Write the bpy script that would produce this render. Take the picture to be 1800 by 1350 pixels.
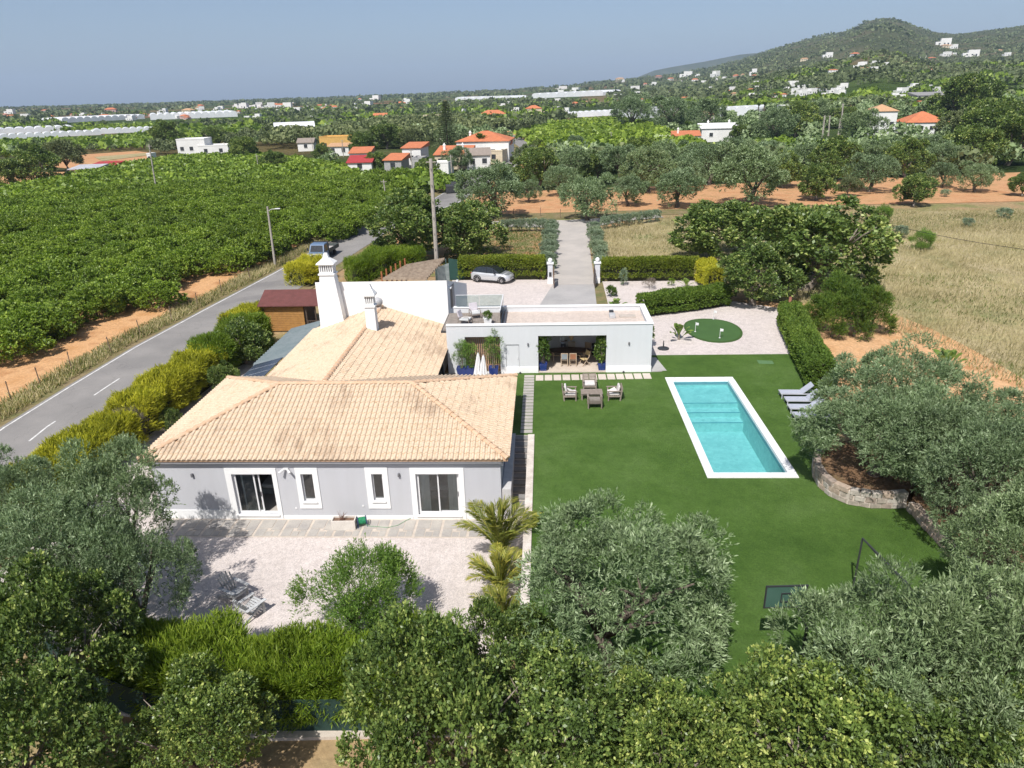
import bpy, bmesh, math, random
import numpy as np
from mathutils import Vector, Matrix
R = math.radians
random.seed(7)
scn = bpy.context.scene
C = scn.collection
for o in list(bpy.data.objects): bpy.data.objects.remove(o)

# ------------------------------------------------------------------ camera
CAM_Z, PITCH, ROLL, YAW, FPX = 19.0, 22.2, 1.55, 3.0, 1248.0
def cam_axes():
    p, r, y = R(PITCH), R(ROLL), R(YAW)
    fw = np.array([0, math.cos(p), -math.sin(p)]); rt = np.array([1., 0, 0]); up = np.cross(rt, fw)
    rt, up = rt*math.cos(r)-up*math.sin(r), rt*math.sin(r)+up*math.cos(r)
    Y = np.array([[math.cos(y), -math.sin(y), 0], [math.sin(y), math.cos(y), 0], [0, 0, 1]])
    return Y@fw, Y@rt, Y@up
FW, RT, UP = cam_axes()
cd = bpy.data.cameras.new('camera'); cam = bpy.data.objects.new('camera', cd); C.objects.link(cam)
cd.sensor_width = 36.0; cd.lens = 36.0*FPX/1800.0; cd.clip_start = 0.1; cd.clip_end = 60000
m3 = Matrix(((RT[0], UP[0], -FW[0]), (RT[1], UP[1], -FW[1]), (RT[2], UP[2], -FW[2])))
cam.matrix_world = Matrix.Translation((0, 0, CAM_Z)) @ m3.to_4x4()
scn.camera = cam
def G(px, py, z=0.0):            # a point of the photograph on the level z
    d = FW+RT*(px-900)/FPX+UP*(675-py)/FPX
    t = (z-CAM_Z)/d[2]
    return float(d[0]*t), float(d[1]*t)
def AT(px, py, Y):               # a point of the photograph at the distance Y
    d = FW+RT*(px-900)/FPX+UP*(675-py)/FPX
    t = Y/d[1]
    return float(d[0]*t), float(Y), float(CAM_Z+d[2]*t)

# ------------------------------------------------------------------ sky, sun, exposure
SUN_A, SUN_B = 0.24, 0.68          # shadow shift in x and y for each metre of height
SUN_EL = math.atan2(1.0, math.hypot(SUN_A, SUN_B))
w = bpy.data.worlds.new('World'); scn.world = w; w.use_nodes = True
nt = w.node_tree; bg = nt.nodes['Background']
sky = nt.nodes.new('ShaderNodeTexSky'); sky.sky_type = 'NISHITA'; sky.sun_disc = False
sky.sun_elevation = SUN_EL; sky.sun_rotation = math.atan2(-SUN_A, -SUN_B)
sky.altitude = 0; sky.air_density = 0.75; sky.dust_density = 1.6; sky.ozone_density = 1.4
nt.links.new(sky.outputs[0], bg.inputs[0]); bg.inputs[1].default_value = 0.10
sl = bpy.data.lights.new('sun', 'SUN'); sl.energy = 4.5; sl.angle = R(0.53); sl.color = (1.0, 0.965, 0.92)
so = bpy.data.objects.new('sun', sl); C.objects.link(so)
so.rotation_euler = Vector((SUN_A, SUN_B, -1)).to_track_quat('-Z', 'Y').to_euler()
so.location = (-20, -30, 60)
vs = scn.view_settings
scn.display_settings.display_device = 'sRGB'
vs.view_transform = 'Standard'; vs.look = 'None'; vs.exposure = 0.3; vs.gamma = 1.0; vs.use_curve_mapping = False
scn.cycles.max_bounces = 7; scn.cycles.transparent_max_bounces = 12; scn.cycles.diffuse_bounces = 3
scn.cycles.glossy_bounces = 3; scn.cycles.volume_bounces = 0
scn.cycles.use_denoising = True
try: scn.cycles.use_adaptive_sampling = True; scn.cycles.adaptive_threshold = 0.02
except Exception: pass

# ------------------------------------------------------------------ materials
MATS = {}
def _mat(name):
    m = bpy.data.materials.new(name); m.use_nodes = True
    n = m.node_tree.nodes; return m, n, m.node_tree.links, n['Principled BSDF']
def noise(n, l, vec, scale, detail=4, rough=.55, dist=0):
    t = n.new('ShaderNodeTexNoise'); t.inputs['Scale'].default_value = scale; t.inputs['Detail'].default_value = detail
    t.inputs['Roughness'].default_value = rough; t.inputs['Distortion'].default_value = dist
    l.new(vec, t.inputs['Vector']); return t.outputs['Fac']
def ramp(n, l, fac, stops):
    r = n.new('ShaderNodeValToRGB'); e = r.color_ramp.elements
    while len(e) < len(stops): e.new(0.5)
    for el, (p, c) in zip(e, stops):
        el.position = p; el.color = tuple(c)+(1,) if len(c) == 3 else c
    l.new(fac, r.inputs[0]); return r.outputs[0]
def mixc(n, l, fac, a, b, mode='MIX'):
    m = n.new('ShaderNodeMix'); m.data_type = 'RGBA'; m.blend_type = mode
    for sock, v in ((m.inputs[0], fac), (m.inputs[6], a), (m.inputs[7], b)):
        if isinstance(v, (int, float)): sock.default_value = v
        elif isinstance(v, tuple): sock.default_value = v+(1,) if len(v) == 3 else v
        else: l.new(v, sock)
    return m.outputs[2]
def wpos(n):
    return n.new('ShaderNodeNewGeometry').outputs['Position']
def bump(n, l, b, fac, strength, dist=0.02):
    k = n.new('ShaderNodeBump'); k.inputs['Strength'].default_value = strength; k.inputs['Distance'].default_value = dist
    l.new(fac, k.inputs['Height']); l.new(k.outputs[0], b.inputs['Normal'])
def M(name, col, rough=.75, col2=None, scale=2.0, bmp=0.0, bscale=40., spec=.35, metal=0.0, lo=.35, hi=.65, detail=5, bdist=.02, fine=0.12):
    if name in MATS: return MATS[name]
    m, n, l, b = _mat(name); MATS[name] = m
    b.inputs['Roughness'].default_value = rough; b.inputs['Metallic'].default_value = metal
    b.inputs['Specular IOR Level'].default_value = spec
    P = wpos(n)
    c2 = col2 or tuple(c*.82 for c in col)
    c = ramp(n, l, noise(n, l, P, scale, detail), [(lo, col), (hi, c2)])
    if fine:
        f = noise(n, l, P, bscale, 3)
        g = ramp(n, l, f, [(.3, (1-fine,)*3), (.7, (1+fine,)*3)])
        c = mixc(n, l, 1.0, c, g, 'MULTIPLY')
    l.new(c, b.inputs['Base Color'])
    if bmp: bump(n, l, b, noise(n, l, P, bscale, 4), bmp, bdist)
    return m
def leafmat(name, stops, rough=.5, trans=.35, spec=.4, big=.5, tint=(.85, 1.15)):
    m, n, l, b = _mat(name); MATS[name] = m
    a = n.new('ShaderNodeAttribute'); a.attribute_name = 'v'
    c = ramp(n, l, a.outputs['Fac'], stops)
    f = noise(n, l, wpos(n), big, 3)
    c = mixc(n, l, 1.0, c, ramp(n, l, f, [(.32, (tint[0],)*3), (.68, (tint[1],)*3)]), 'MULTIPLY')
    oi = n.new('ShaderNodeObjectInfo')
    c = mixc(n, l, 1.0, c, ramp(n, l, oi.outputs['Random'], [(0, (.84, .86, .84)), (.5, (1, 1, 1)), (1, (1.14, 1.1, 1.02))]), 'MULTIPLY')
    l.new(c, b.inputs['Base Color']); b.inputs['Roughness'].default_value = rough
    b.inputs['Specular IOR Level'].default_value = spec
    tr = n.new('ShaderNodeBsdfTranslucent'); l.new(mixc(n, l, 1.0, c, (1.1, 1.25, .6), 'MULTIPLY'), tr.inputs[0])
    mx = n.new('ShaderNodeMixShader'); mx.inputs[0].default_value = trans
    l.new(b.outputs[0], mx.inputs[1]); l.new(tr.outputs[0], mx.inputs[2])
    l.new(mx.outputs[0], n['Material Output'].inputs[0]); return m
def glassmat(name, tint=(.9, .95, .95), gl=.06, rough=.02):
    m, n, l, b = _mat(name); MATS[name] = m
    t = n.new('ShaderNodeBsdfTransparent'); t.inputs[0].default_value = tint+(1,)
    g = n.new('ShaderNodeBsdfGlossy'); g.inputs['Roughness'].default_value = rough
    fr = n.new('ShaderNodeFresnel'); fr.inputs[0].default_value = 1.45
    ad = n.new('ShaderNodeMath'); ad.operation = 'ADD'; ad.inputs[1].default_value = gl; ad.use_clamp = True
    l.new(fr.outputs[0], ad.inputs[0])
    mx = n.new('ShaderNodeMixShader'); l.new(ad.outputs[0], mx.inputs[0])
    l.new(t.outputs[0], mx.inputs[1]); l.new(g.outputs[0], mx.inputs[2])
    l.new(mx.outputs[0], n['Material Output'].inputs[0]); n.remove(b); return m

# ------------------------------------------------------------------ mesh building
class MB:
    def __init__(s): s.v = []; s.f = []
    def add(s, vs, fs):
        k = len(s.v); s.v += [tuple(map(float, p)) for p in vs]; s.f += [tuple(i+k for i in f) for f in fs]; return s
    def box(s, x0, x1, y0, y1, z0, z1):
        return s.add([(x0,y0,z0),(x1,y0,z0),(x1,y1,z0),(x0,y1,z0),(x0,y0,z1),(x1,y0,z1),(x1,y1,z1),(x0,y1,z1)],
                     [(0,3,2,1),(4,5,6,7),(0,1,5,4),(1,2,6,5),(2,3,7,6),(3,0,4,7)])
    def bar(s, a, b, w, h=None, up=(0,0,1)):          # a squared bar from a to b
        h = h or w; a = Vector(a); b = Vector(b); d = (b-a).normalized(); u = Vector(up)
        if abs(d.dot(u)) > .98: u = Vector((0,1,0))
        x = d.cross(u).normalized()*w/2; y = x.cross(d).normalized()*h/2
        return s.add([a-x-y,a+x-y,a+x+y,a-x+y,b-x-y,b+x-y,b+x+y,b-x+y],
                     [(0,1,2,3),(7,6,5,4),(0,4,5,1),(1,5,6,2),(2,6,7,3),(3,7,4,0)])
    def tube(s, pts, rad, n=6, cap=True):
        pts = [Vector(p) for p in pts]
        if not hasattr(rad, '__len__'): rad = [rad]*len(pts)
        rings = []
        for i, p in enumerate(pts):
            d = (pts[min(i+1,len(pts)-1)]-pts[max(i-1,0)]).normalized()
            u = Vector((0,0,1)) if abs(d.z) < .9 else Vector((1,0,0))
            x = d.cross(u).normalized(); y = x.cross(d)
            rings.append([p+(x*math.cos(t)+y*math.sin(t))*rad[i] for t in (2*math.pi*k/n for k in range(n))])
        fs = []
        for i in range(len(pts)-1):
            for k in range(n):
                a, b = i*n+k, i*n+(k+1)%n; fs.append((a, a+n, b+n, b))
        if cap: fs += [tuple(range(n)), tuple(range((len(pts)-1)*n+n-1, (len(pts)-1)*n-1, -1))]
        return s.add([v for r in rings for v in r], fs)
    def lathe(s, prof, n=16, c=(0,0,0)):
        vs = [(c[0]+r*math.cos(2*math.pi*k/n), c[1]+r*math.sin(2*math.pi*k/n), c[2]+z) for r, z in prof for k in range(n)]
        fs = [(i*n+k, i*n+(k+1)%n, (i+1)*n+(k+1)%n, (i+1)*n+k) for i in range(len(prof)-1) for k in range(n)]
        fs += [tuple(range(n-1,-1,-1)), tuple(range((len(prof)-1)*n, len(prof)*n))]
        return s.add(vs, fs)
    def prism(s, poly, z0, z1):
        n = len(poly)
        a = sum(poly[i][0]*poly[(i+1)%n][1]-poly[(i+1)%n][0]*poly[i][1] for i in range(n))
        if a < 0: poly = poly[::-1]
        z0f = z0 if callable(z0) else (lambda x, y: z0); z1f = z1 if callable(z1) else (lambda x, y: z1)
        return s.add([(x,y,z0f(x,y)) for x,y in poly]+[(x,y,z1f(x,y)) for x,y in poly],
                     [tuple(range(n-1,-1,-1)), tuple(range(n,2*n))]+[(i,(i+1)%n,(i+1)%n+n,i+n) for i in range(n)])
    def sheet(s, poly, z):
        n = len(poly)
        a = sum(poly[i][0]*poly[(i+1)%n][1]-poly[(i+1)%n][0]*poly[i][1] for i in range(n))
        if a < 0: poly = poly[::-1]
        zf = z if callable(z) else (lambda x, y: z)
        return s.add([(x,y,zf(x,y)) for x,y in poly], [tuple(range(n))])
    def loft(s, rings, closed=True, cap=True):
        n = len(rings[0]); fs = []
        for i in range(len(rings)-1):
            for k in range(n if closed else n-1):
                a, b = i*n+k, i*n+(k+1)%n; fs.append((a, b, b+n, a+n))
        if cap and closed: fs += [tuple(range(n-1,-1,-1)), tuple(range((len(rings)-1)*n, len(rings)*n))]
        return s.add([p for r in rings for p in r], fs)
    def xf(s, mat, start=0):
        s.v[start:] = [tuple(mat @ Vector(p)) for p in s.v[start:]]; return s
    def mesh(s, name, mat=None, smooth=False):
        me = bpy.data.meshes.new(name); me.from_pydata(s.v, [], s.f)
        if mat: me.materials.append(mat)
        if smooth: me.polygons.foreach_set('use_smooth', [True]*len(me.polygons))
        me.update(); return me
    def build(s, name, mat, parent=None, smooth=False, bevel=0, loc=None):
        o = bpy.data.objects.new(name, s.mesh(name, mat, smooth)); C.objects.link(o)
        if parent: o.parent = parent
        if loc: o.location = loc
        if bevel:
            b = o.modifiers.new('bevel', 'BEVEL'); b.width = bevel; b.segments = 2; b.limit_method = 'ANGLE'
        return o
def tag(o, label=None, cat=None, group=None, kind=None):
    if label: o['label'] = label
    if cat: o['category'] = cat
    if group: o['group'] = group
    if kind: o['kind'] = kind
    return o
def thing(name, label, cat, loc=(0,0,0), rz=0.0, group=None):
    o = bpy.data.objects.new(name, None); C.objects.link(o); o.empty_display_size = .2
    o.location = loc; o.rotation_euler = (0,0,rz); return tag(o, label, cat, group)
def put(name, me, parent=None, loc=(0,0,0), rz=0.0, sc=1.0):
    o = bpy.data.objects.new(name, me); C.objects.link(o); o.parent = parent
    o.location = loc; o.rotation_euler = (0,0,rz); o.scale = (sc,)*3 if not hasattr(sc,'__len__') else sc; return o
KIDS = {}
def dup(root, loc, rz=0.0, label=None, group=None, sc=None):
    r = root.copy(); C.objects.link(r); r.location = loc; r.rotation_euler = (0,0,rz)
    if sc is not None: r.scale = (sc,)*3 if not hasattr(sc,'__len__') else sc
    if label: r['label'] = label
    if group: r['group'] = group
    for ch in list(root.children):
        c = ch.copy(); C.objects.link(c); c.parent = r
        for g in list(ch.children):
            d = g.copy(); C.objects.link(d); d.parent = c
    return r
def struct(o): o['kind'] = 'structure'; return o
def sstep(a, b, x):
    t = np.clip((x-a)/(b-a), 0, 1); return t*t*(3-2*t)
# ================================================================== terrain
LV = 1.6
SKY_PX = [(-400,205),(0,191.5),(300,182.5),(600,171),(750,165),(900,158),(1000,150),(1100,139),(1180,131),(1240,121),(1300,106),(1335,93),(1400,74),(1440,63),(1480,57),(1500,49),(1520,39),(1545,32),(1560,31),(1580,34),(1600,41),(1625,52),(1650,57),(1680,60),(1720,55),(1760,50),(1800,45),(2100,20),(2500,60)]
_phi, _tan = [], []
for px, py in SKY_PX:
    d = FW+RT*(px-900)/FPX+UP*(675-py)/FPX
    _phi.append(math.atan2(d[0], d[1])); _tan.append(d[2]/math.hypot(d[0], d[1]))
_phi = np.array(_phi); _tan = np.array(_tan)
RH = 2600.0
def vnoise(x, y, s, seed=0):
    x = np.asarray(x, float)/s+seed*17.3; y = np.asarray(y, float)/s+seed*9.1
    xi = np.floor(x); yi = np.floor(y); fx = x-xi; fy = y-yi
    fx = fx*fx*(3-2*fx); fy = fy*fy*(3-2*fy)
    h = lambda a, b: np.modf(np.abs(np.sin(a*127.1+b*311.7)*43758.5453))[0]
    return (h(xi,yi)*(1-fx)+h(xi+1,yi)*fx)*(1-fy)+(h(xi,yi+1)*(1-fx)+h(xi+1,yi+1)*fx)*fy
def T(x, y):
    x = np.asarray(x, float); y = np.asarray(y, float)
    zl = np.clip((y-32)*.022, 0, LV-.05)
    tr = np.where(y < 35.15, np.clip((x+1.0)/.1, 0, 1), np.where(y < 39, np.clip((x+2.4)/.2, 0, 1), sstep(-19.5, -17.5, x)))
    z = zl+(LV-.05-zl)*tr
    r = np.hypot(x, y); phi = np.arctan2(x, y)
    top = CAM_Z+RH*np.interp(phi, _phi, _tan)
    g = np.clip((r-160)/(RH-160), 0, 1)**1.55
    far = np.clip((r-RH)/3000, 0, 1)
    hill = np.maximum(top-LV, -8)*g*np.where(top > 40, 1-.5*far, 1)
    amp = np.clip((top-60)/180, 0, 1)*g*(1-g)*4
    hill = hill+amp*(vnoise(x,y,420,1)-.5)*70+amp*(vnoise(x,y,150,2)-.5)*22
    return z+np.where(y > 0, hill, 0)
def Tz(x, y): return float(T(x, y))
_RR = np.concatenate([np.arange(8, 400, .5), np.geomspace(400, 14000, 1500)])
def GT(px, py, off=0.0):           # where a line of sight of the photograph meets the terrain
    d = FW+RT*(px-900)/FPX+UP*(675-py)/FPX; h = math.hypot(d[0], d[1]); ux, uy, uz = d[0]/h, d[1]/h, d[2]/h
    dz = CAM_Z+_RR*uz-T(_RR*ux, _RR*uy)
    i = int(np.argmax(dz <= 0)) if (dz <= 0).any() else len(_RR)-1
    if i == 0: r = _RR[0]
    elif i == len(_RR)-1: r = 12000.
    else: r = _RR[i-1]+(_RR[i]-_RR[i-1])*dz[i-1]/(dz[i-1]-dz[i]+1e-12)
    x, y = float(r*ux), float(r*uy); return x, y, Tz(x, y)

def fielddome(name, xs, ys, off, mat):
    X, Y = np.meshgrid(xs, ys); Z = T(X, Y)+off(X, Y)
    v = np.stack([X, Y, Z], -1).reshape(-1, 3); nx, ny = len(xs), len(ys)
    i = np.arange((ny-1)*(nx-1)); a = (i//(nx-1))*nx+i % (nx-1)
    f = np.stack([a, a+1, a+nx+1, a+nx], -1)
    me = bpy.data.meshes.new(name); me.from_pydata(v.tolist(), [], f.tolist()); me.materials.append(mat)
    me.polygons.foreach_set('use_smooth', [True]*len(f)); me.update()
    o = bpy.data.objects.new(name, me); C.objects.link(o); return struct(o)

# materials of the land
def m_ground():
    m, n, l, b = _mat('soil_ground'); P = wpos(n)
    a = ramp(n, l, noise(n, l, P, .12, 6), [(.3, (.36,.20,.10)), (.5, (.33,.24,.13)), (.62, (.20,.20,.08)), (.75, (.13,.16,.05))])
    c = mixc(n, l, 1.0, a, ramp(n, l, noise(n, l, P, 3.0, 5), [(.3, (.75,.75,.75)), (.7, (1.2,1.2,1.2))]), 'MULTIPLY')
    l.new(c, b.inputs['Base Color']); b.inputs['Roughness'].default_value = .95; b.inputs['Specular IOR Level'].default_value = .1
    bump(n, l, b, noise(n, l, P, 5, 6), .6, .08); return m
def m_soil(name, c1, c2, c3=None, s=.5, bs=6.):
    m, n, l, b = _mat(name); P = wpos(n)
    a = ramp(n, l, noise(n, l, P, s, 6, .6), [(.34, c1), (.52, c2), (.68, c3 or c2)])
    c = mixc(n, l, 1.0, a, ramp(n, l, noise(n, l, P, bs, 6, .65), [(.28, (.72,.72,.72)), (.72, (1.22,1.22,1.22))]), 'MULTIPLY')
    l.new(c, b.inputs['Base Color']); b.inputs['Roughness'].default_value = .95; b.inputs['Specular IOR Level'].default_value = .1
    bump(n, l, b, noise(n, l, P, bs, 7), .7, .06); return m
def m_gravel(name, c1, c2, big=.35):
    m, n, l, b = _mat(name); P = wpos(n)
    v = n.new('ShaderNodeTexVoronoi'); v.inputs['Scale'].default_value = 26; l.new(P, v.inputs['Vector'])
    a = ramp(n, l, noise(n, l, P, big, 6, .6), [(.35, c1), (.65, c2)])
    hs = ramp(n, l, v.outputs['Color'], [(0, (.72,.72,.72)), (1, (1.2,1.18,1.16))])
    c = mixc(n, l, 1.0, a, hs, 'MULTIPLY')
    d = ramp(n, l, noise(n, l, P, 2.6, 6, .7), [(.3, (.86,.85,.84)), (.55, (1.04,1.04,1.04))])
    c = mixc(n, l, 1.0, c, d, 'MULTIPLY')
    spk = ramp(n, l, noise(n, l, P, 9, 4, .6), [(.7, (1,1,1)), (.78, (.62,.55,.48))])
    c = mixc(n, l, 1.0, c, spk, 'MULTIPLY')
    l.new(c, b.inputs['Base Color']); b.inputs['Roughness'].default_value = .9; b.inputs['Specular IOR Level'].default_value = .15
    bump(n, l, b, v.outputs['Distance'], .5, .03); return m
def m_far():
    m, n, l, b = _mat('far_land'); P = wpos(n)
    v = n.new('ShaderNodeTexVoronoi'); v.inputs['Scale'].default_value = .0062; l.new(P, v.inputs['Vector'])
    sep = n.new('ShaderNodeSeparateColor'); l.new(v.outputs['Color'], sep.inputs[0])
    a = ramp(n, l, sep.outputs[0], [(.0, (.06,.10,.025)), (.3, (.075,.115,.03)), (.45, (.055,.08,.03)), (.62, (.10,.10,.045)), (.76, (.20,.15,.075)), (.86, (.075,.10,.035)), (1, (.23,.13,.07))])
    f = ramp(n, l, noise(n, l, P, .022, 8, .65), [(.35, (.55,.6,.55)), (.65, (1.25,1.2,1.2))])
    c = mixc(n, l, 1.0, a, f, 'MULTIPLY')
    # scrub on the high slopes: dark maquis with dry clearings
    sx = n.new('ShaderNodeSeparateXYZ'); l.new(P, sx.inputs[0])
    mr = n.new('ShaderNodeMapRange'); mr.inputs[1].default_value = 18; mr.inputs[2].default_value = 60; l.new(sx.outputs[2], mr.inputs[0])
    sc = ramp(n, l, noise(n, l, P, .012, 9, .68), [(.3, (.045,.06,.025)), (.5, (.075,.085,.04)), (.66, (.13,.115,.065)), (.8, (.24,.17,.11))])
    c = mixc(n, l, mr.outputs[0], c, sc)
    l.new(c, b.inputs['Base Color']); b.inputs['Roughness'].default_value = 1; b.inputs['Specular IOR Level'].default_value = .05
    bump(n, l, b, noise(n, l, P, .05, 8, .7), 1.0, 6.0); return m
MAT_SOIL = m_ground()
xs = sorted(set(list(np.arange(-150, 151, 3.0))+[-2.4,-2.2,-1.0,-.9,-19.5,-18.5,-17.5,7.8,7.9,11.9,12.0]))
ys = sorted(set(list(np.arange(-60, 141, 3.0))+[28,35.1,35.2,38.9,39.1,30.5,30.6,43.2,43.3]))
fielddome('ground', xs, ys, lambda x, y: -.03-3*((x > 7.85)&(x < 11.95)&(y > 30.55)&(y < 43.25)), MAT_SOIL)
def far_terrain():
    ph = np.radians(np.linspace(-52, 56, 300)); rr = np.geomspace(105, 15000, 165)
    PH, RR = np.meshgrid(ph, rr); X = RR*np.sin(PH); Y = RR*np.cos(PH)
    Z = T(X, Y)-.5*(1-sstep(120, 220, RR))
    v = np.stack([X,Y,Z],-1).reshape(-1,3); nx, ny = len(ph), len(rr)
    i = np.arange((ny-1)*(nx-1)); a = (i//(nx-1))*nx+i % (nx-1)
    f = np.stack([a,a+1,a+nx+1,a+nx],-1)
    me = bpy.data.meshes.new('terrain'); me.from_pydata(v.tolist(), [], f.tolist()); me.materials.append(m_far())
    me.polygons.foreach_set('use_smooth', [True]*len(f)); me.update()
    o = bpy.data.objects.new('terrain', me); C.objects.link(o); struct(o)
far_terrain()
def ridge(name, px, dist, mat):     # far blue ridges behind the hill
    vs = []; n = len(px)
    for x, y in px:
        d = FW+RT*(x-900)/FPX+UP*(675-y)/FPX; h = math.hypot(d[0], d[1]); ux, uy = d[0]/h, d[1]/h
        top = CAM_Z+dist*d[2]/h
        vs += [(ux*dist*.86, uy*dist*.86, -10), (ux*dist*.95, uy*dist*.95, top*.62), (ux*dist, uy*dist, top), (ux*dist*1.12, uy*dist*1.12, -10)]
    fs = [(i*4+k, (i+1)*4+k, (i+1)*4+k+1, i*4+k+1) for i in range(n-1) for k in range(3)]
    struct(MB().add(vs, fs).build(name, mat, smooth=True))
MAT_RIDGE = M('ridge_scrub', (.06,.08,.05), .95, (.09,.10,.06), .01, spec=.05, fine=0)
ridge('hills', [(1010,152),(1080,141),(1120,136),(1150,124),(1180,118),(1210,113),(1240,108),(1275,101),(1300,96),(1320,94),(1345,92),(1380,96),(1420,110)], 5200, MAT_RIDGE)
ridge('hills', [(1005,152),(1025,145),(1040,141.5),(1052,141.5),(1068,145),(1085,150)], 9000, MAT_RIDGE)

# ------------------------------------------------------------------ sheets laid on the land
MAT_GRAVEL = m_gravel('pale_gravel', (.62,.56,.53), (.56,.505,.475))
def m_asph():
    m, n, l, b = _mat('asphalt'); P = wpos(n)
    a = ramp(n, l, noise(n, l, P, .3, 5, .6), [(.35, (.215,.205,.195)), (.65, (.27,.255,.24))])
    pa = ramp(n, l, noise(n, l, P, .09, 2, .4, .8), [(.60, (1,1,1)), (.63, (.84,.84,.85))])
    c = mixc(n, l, 1.0, a, pa, 'MULTIPLY')
    v = n.new('ShaderNodeTexVoronoi'); v.feature = 'DISTANCE_TO_EDGE'; v.inputs['Scale'].default_value = .35
    mp = n.new('ShaderNodeVectorMath'); mp.operation = 'ADD'; nz = n.new('ShaderNodeTexNoise'); nz.inputs['Scale'].default_value = 1.1; l.new(P, nz.inputs['Vector']); l.new(P, mp.inputs[0]); l.new(nz.outputs['Color'], mp.inputs[1]); l.new(mp.outputs[0], v.inputs['Vector'])
    ck = ramp(n, l, v.outputs['Distance'], [(.003, (.86,.86,.86)), (.010, (1,1,1))]); c = mixc(n, l, 1.0, c, ck, 'MULTIPLY')
    f = ramp(n, l, noise(n, l, P, 45, 3), [(.3, (.86,)*3), (.7, (1.14,)*3)]); c = mixc(n, l, 1.0, c, f, 'MULTIPLY')
    l.new(c, b.inputs['Base Color']); b.inputs['Roughness'].default_value = .9; b.inputs['Specular IOR Level'].default_value = .15
    bump(n, l, b, noise(n, l, P, 60, 4), .25, .01); return m
MAT_ASPH = m_asph()
MAT_DRIVE = M('concrete_drive', (.40,.37,.34), .92, (.47,.43,.39), .4, .2, 60, spec=.1)
MAT_DRIVE2 = M('grey_drive', (.34,.33,.32), .92, (.42,.40,.385), .35, .3, 60, spec=.1)
MAT_ORANGE = m_soil('orange_soil', (.50,.27,.12), (.58,.34,.17), (.40,.20,.09), .4)
MAT_RED = m_soil('red_soil', (.46,.23,.11), (.53,.30,.155), (.36,.22,.10), .3)
MAT_TRACK = m_soil('dirt_track', (.54,.31,.15), (.60,.37,.20), (.45,.24,.11), .5)
MAT_VERGE = m_soil('verge', (.25,.19,.11), (.20,.17,.08), (.14,.15,.06), .7)
MAT_DRY = m_soil('dry_grass_soil', (.42,.35,.21), (.36,.30,.16), (.24,.24,.11), .22)
MAT_WEED = m_soil('weedy_soil', (.40,.21,.10), (.28,.22,.11), (.15,.17,.06), .5)
def gsheet(name, poly, mat, off=.02, sub=2.5):     # a sheet that follows the ground
    bm = bmesh.new(); f = bm.faces.new([bm.verts.new((x, y, 0)) for x, y in poly]); f.normal_update()
    if f.normal.z < 0: f.normal_flip()
    x0 = min(p[0] for p in poly); x1 = max(p[0] for p in poly); y0 = min(p[1] for p in poly); y1 = max(p[1] for p in poly)
    for ax, a, b in ((0, x0, x1), (1, y0, y1)):
        k = int((b-a)/sub)
        for i in range(1, k+1):
            co = [0,0,0]; no = [0,0,0]; co[ax] = a+(b-a)*i/(k+1); no[ax] = 1
            bmesh.ops.bisect_plane(bm, geom=bm.verts[:]+bm.edges[:]+bm.faces[:], plane_co=co, plane_no=no)
    for v in bm.verts: v.co.z = Tz(v.co.x, v.co.y)+off
    me = bpy.data.meshes.new(name); bm.to_mesh(me); bm.free(); me.materials.append(mat)
    o = bpy.data.objects.new(name, me); C.objects.link(o); return struct(o)
def gp(*px): return [GT(*p)[:2] for p in px]
# the road: left edge from the photograph, six metres wide
REDGE = [(-34.6,10),(-34.0,30)]+gp((0,753),(118,680),(235,610),(360,543),(480,480),(560,435),(650,388))
REDGE += [(-21.0,128),(-19.0,150),(-14.0,190),(-8.0,225),(-9.0,262),(-15.5,310),(-26,370)]
def offset_line(pts, d):
    out = []
    for i, p in enumerate(pts):
        a = pts[max(i-1,0)]; b = pts[min(i+1,len(pts)-1)]; dx, dy = b[0]-a[0], b[1]-a[1]; h = math.hypot(dx, dy)
        out.append((p[0]+dy/h*d, p[1]-dx/h*d))
    return out
def dense(pts, step=3.0):
    out = [pts[0]]
    for a, b in zip(pts, pts[1:]):
        k = max(1, int(math.hypot(b[0]-a[0], b[1]-a[1])/step)); out += [(a[0]+(b[0]-a[0])*i/k, a[1]+(b[1]-a[1])*i/k) for i in range(1, k+1)]
    return out
def ribbon(name, line, d0, d1, off, mat):
    line = dense(line); A = offset_line(line, d0); B = offset_line(line, d1); vs = []
    for a, b in zip(A, B):
        z = max(Tz(*a), Tz(*b))+off; vs += [(a[0],a[1],z), (b[0],b[1],z)]
    return MB().add(vs, [(2*i, 2*i+1, 2*i+3, 2*i+2) for i in range(len(line)-1)]).build(name, mat)
struct(ribbon('verge', REDGE, -2.6, 0.1, .03, MAT_VERGE))
road = struct(ribbon('road', REDGE, 0.0, 6.1, .05, MAT_ASPH))
MAT_LINE = M('road_paint', (.72,.71,.68), .8, (.5,.49,.47), 3.0, 0, 30, fine=.2)
ribbon('edge_line', REDGE, .22, .34, .055, MAT_LINE).parent = road
ribbon('edge_line', REDGE, 5.7, 5.82, .055, MAT_LINE).parent = road
dl = dense(REDGE[1:8], .5)
for k in range(0, len(dl)-8, 14):
    seg = dl[k:k+7]; ribbon('centre_dash', seg, 2.98, 3.1, .055, MAT_LINE).parent = road
struct(ribbon('verge', REDGE, 6.0, 7.4, .035, MAT_VERGE))
# bare orange soil in front of and below the orchard
left = offset_line(REDGE[1:9], -2.5)
gsheet('orchard_soil', left+[(-34,150),(-60,205),(-150,205),(-150,20),(-60,12)], MAT_ORANGE, .015, 8)
# the house terrace and the strip beside the house
gsheet('terrace_gravel', [(-24.2,20.2),(-1.0,20.2),(-1.0,29.5),(-2.0,29.5),(-2.0,35),(-19.4,35),(-19.4,44),(-22.6,52),(-24.6,44)], MAT_GRAVEL, .02, 3)
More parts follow.
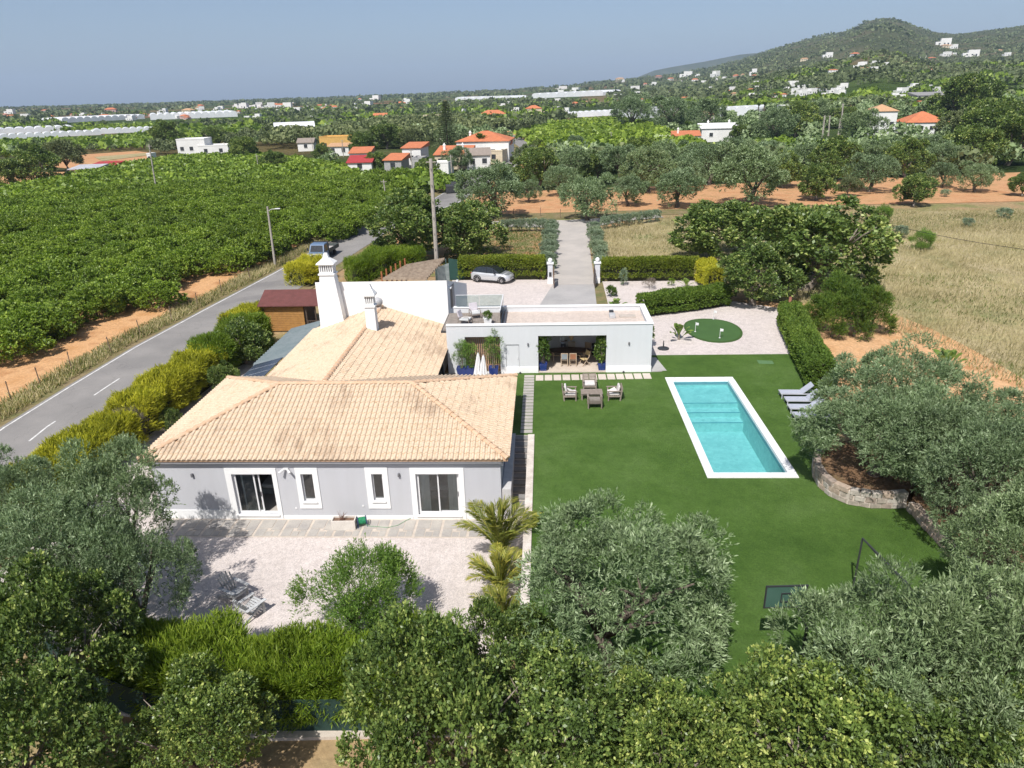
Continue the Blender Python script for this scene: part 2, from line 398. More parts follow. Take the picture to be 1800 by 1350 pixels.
# yards
YZ = LV
MB().sheet([(-9.5,47.5),(-9.5,70.7),(.72,70.4),(.72,68.5),(-.9,59),(-.9,47.5)], YZ-.002).build('yard_gravel', MAT_GRAVEL); struct(bpy.data.objects['yard_gravel'])
d0 = [G(p[0],p[1],LV) for p in ((975,498),(1040,498),(1048,547))]
struct(MB().sheet([(-.9,46),(-.9,59),(.75,68.7),(4.75,68.7),(4.42,59),(4.42,46)], YZ).build('driveway', MAT_DRIVE2))
struct(MB().sheet([(4.42,46),(4.42,59),(4.75,68.7),(5.6,68.7),(5.3,46)], YZ+.002).build('weedy_strip', MAT_VERGE))
struct(MB().sheet([(5.3,46),(5.6,69.3),(15.2,69.1),(15.9,62),(21.5,58),(18.4,47.8),(7.0,47.8),(7.0,46)], YZ+.0).build('yard_gravel', MAT_GRAVEL))
struct(MB().sheet([(.7,68.2),(.95,82),(1.5,98.5),(-1,101),(-10,102.5),(-10,106.6),(-3,106),(3,106.4),(9,107.5),(17,110),(17.5,107.2),(11,104.5),(6.4,100),(5.4,88),(4.8,68.2)], YZ+.012).build('lane', MAT_DRIVE))
gsheet('weedy_plot', [(-22,72.5),(.6,72.5),(.9,85),(1.2,96),(-3,99.5),(-10,101.5),(-22,100)], MAT_WEED, .02, 4)
gsheet('weedy_plot', [(-12,106.5),(20,110),(40,112),(40,117),(-12,113.5)], MAT_VERGE, .018, 4)
gsheet('red_soil', [(-12,113),(40,116.5),(62,116),(115,118),(140,118),(140,160),(60,150),(-12,140)], MAT_RED, .02, 8)
# dry field, dirt track
FIELD = [(5.6,70),(6.2,90),(7.5,98.5),(12,103),(18,107),(45,109),(75,108),(130,112),(140,60),(140,30),(29.6,37.5),(26.6,50),(24.8,58),(19,62),(16.5,70)]
gsheet('dry_field', FIELD, MAT_DRY, .02, 6)
TR = gp((1548,556),(1580,585),(1620,622),(1660,660),(1700,690),(1745,715),(1800,742))
TRu = gp((1800,668),(1740,632),(1690,605),(1640,580),(1590,560),(1550,545))
gsheet('dirt_track', [(22.6,60.5)]+TR+[(27,32),(27,20),(31.5,20),(31,32)]+TRu+[(24.4,61)], MAT_TRACK, .035, 3)
gsheet('orange_yard', [(17.5,62),(22.6,60.5)]+TR+[(27,32),(27,18),(17,18),(16.8,38)], MAT_TRACK, .022, 4)
# ================================================================== foliage
rng = np.random.default_rng(11)
def unit(a): return a/np.maximum(np.linalg.norm(a, axis=-1, keepdims=True), 1e-9)
def sph(n):
    return unit(rng.normal(size=(n,3)))
def leafmesh(name, pos, dr, ln, wd, var, mat, fold=.25, up=None):
    n = len(pos); up = sph(n) if up is None else up
    dr = unit(dr); sd = unit(np.cross(dr, up)); nm = np.cross(sd, dr)
    ln = ln[:,None]; wd = wd[:,None]
    mid = pos+dr*ln*.5
    v = np.empty((n,4,3)); v[:,0] = pos; v[:,1] = mid+sd*wd*.5+nm*wd*fold; v[:,2] = pos+dr*ln; v[:,3] = mid-sd*wd*.5+nm*wd*fold
    me = bpy.data.meshes.new(name); me.vertices.add(4*n); me.vertices.foreach_set('co', v.reshape(-1))
    me.loops.add(4*n); me.loops.foreach_set('vertex_index', np.arange(4*n, dtype=np.int32))
    me.polygons.add(n); me.polygons.foreach_set('loop_start', np.arange(0,4*n,4,dtype=np.int32))
    try: me.polygons.foreach_set('loop_total', np.full(n,4,dtype=np.int32))
    except Exception: pass
    at = me.attributes.new('v', 'FLOAT', 'FACE'); at.data.foreach_set('value', var.astype(np.float32))
    me.materials.append(mat); me.update(calc_edges=True); me.validate(); return me
def clumps(n, rx, ry, rz, rc, zmin=-.7, inner=.45):
    d = sph(n*3); d = d[d[:,2] > zmin][:n]; q = (inner+(1-inner)*rng.random(len(d))**.6)[:,None]
    c = d*q*np.array([rx-rc*.6, ry-rc*.6, rz-rc*.6])
    return c, rc*(.7+.6*rng.random(len(d)))
def crown(name, mat, rx, ry, rz, nc, rc, nsh, per, ln, wd, shoot, zc, upb=.3, spread=.8, droop=0.0, zmin=-.75, inner=.45, lob=None, tipv=.35, fill=.52):
    # lobes make the outline, clumps sit on the lobes, shoots sit on the clumps
    S = np.array([rx, ry, rz]); nl = lob or max(7, int(nc/3.2)); i = np.arange(nl*2)+.5
    ph = np.arccos(1-2*i/(nl*2)); th = math.pi*(1+5**.5)*i+rng.random()*6
    d = np.stack([np.cos(th)*np.sin(ph), np.sin(th)*np.sin(ph), np.cos(ph)], -1)+rng.normal(size=(nl*2,3))*.18; d = unit(d); d = d[d[:,2] > zmin]
    rl = .34*(.6+.8*rng.random(len(d))); lc = d*((1.0-rl)*(.66+.62*rng.random(len(d))))[:,None]
    d = np.concatenate([d, unit(np.array([[0,0,1.],[.5,.2,.8],[-.4,.3,.8]]))]); rl = np.concatenate([rl, [fill,.42,.42]]); lc = np.concatenate([lc, [[0,0,.10],[.24,.1,.30],[-.22,-.1,.28]]])
    kk = np.concatenate([rng.integers(0, len(d), nc*2-int(nc*.5)), np.full(int(nc*.5), len(d)-3)]); cd_ = unit(sph(nc*2)+d[kk]*.7); c = lc[kk]+cd_*(rl[kk]*.78)[:,None]; r = rl[kk]*(.42+.2*rng.random(nc*2))
    M_ = int(nsh*1.9); k = rng.integers(0, len(c), M_)
    dd = unit(sph(M_)+np.array([0,0,.2])+cd_[k]*.6); p = c[k]+dd*(r[k]*(.55+.5*rng.random(M_)**.5))[:,None]
    dist = np.min(np.linalg.norm(p[:,None,:]-lc[None], axis=2)/rl[None], axis=1)
    keep = np.argsort(-(np.minimum(dist,1.05)+rng.random(M_)*.5))[:nsh]; k, dd, p = k[keep], dd[keep], p[keep]; nsh = len(k)
    un = rng.random(nsh) < .13; ud = sph(nsh); ud[:,2] = np.where(ud[:,2] < -.35, -ud[:,2], ud[:,2])      # loose shoots close the gaps between the lobes
    p = np.where(un[:,None], ud*(.34+.34*rng.random(nsh))[:,None], p); dd = np.where(un[:,None], ud, dd)
    p = p*S
    sd = unit(dd+np.array([0,0,upb])+rng.normal(size=(nsh,3))*.3)
    t = rng.random((nsh,per)); base = p[:,None,:]+sd[:,None,:]*(t*shoot)[:,:,None]
    ld = sd[:,None,:]+rng.normal(size=(nsh,per,3))*spread; ld[...,2] -= droop
    n = nsh*per; cv = rng.random(len(c))[k]; tip = (rng.random(nsh) < .22)*tipv       # some shoots are new and pale
    var = np.clip(.32*rng.random((nsh,per))+.25*cv[:,None]+.18*t+tip[:,None], 0, 1).reshape(-1)
    pos = base.reshape(-1,3)+np.array([0,0,zc])
    return leafmesh(name, pos, ld.reshape(-1,3), ln*(.7+.6*rng.random(n)), wd*(.75+.5*rng.random(n)), var, mat)
def limbs(name, mat, h, r0, rx, rz, zc, n=6, lean=.15, fork=.35, seed=1):
    rs = random.Random(seed); b = MB(); a = rs.random()*6.28
    top = Vector((math.cos(a)*lean*h, math.sin(a)*lean*h, h*fork))
    b.tube([(0,0,-.3), (0,0,0), top*.5+Vector((rs.uniform(-.1,.1),)*3), top], [r0*1.5, r0*1.25, r0, r0*.85], 8)
    for i in range(n):
        t = 6.28*i/n+rs.uniform(-.4,.4); q = rs.uniform(.5,.95)
        e = Vector((math.cos(t)*rx*q, math.sin(t)*rx*q, zc+rz*rs.uniform(-.2,.75)))
        mdl = top.lerp(e, .5)+Vector((rs.uniform(-.3,.3), rs.uniform(-.3,.3), rs.uniform(.0,.35)))
        b.tube([top*.9, mdl, e], [r0*.6, r0*.35, r0*.1], 6)
        for j in range(2):
            e2 = mdl.lerp(e, rs.random())+Vector((rs.uniform(-1,1), rs.uniform(-1,1), rs.uniform(0,.9)))*rx*.35
            b.tube([mdl, mdl.lerp(e2,.6)+Vector((0,0,.08)), e2], [r0*.28, r0*.16, r0*.05], 5)
    return b.mesh(name, mat, True)
MAT_BARK = M('bark', (.17,.14,.11), .95, (.10,.08,.065), 6, .8, 30, spec=.1)
MAT_BARKP = M('pale_bark', (.28,.24,.20), .95, (.17,.14,.11), 6, .8, 30, spec=.1)
L_OLIVE = leafmat('olive_leaf', [(0,(0.098,0.153,0.065)), (.4,(0.170,0.241,0.110)), (.75,(0.274,0.357,0.195)), (1,(0.444,0.539,0.332))], .55, .18, .35)
L_CAROB = leafmat('carob_leaf', [(0,(.060,.100,.026)), (.42,(.120,.185,.045)), (.64,(.205,.28,.066)), (.84,(.37,.44,.12)), (1,(.52,.56,.20))], .42, .22, .45)
L_CITRUS = leafmat('citrus_leaf', [(0,(0.106,0.171,0.025)), (.5,(0.187,0.276,0.035)), (.8,(0.280,0.380,0.050)), (1,(0.398,0.489,0.084))], .45, .25, .4, big=.12)
L_ALMOND = leafmat('almond_leaf', [(0,(0.097,0.187,0.033)), (.6,(0.178,0.296,0.053)), (1,(0.324,0.437,0.092))], .5, .3, .3)
L_HEDGE = leafmat('hedge_leaf', [(0,(0.075,0.117,0.015)), (.5,(0.173,0.228,0.026)), (1,(0.360,0.373,0.053))], .6, .25, .25)
L_YELLOW = leafmat('yellow_hedge_leaf', [(0,(0.144,0.171,0.019)), (.4,(0.313,0.328,0.026)), (.75,(0.548,0.514,0.039)), (1,(0.720,0.657,0.065))], .6, .25, .25)
L_LIME = leafmat('needle_leaf', [(0,(0.068,0.120,0.011)), (.5,(0.145,0.230,0.021)), (1,(0.290,0.371,0.048))], .55, .3, .3)
L_CYP = leafmat('cypress_leaf', [(0,(0.047,0.091,0.018)), (.5,(0.108,0.182,0.030)), (1,(0.203,0.273,0.048))], .6, .25, .2)
L_GREY = leafmat('grey_shrub_leaf', [(0,(.13,.18,.11)), (.5,(.24,.31,.20)), (1,(.40,.46,.33))], .6, .2, .25)
L_MIX = leafmat('scrub_leaf', [(0,(.075,.100,.045)), (.5,(.145,.180,.080)), (1,(.26,.295,.14))], .6, .2, .2)
L_PALM = leafmat('palm_leaf', [(0,(.11,.15,.03)), (.5,(.23,.26,.045)), (1,(.46,.41,.09))], .45, .25, .4)
L_BROAD = leafmat('broad_leaf', [(0,(.06,.12,.02)), (.5,(.14,.23,.04)), (1,(.30,.37,.10))], .35, .3, .5)
L_DRYG = leafmat('dry_blade', [(0,(.27,.24,.12)), (.35,(.42,.36,.20)), (.75,(.57,.49,.31)), (1,(.68,.61,.43))], .8, .3, .1, big=.15)
L_GRASS = leafmat('green_blade', [(0,(.08,.12,.03)), (.6,(.16,.2,.06)), (1,(.32,.29,.12))], .8, .3, .1)
L_DEAD = leafmat('dead_twig', [(0,(.12,.10,.085)), (1,(.24,.21,.18))], .9, .1, .1)

def tree(name, label, cat, x, y, z, cm, lm, sc=1.0, rz=0.0, group=None):
    t = thing(name, label, cat, (x,y,z), rz, group); t.scale = (sc,)*3 if not hasattr(sc,'__len__') else sc
    put('crown', cm, t); put('trunk', lm, t); return t
# ================================================================== the villa
def m_wall(name, c, d=.022):
    m, n, l, b = _mat(name); MATS[name] = m; P = wpos(n)
    mp = n.new('ShaderNodeMapping'); mp.inputs['Scale'].default_value = (2.2,2.2,.16); l.new(P, mp.inputs['Vector'])
    st = ramp(n, l, noise(n, l, mp.outputs[0], 1.3, 6, .7), [(.38, (1-d*1.3,1-d*1.4,1-d*1.6)), (.58, (1,1,1))])
    bl = ramp(n, l, noise(n, l, P, .7, 5, .6), [(.3, (1-d*.6,)*3), (.7, (1+d*.4,)*3)])
    k = mixc(n, l, 1.0, mixc(n, l, 1.0, c, st, 'MULTIPLY'), bl, 'MULTIPLY')
    l.new(k, b.inputs['Base Color']); b.inputs['Roughness'].default_value = .85; b.inputs['Specular IOR Level'].default_value = .2
    bump(n, l, b, noise(n, l, P, 70, 4), .15, .02); return m
MAT_GREYW = m_wall('grey_render', (.50,.505,.53)); MAT_PHW = m_wall('pale_grey_render', (.61,.625,.64), .02); MAT_WHITE = m_wall('white_render', (.82,.82,.81), .018)
MAT_WPAINT = M('white_trim', (.82,.82,.81), .6, (.79,.79,.78), 2, 0, 60, spec=.3, fine=.03)
MAT_ALU = M('white_aluminium', (.75,.75,.75), .4, (.7,.7,.7), 2, 0, 60, spec=.5, fine=0)
MAT_ROOM = M('room_wall', (.42,.40,.38), .9, fine=0)
MAT_ROOMF = M('room_floor', (.46,.43,.39), .6, (.40,.37,.33), 3, fine=.05)
MAT_FABW = M('white_fabric', (.78,.77,.75), .9, (.7,.69,.68), 4, .2, 60, fine=.05)
MAT_DARKM = M('dark_metal', (.045,.047,.05), .5, spec=.4, fine=0)
MAT_GLASS = glassmat('window_glass', (.86,.90,.90), .03)
MAT_GLASSB = glassmat('balustrade_glass', (.86,.93,.92), .03)
def m_tile():
    m, n, l, b = _mat('roof_tile'); P = wpos(n)
    a = ramp(n, l, noise(n, l, P, 3.2, 3, .6), [(.3, (.60,.465,.325)), (.5, (.635,.505,.37)), (.7, (.555,.41,.27))])
    mp = n.new('ShaderNodeMapping'); mp.inputs['Scale'].default_value = (3.0,.55,.55); l.new(P, mp.inputs['Vector'])
    big = noise(n, l, P, .33, 3, .5)
    st = noise(n, l, mp.outputs[0], 1.5, 7, .72)
    mu = n.new('ShaderNodeMath'); mu.operation = 'MULTIPLY'; l.new(st, mu.inputs[0]); l.new(big, mu.inputs[1])
    f = ramp(n, l, mu.outputs[0], [(.275, (0,0,0)), (.40, (.62,)*3)])
    c = mixc(n, l, f, a, (.33,.235,.16))
    sp = ramp(n, l, noise(n, l, P, 11, 4, .6), [(.35, (.86,)*3), (.65, (1.08,)*3)])
    c = mixc(n, l, 1.0, c, sp, 'MULTIPLY')
    l.new(c, b.inputs['Base Color']); b.inputs['Roughness'].default_value = .85; b.inputs['Specular IOR Level'].default_value = .2
    bump(n, l, b, noise(n, l, P, 25, 5), .25, .02); return m
MAT_TILE = m_tile()
MAT_MORTAR = M('roof_mortar', (.66,.43,.27), .9, (.52,.33,.2), 4, .2, 40)
MAT_CAP = M('ridge_tile_clay', (.62,.44,.30), .85, (.53,.35,.22), 2.5, .25, 25)
PU, PL = .2425, .40
def tile_mb():
    pr = []
    for k in range(6):
        t = math.pi*(1-k/5); pr.append((.078+.078*math.cos(t), .072*math.sin(t)))
    pr += [(.20,.004), (PU+.004,.0)]
    n = len(pr); v = [(u, -.01, h+.036) for u, h in pr]+[(u*.97+.003, PL+.03, h*.9+.006) for u, h in pr]
    f = [(i, i+1, n+i+1, n+i) for i in range(n-1)]+[tuple(range(5,-1,-1))]
    v += [(u, -.01, -.0) for u, h in pr]; f += [(2*n+i, 2*n+i+1, i+1, i) for i in range(5, n-1)]
    return v, f
TV, TF = tile_mb(); TILE_ME = MB().add(TV, TF).mesh('roof_tile', MAT_TILE)
def facet(O, U, V, ulen, vlen, keep, roof, single=0):
    U = Vector(U).normalized(); V = Vector(V).normalized(); N = U.cross(V); O = Vector(O)
    nu = int(round(ulen/PU)); pu = ulen/nu; nv = int(math.ceil(vlen/PL)); mb = MB(); cnt = 0
    for j in range(nv):
        for i in range(nu):
            cu, cv = (i+.4)*pu, (j+.5)*PL
            p = O+U*cu+V*cv
            if not keep(cu, cv, p): continue
            o = O+U*(i*pu)+V*(j*PL)+N*(.004+random.uniform(0,.006))
            mt = Matrix((( U.x, V.x, N.x, o.x), (U.y, V.y, N.y, o.y), (U.z, V.z, N.z, o.z), (0,0,0,1)))
            if cnt < single:
                t = bpy.data.objects.new('roof_tile', TILE_ME); C.objects.link(t); t.parent = roof; t.matrix_local = mt; cnt += 1
            else: mb.add([mt @ Vector(q) for q in TV], TF)
    if mb.v:
        t = mb.build('roof_tiles', MAT_TILE, roof); t['kind'] = 'stuff'
def caps(a, b, roof, r=.14, L=.42):          # a run of half-round ridge tiles
    a, b = Vector(a), Vector(b); d = b-a; k = max(1, int(round(d.length/L))); d.normalize()
    x = d.cross(Vector((0,0,1))).normalized(); y = x.cross(d); st = (b-a).length/k
    for i in range(k):
        mb = MB(); o = a+d*(st*i)
        rings = []
        for s_, rr, li in ((-.02, r*1.06, .022), (.05, r*1.06, .022), (.052, r, .018), (st+.02, r*.88, 0)):
            rings.append([o+d*s_+x*(math.cos(t)*rr)+y*(math.sin(t)*rr*.8+li-.03) for t in (math.pi*q/7 for q in range(8))])
        mb.loft([[tuple(p) for p in g] for g in rings], closed=False, cap=False)
        mb.f.append(tuple(range(8)))
        mb.build('ridge_tile', MAT_CAP, roof, smooth=False)
def wallx(mb, x0, x1, y0, y1, z0, z1, holes):   # a wall along x with rectangular openings
    xs = sorted({x0, x1, *[h[0] for h in holes], *[h[1] for h in holes]})
    for a, b in zip(xs, xs[1:]):
        hs = sorted([(h[2], h[3]) for h in holes if h[0] <= a+1e-6 and h[1] >= b-1e-6]); z = z0
        for q0, q1 in hs:
            if q0 > z: mb.box(a, b, y0, y1, z, q0)
            z = q1
        if z < z1: mb.box(a, b, y0, y1, z, z1)
def frame(mb, x0, x1, y0, y1, z0, z1, w):
    mb.box(x0, x0+w, y0, y1, z0, z1).box(x1-w, x1, y0, y1, z0, z1).box(x0+w, x1-w, y0, y1, z0, z0+w).box(x0+w, x1-w, y0, y1, z1-w, z1)

EX0, EX1, EY0, EY1, EZ = -19.3, -1.8, 28.88, 39.3, 3.45
TS = .325; RY = (EY0+EY1)/2; HD = RY-EY0; RZ = EZ+HD*TS; RX0, RX1 = EX0+HD, EX1-HD
WX0, WX1, WY0, WY1 = -18.95, -2.18, 29.22, 38.95
house = thing('front_house', 'low grey house with beige tiled hip roof and white window surrounds by the terrace', 'house', (0,0,0))
OPEN = [(-15.1,-13.12,.28,2.52), (-11.74,-11.16,1.02,2.52), (-8.33,-7.8,1.06,2.52), (-6.22,-4.17,.26,2.52)]
SUR = [(-15.4,-12.9,.0,2.83), (-11.98,-10.9,.62,2.84), (-8.62,-7.54,.62,2.86), (-6.48,-3.92,.0,2.83)]
mb = MB(); wallx(mb, WX0, WX1, WY0, WY0+.3, -.3, 3.3, OPEN)
mb.box(WX0, WX0+.3, WY0+.3, WY1, -.3, 3.3).box(WX1-.3, WX1, WY0+.3, WY1, -.3, 3.3).box(WX0+.3, WX1-.3, WY1-.3, WY1, -.3, 3.3)
mb.build('wall', MAT_GREYW, house)
MB().box(WX0+.3, WX1-.3, WY0+.3, WY1-.3, -.1, .2).build('room_floor', MAT_ROOMF, house)
MB().box(WX0+.3, WX1-.3, 33.4, 33.5, .2, 3.2).box(-12.4,-12.3,WY0+.3,33.4,.2,3.2).box(-10.4,-10.3,WY0+.3,33.4,.2,3.2).box(-7.0,-6.9,WY0+.3,33.4,.2,3.2).box(WX0+.3,WX1-.3,WY0+.31,WY1-.31,3.2,3.28).build('inner_wall', MAT_ROOM, house)
# plinth between the openings
mb = MB(); e = WX0-.03
for a, b in ((WX0-.03,-15.42), (-12.88,-6.50), (-3.90,WX1+.03)): mb.box(a, b, WY0-.03, WY0-.001, -.2, .52 if a < -13 or a > -4 else .2)
mb.box(WX1+.001, WX1+.03, WY0, WY1, -.2, .52); mb.build('plinth', MAT_WPAINT, house)
mb = MB(); mb.box(WX0-.05, WX1+.05, WY0-.26, WY0-.002, 3.21, 3.345).box(WX1+.002, WX1+.14, WY0-.12, WY1, 3.02, 3.32).box(WX0-.14, WX0-.002, WY0-.12, WY1, 3.02, 3.32)
mb.build('cornice', MAT_GREYW, house)
for k, (o, s) in enumerate(zip(OPEN, SUR)):
    dr = k in (0, 3)
    p = thing('door' if dr else 'window', None, None); p.parent = house
    mb = MB(); wallx(mb, s[0], s[1], WY0-.045, WY0-.001, s[2], s[3], [(o[0], o[1], max(o[2]-.06, s[2]), o[3])])
    mb.build('surround', MAT_WPAINT, p)
    MB().box(o[0]-.08, o[1]+.08, WY0-.11, WY0+.12, o[2]-.075, o[2]-.005).build('sill', MAT_WPAINT, p)
    y = WY0+.10
    if dr:
        mid = (o[0]+o[1])/2
        mb = MB(); frame(mb, o[0], o[1], y, y+.12, o[2], o[3], .055); mb.build('frame', MAT_ALU, p)
        if k == 0:       # the right leaf is slid open behind the left one
            leaves = [(o[0]+.056, mid+.05, y+.005), (o[0]+.35, mid+.26, y+.062)]
        else: leaves = [(o[0]+.056, mid+.04, y+.005), (mid-.04, o[1]-.056, y+.062)]
        for a, b, yy in leaves:
            mb = MB(); frame(mb, a, b, yy, yy+.05, o[2]+.056, o[3]-.056, .065); mb.build('sliding_leaf', MAT_ALU, p)
            MB().box(a+.066, b-.066, yy+.02, yy+.03, o[2]+.122, o[3]-.122).build('pane', MAT_GLASS, p)
        mbh = MB().box(leaves[1][1]-.05, leaves[1][1]-.02, leaves[1][2]-.03, leaves[1][2], 1.2, 1.45).build('handle', MAT_DARKM, p)
    else:
        mb = MB(); frame(mb, o[0], o[1], y, y+.08, o[2], o[3], .06); mb.build('frame', MAT_ALU, p)
        MB().box(o[0]+.061, o[1]-.061, y+.03, y+.04, o[2]+.061, o[3]-.061).build('pane', MAT_GLASS, p)
def curtain(x0, x1, y, z0, z1, par, name='curtain'):
    n = 26; vs = []
    for i in range(n):
        x = x0+(x1-x0)*i/(n-1); yy = y+.045*math.sin(i*1.9)+.02*math.sin(i*.7)
        vs += [(x, yy, z0), (x, yy+.01, z1)]
    return MB().add(vs, [(2*i, 2*i+2, 2*i+3, 2*i+1) for i in range(n-1)]).build(name, MAT_FABW, par, smooth=True)
curtain(-6.16, -5.62, WY0+.25, .22, 2.6, house); curtain(-4.75, -4.2, WY0+.25, .22, 2.6, house)
curtain(-13.2, -12.95, WY0+.42, .22, 2.6, house)
MAT_BED = M('grey_bed', (.36,.37,.36), .9, (.3,.31,.3), 3)
def bed(x, y, rz, lab):
    b = thing('bed', lab, 'bed', (x,y,.2), rz)
    MB().box(-.8,.8,-1,1,.0,.32).build('bed_base', MAT_BED, b, bevel=.03)
    MB().box(-.78,.78,-.98,.98,.33,.55).build('mattress', MAT_FABW, b, bevel=.06)
    for s in (-1, 1): MB().box(s*.4-.33, s*.4+.33, .5, .92, .56, .72).build('pillow', MAT_FABW, b, bevel=.06)
    MB().box(-.85,.85,1.0,1.08,0,1.0).build('headboard', MAT_BED, b)
bed(-13.9, 32.2, 0, 'bed with white mattress seen through the left sliding door, under the tiled roof')
bed(-5.2, 32.0, 0, 'bed with white pillows behind the curtained sliding door')
# roof of the front house
roof = thing('roof', None, None); roof.parent = house
rv = [(EX0,EY0,EZ), (EX1,EY0,EZ), (EX1,EY1,EZ), (EX0,EY1,EZ), (RX0,RY,RZ), (RX1,RY,RZ)]
mb = MB().add(rv+[(x,y,z-.10) for x,y,z in rv[:4]], [(0,1,5,4),(1,2,5),(2,3,4,5),(3,0,4),(0,6,7,1),(1,7,8,2),(2,8,9,3),(3,9,6,0),(9,8,7,6)])
mb.build('roof_slab', MAT_MORTAR, roof)
SL = math.hypot(HD, HD*TS); cs = HD/SL
front_roof_z = lambda x, y: min(EZ+(y-EY0)*TS, EZ+(EY1-y)*TS, EZ+(x-EX0)*TS, EZ+(EX1-x)*TS)
W, D = EX1-EX0, EY1-EY0
facet((EX0,EY0-.05,EZ+.0), (1,0,0), (0,1,TS), W, SL, lambda u, v, p: v*cs < u-.02 and v*cs < W-u-.02, roof, 298)
facet((EX1+.05,EY0,EZ+.0), (0,1,0), (-1,0,TS), D, SL, lambda u, v, p: v*cs < u-.02 and v*cs < D-u-.02, roof)
facet((EX1,EY1+.05,EZ), (-1,0,0), (0,-1,TS), W, SL, lambda u, v, p: v*cs < u-.02 and v*cs < W-u-.02 and not (-16.9 < p.x < -6.9 and p.z < 3.3+TS*min(p.x+17.05, -6.65-p.x)), roof)
facet((EX0-.05,EY1,EZ), (0,-1,0), (1,0,TS), D, SL, lambda u, v, p: v*cs < u-.02 and v*cs < D-u-.02, roof)
h = .075
caps((RX0,RY,RZ+h), (RX1,RY,RZ+h), roof)
for (cx, cy), rx in (((EX0,EY0),RX0), ((EX1,EY0),RX1), ((EX1,EY1),RX1), ((EX0,EY1),RX0)):
    caps((cx,cy,EZ+h), (rx,RY,RZ+h), roof)
# small fittings on the front wall
MAT_LAMP = M('lamp_grey', (.16,.16,.17), .5, fine=0)
for x in (-17.0, -7.0): MB().box(x-.05, x+.05, WY0-.11, WY0-.002, 2.38, 2.56).build('wall_lamp', MAT_LAMP, house, bevel=.01)
cm = thing('security_camera', None, None); cm.parent = house
MB().box(-12.5,-12.26,WY0-.10,WY0-.002,2.78,2.86).build('bracket', MAT_ALU, cm)
for s in (-1, 1):
    MB().tube([(-12.38+s*.09,WY0-.12,2.82), (-12.38+s*.27,WY0-.3,2.72)], [.05,.06], 8).build('camera_head', MAT_ALU, cm)
for x, z in ((-12.2,.62), (-8.9,.75), (-3.0,.7)): MB().box(x-.05,x+.05,WY0-.025,WY0-.001,z-.04,z+.04).build('socket', MAT_ALU, house)

# ------------------------------------------------------------------ rear wing
wing = thing('rear_wing', 'long rear wing with beige gable roof joining the white block', 'house')
WE0, WE1, WEZ = -17.05, -6.65, 3.3; WRX = (WE0+WE1)/2; WHD = WRX-WE0; WRZ = WEZ+WHD*TS; WYE = 49.28
MB().box(WE0+.3, WE0+.55, WY1+.002, WYE, 0, WEZ-.02).box(WE1-.55, WE1-.3, WY1+.002, WYE, .5, WEZ-.02).build('wall', MAT_WHITE, wing)
wr = thing('roof', None, None); wr.parent = wing
MB().add([(WE0,39.0,WEZ), (WRX,34.6,WRZ), (WRX,WYE,WRZ), (WE0,WYE,WEZ), (WE1,39.0,WEZ), (WE1,WYE,WEZ), (WE0,39.0,WEZ-.1), (WE0,WYE,WEZ-.1), (WE1,39.0,WEZ-.1), (WE1,WYE,WEZ-.1)],
         [(0,3,2,1), (1,2,5,4), (0,6,7,3), (5,9,8,4), (7,6,8,9)]).build('roof_slab', MAT_MORTAR, wr)
WSL = math.hypot(WHD, WHD*TS); L2 = WYE-34.0
ok = lambda u, v, p: p.z > front_roof_z(p.x, p.y)-.02 if p.y < EY1 else True
facet((WE1+.05,34.0,WEZ), (0,1,0), (-1,0,TS), L2, WSL, ok, wr)
facet((WE0-.05,WYE,WEZ), (0,-1,0), (1,0,TS), L2, WSL, ok, wr)
caps((WRX,34.8,WRZ+.075), (WRX,WYE,WRZ+.075), wr)
# glazed side of the wing towards the court
MB().box(WE1-.299,WE1-.27,40.5,44.2,1.75,3.1).build('glazing', MAT_GLASS, wing)
mb = MB()
for y in (40.4, 41.65, 42.9, 44.15): mb.box(WE1-.30,WE1-.22,y,y+.08,1.65,3.15)
mb.build('glazing_post', MAT_DARKM, wing)

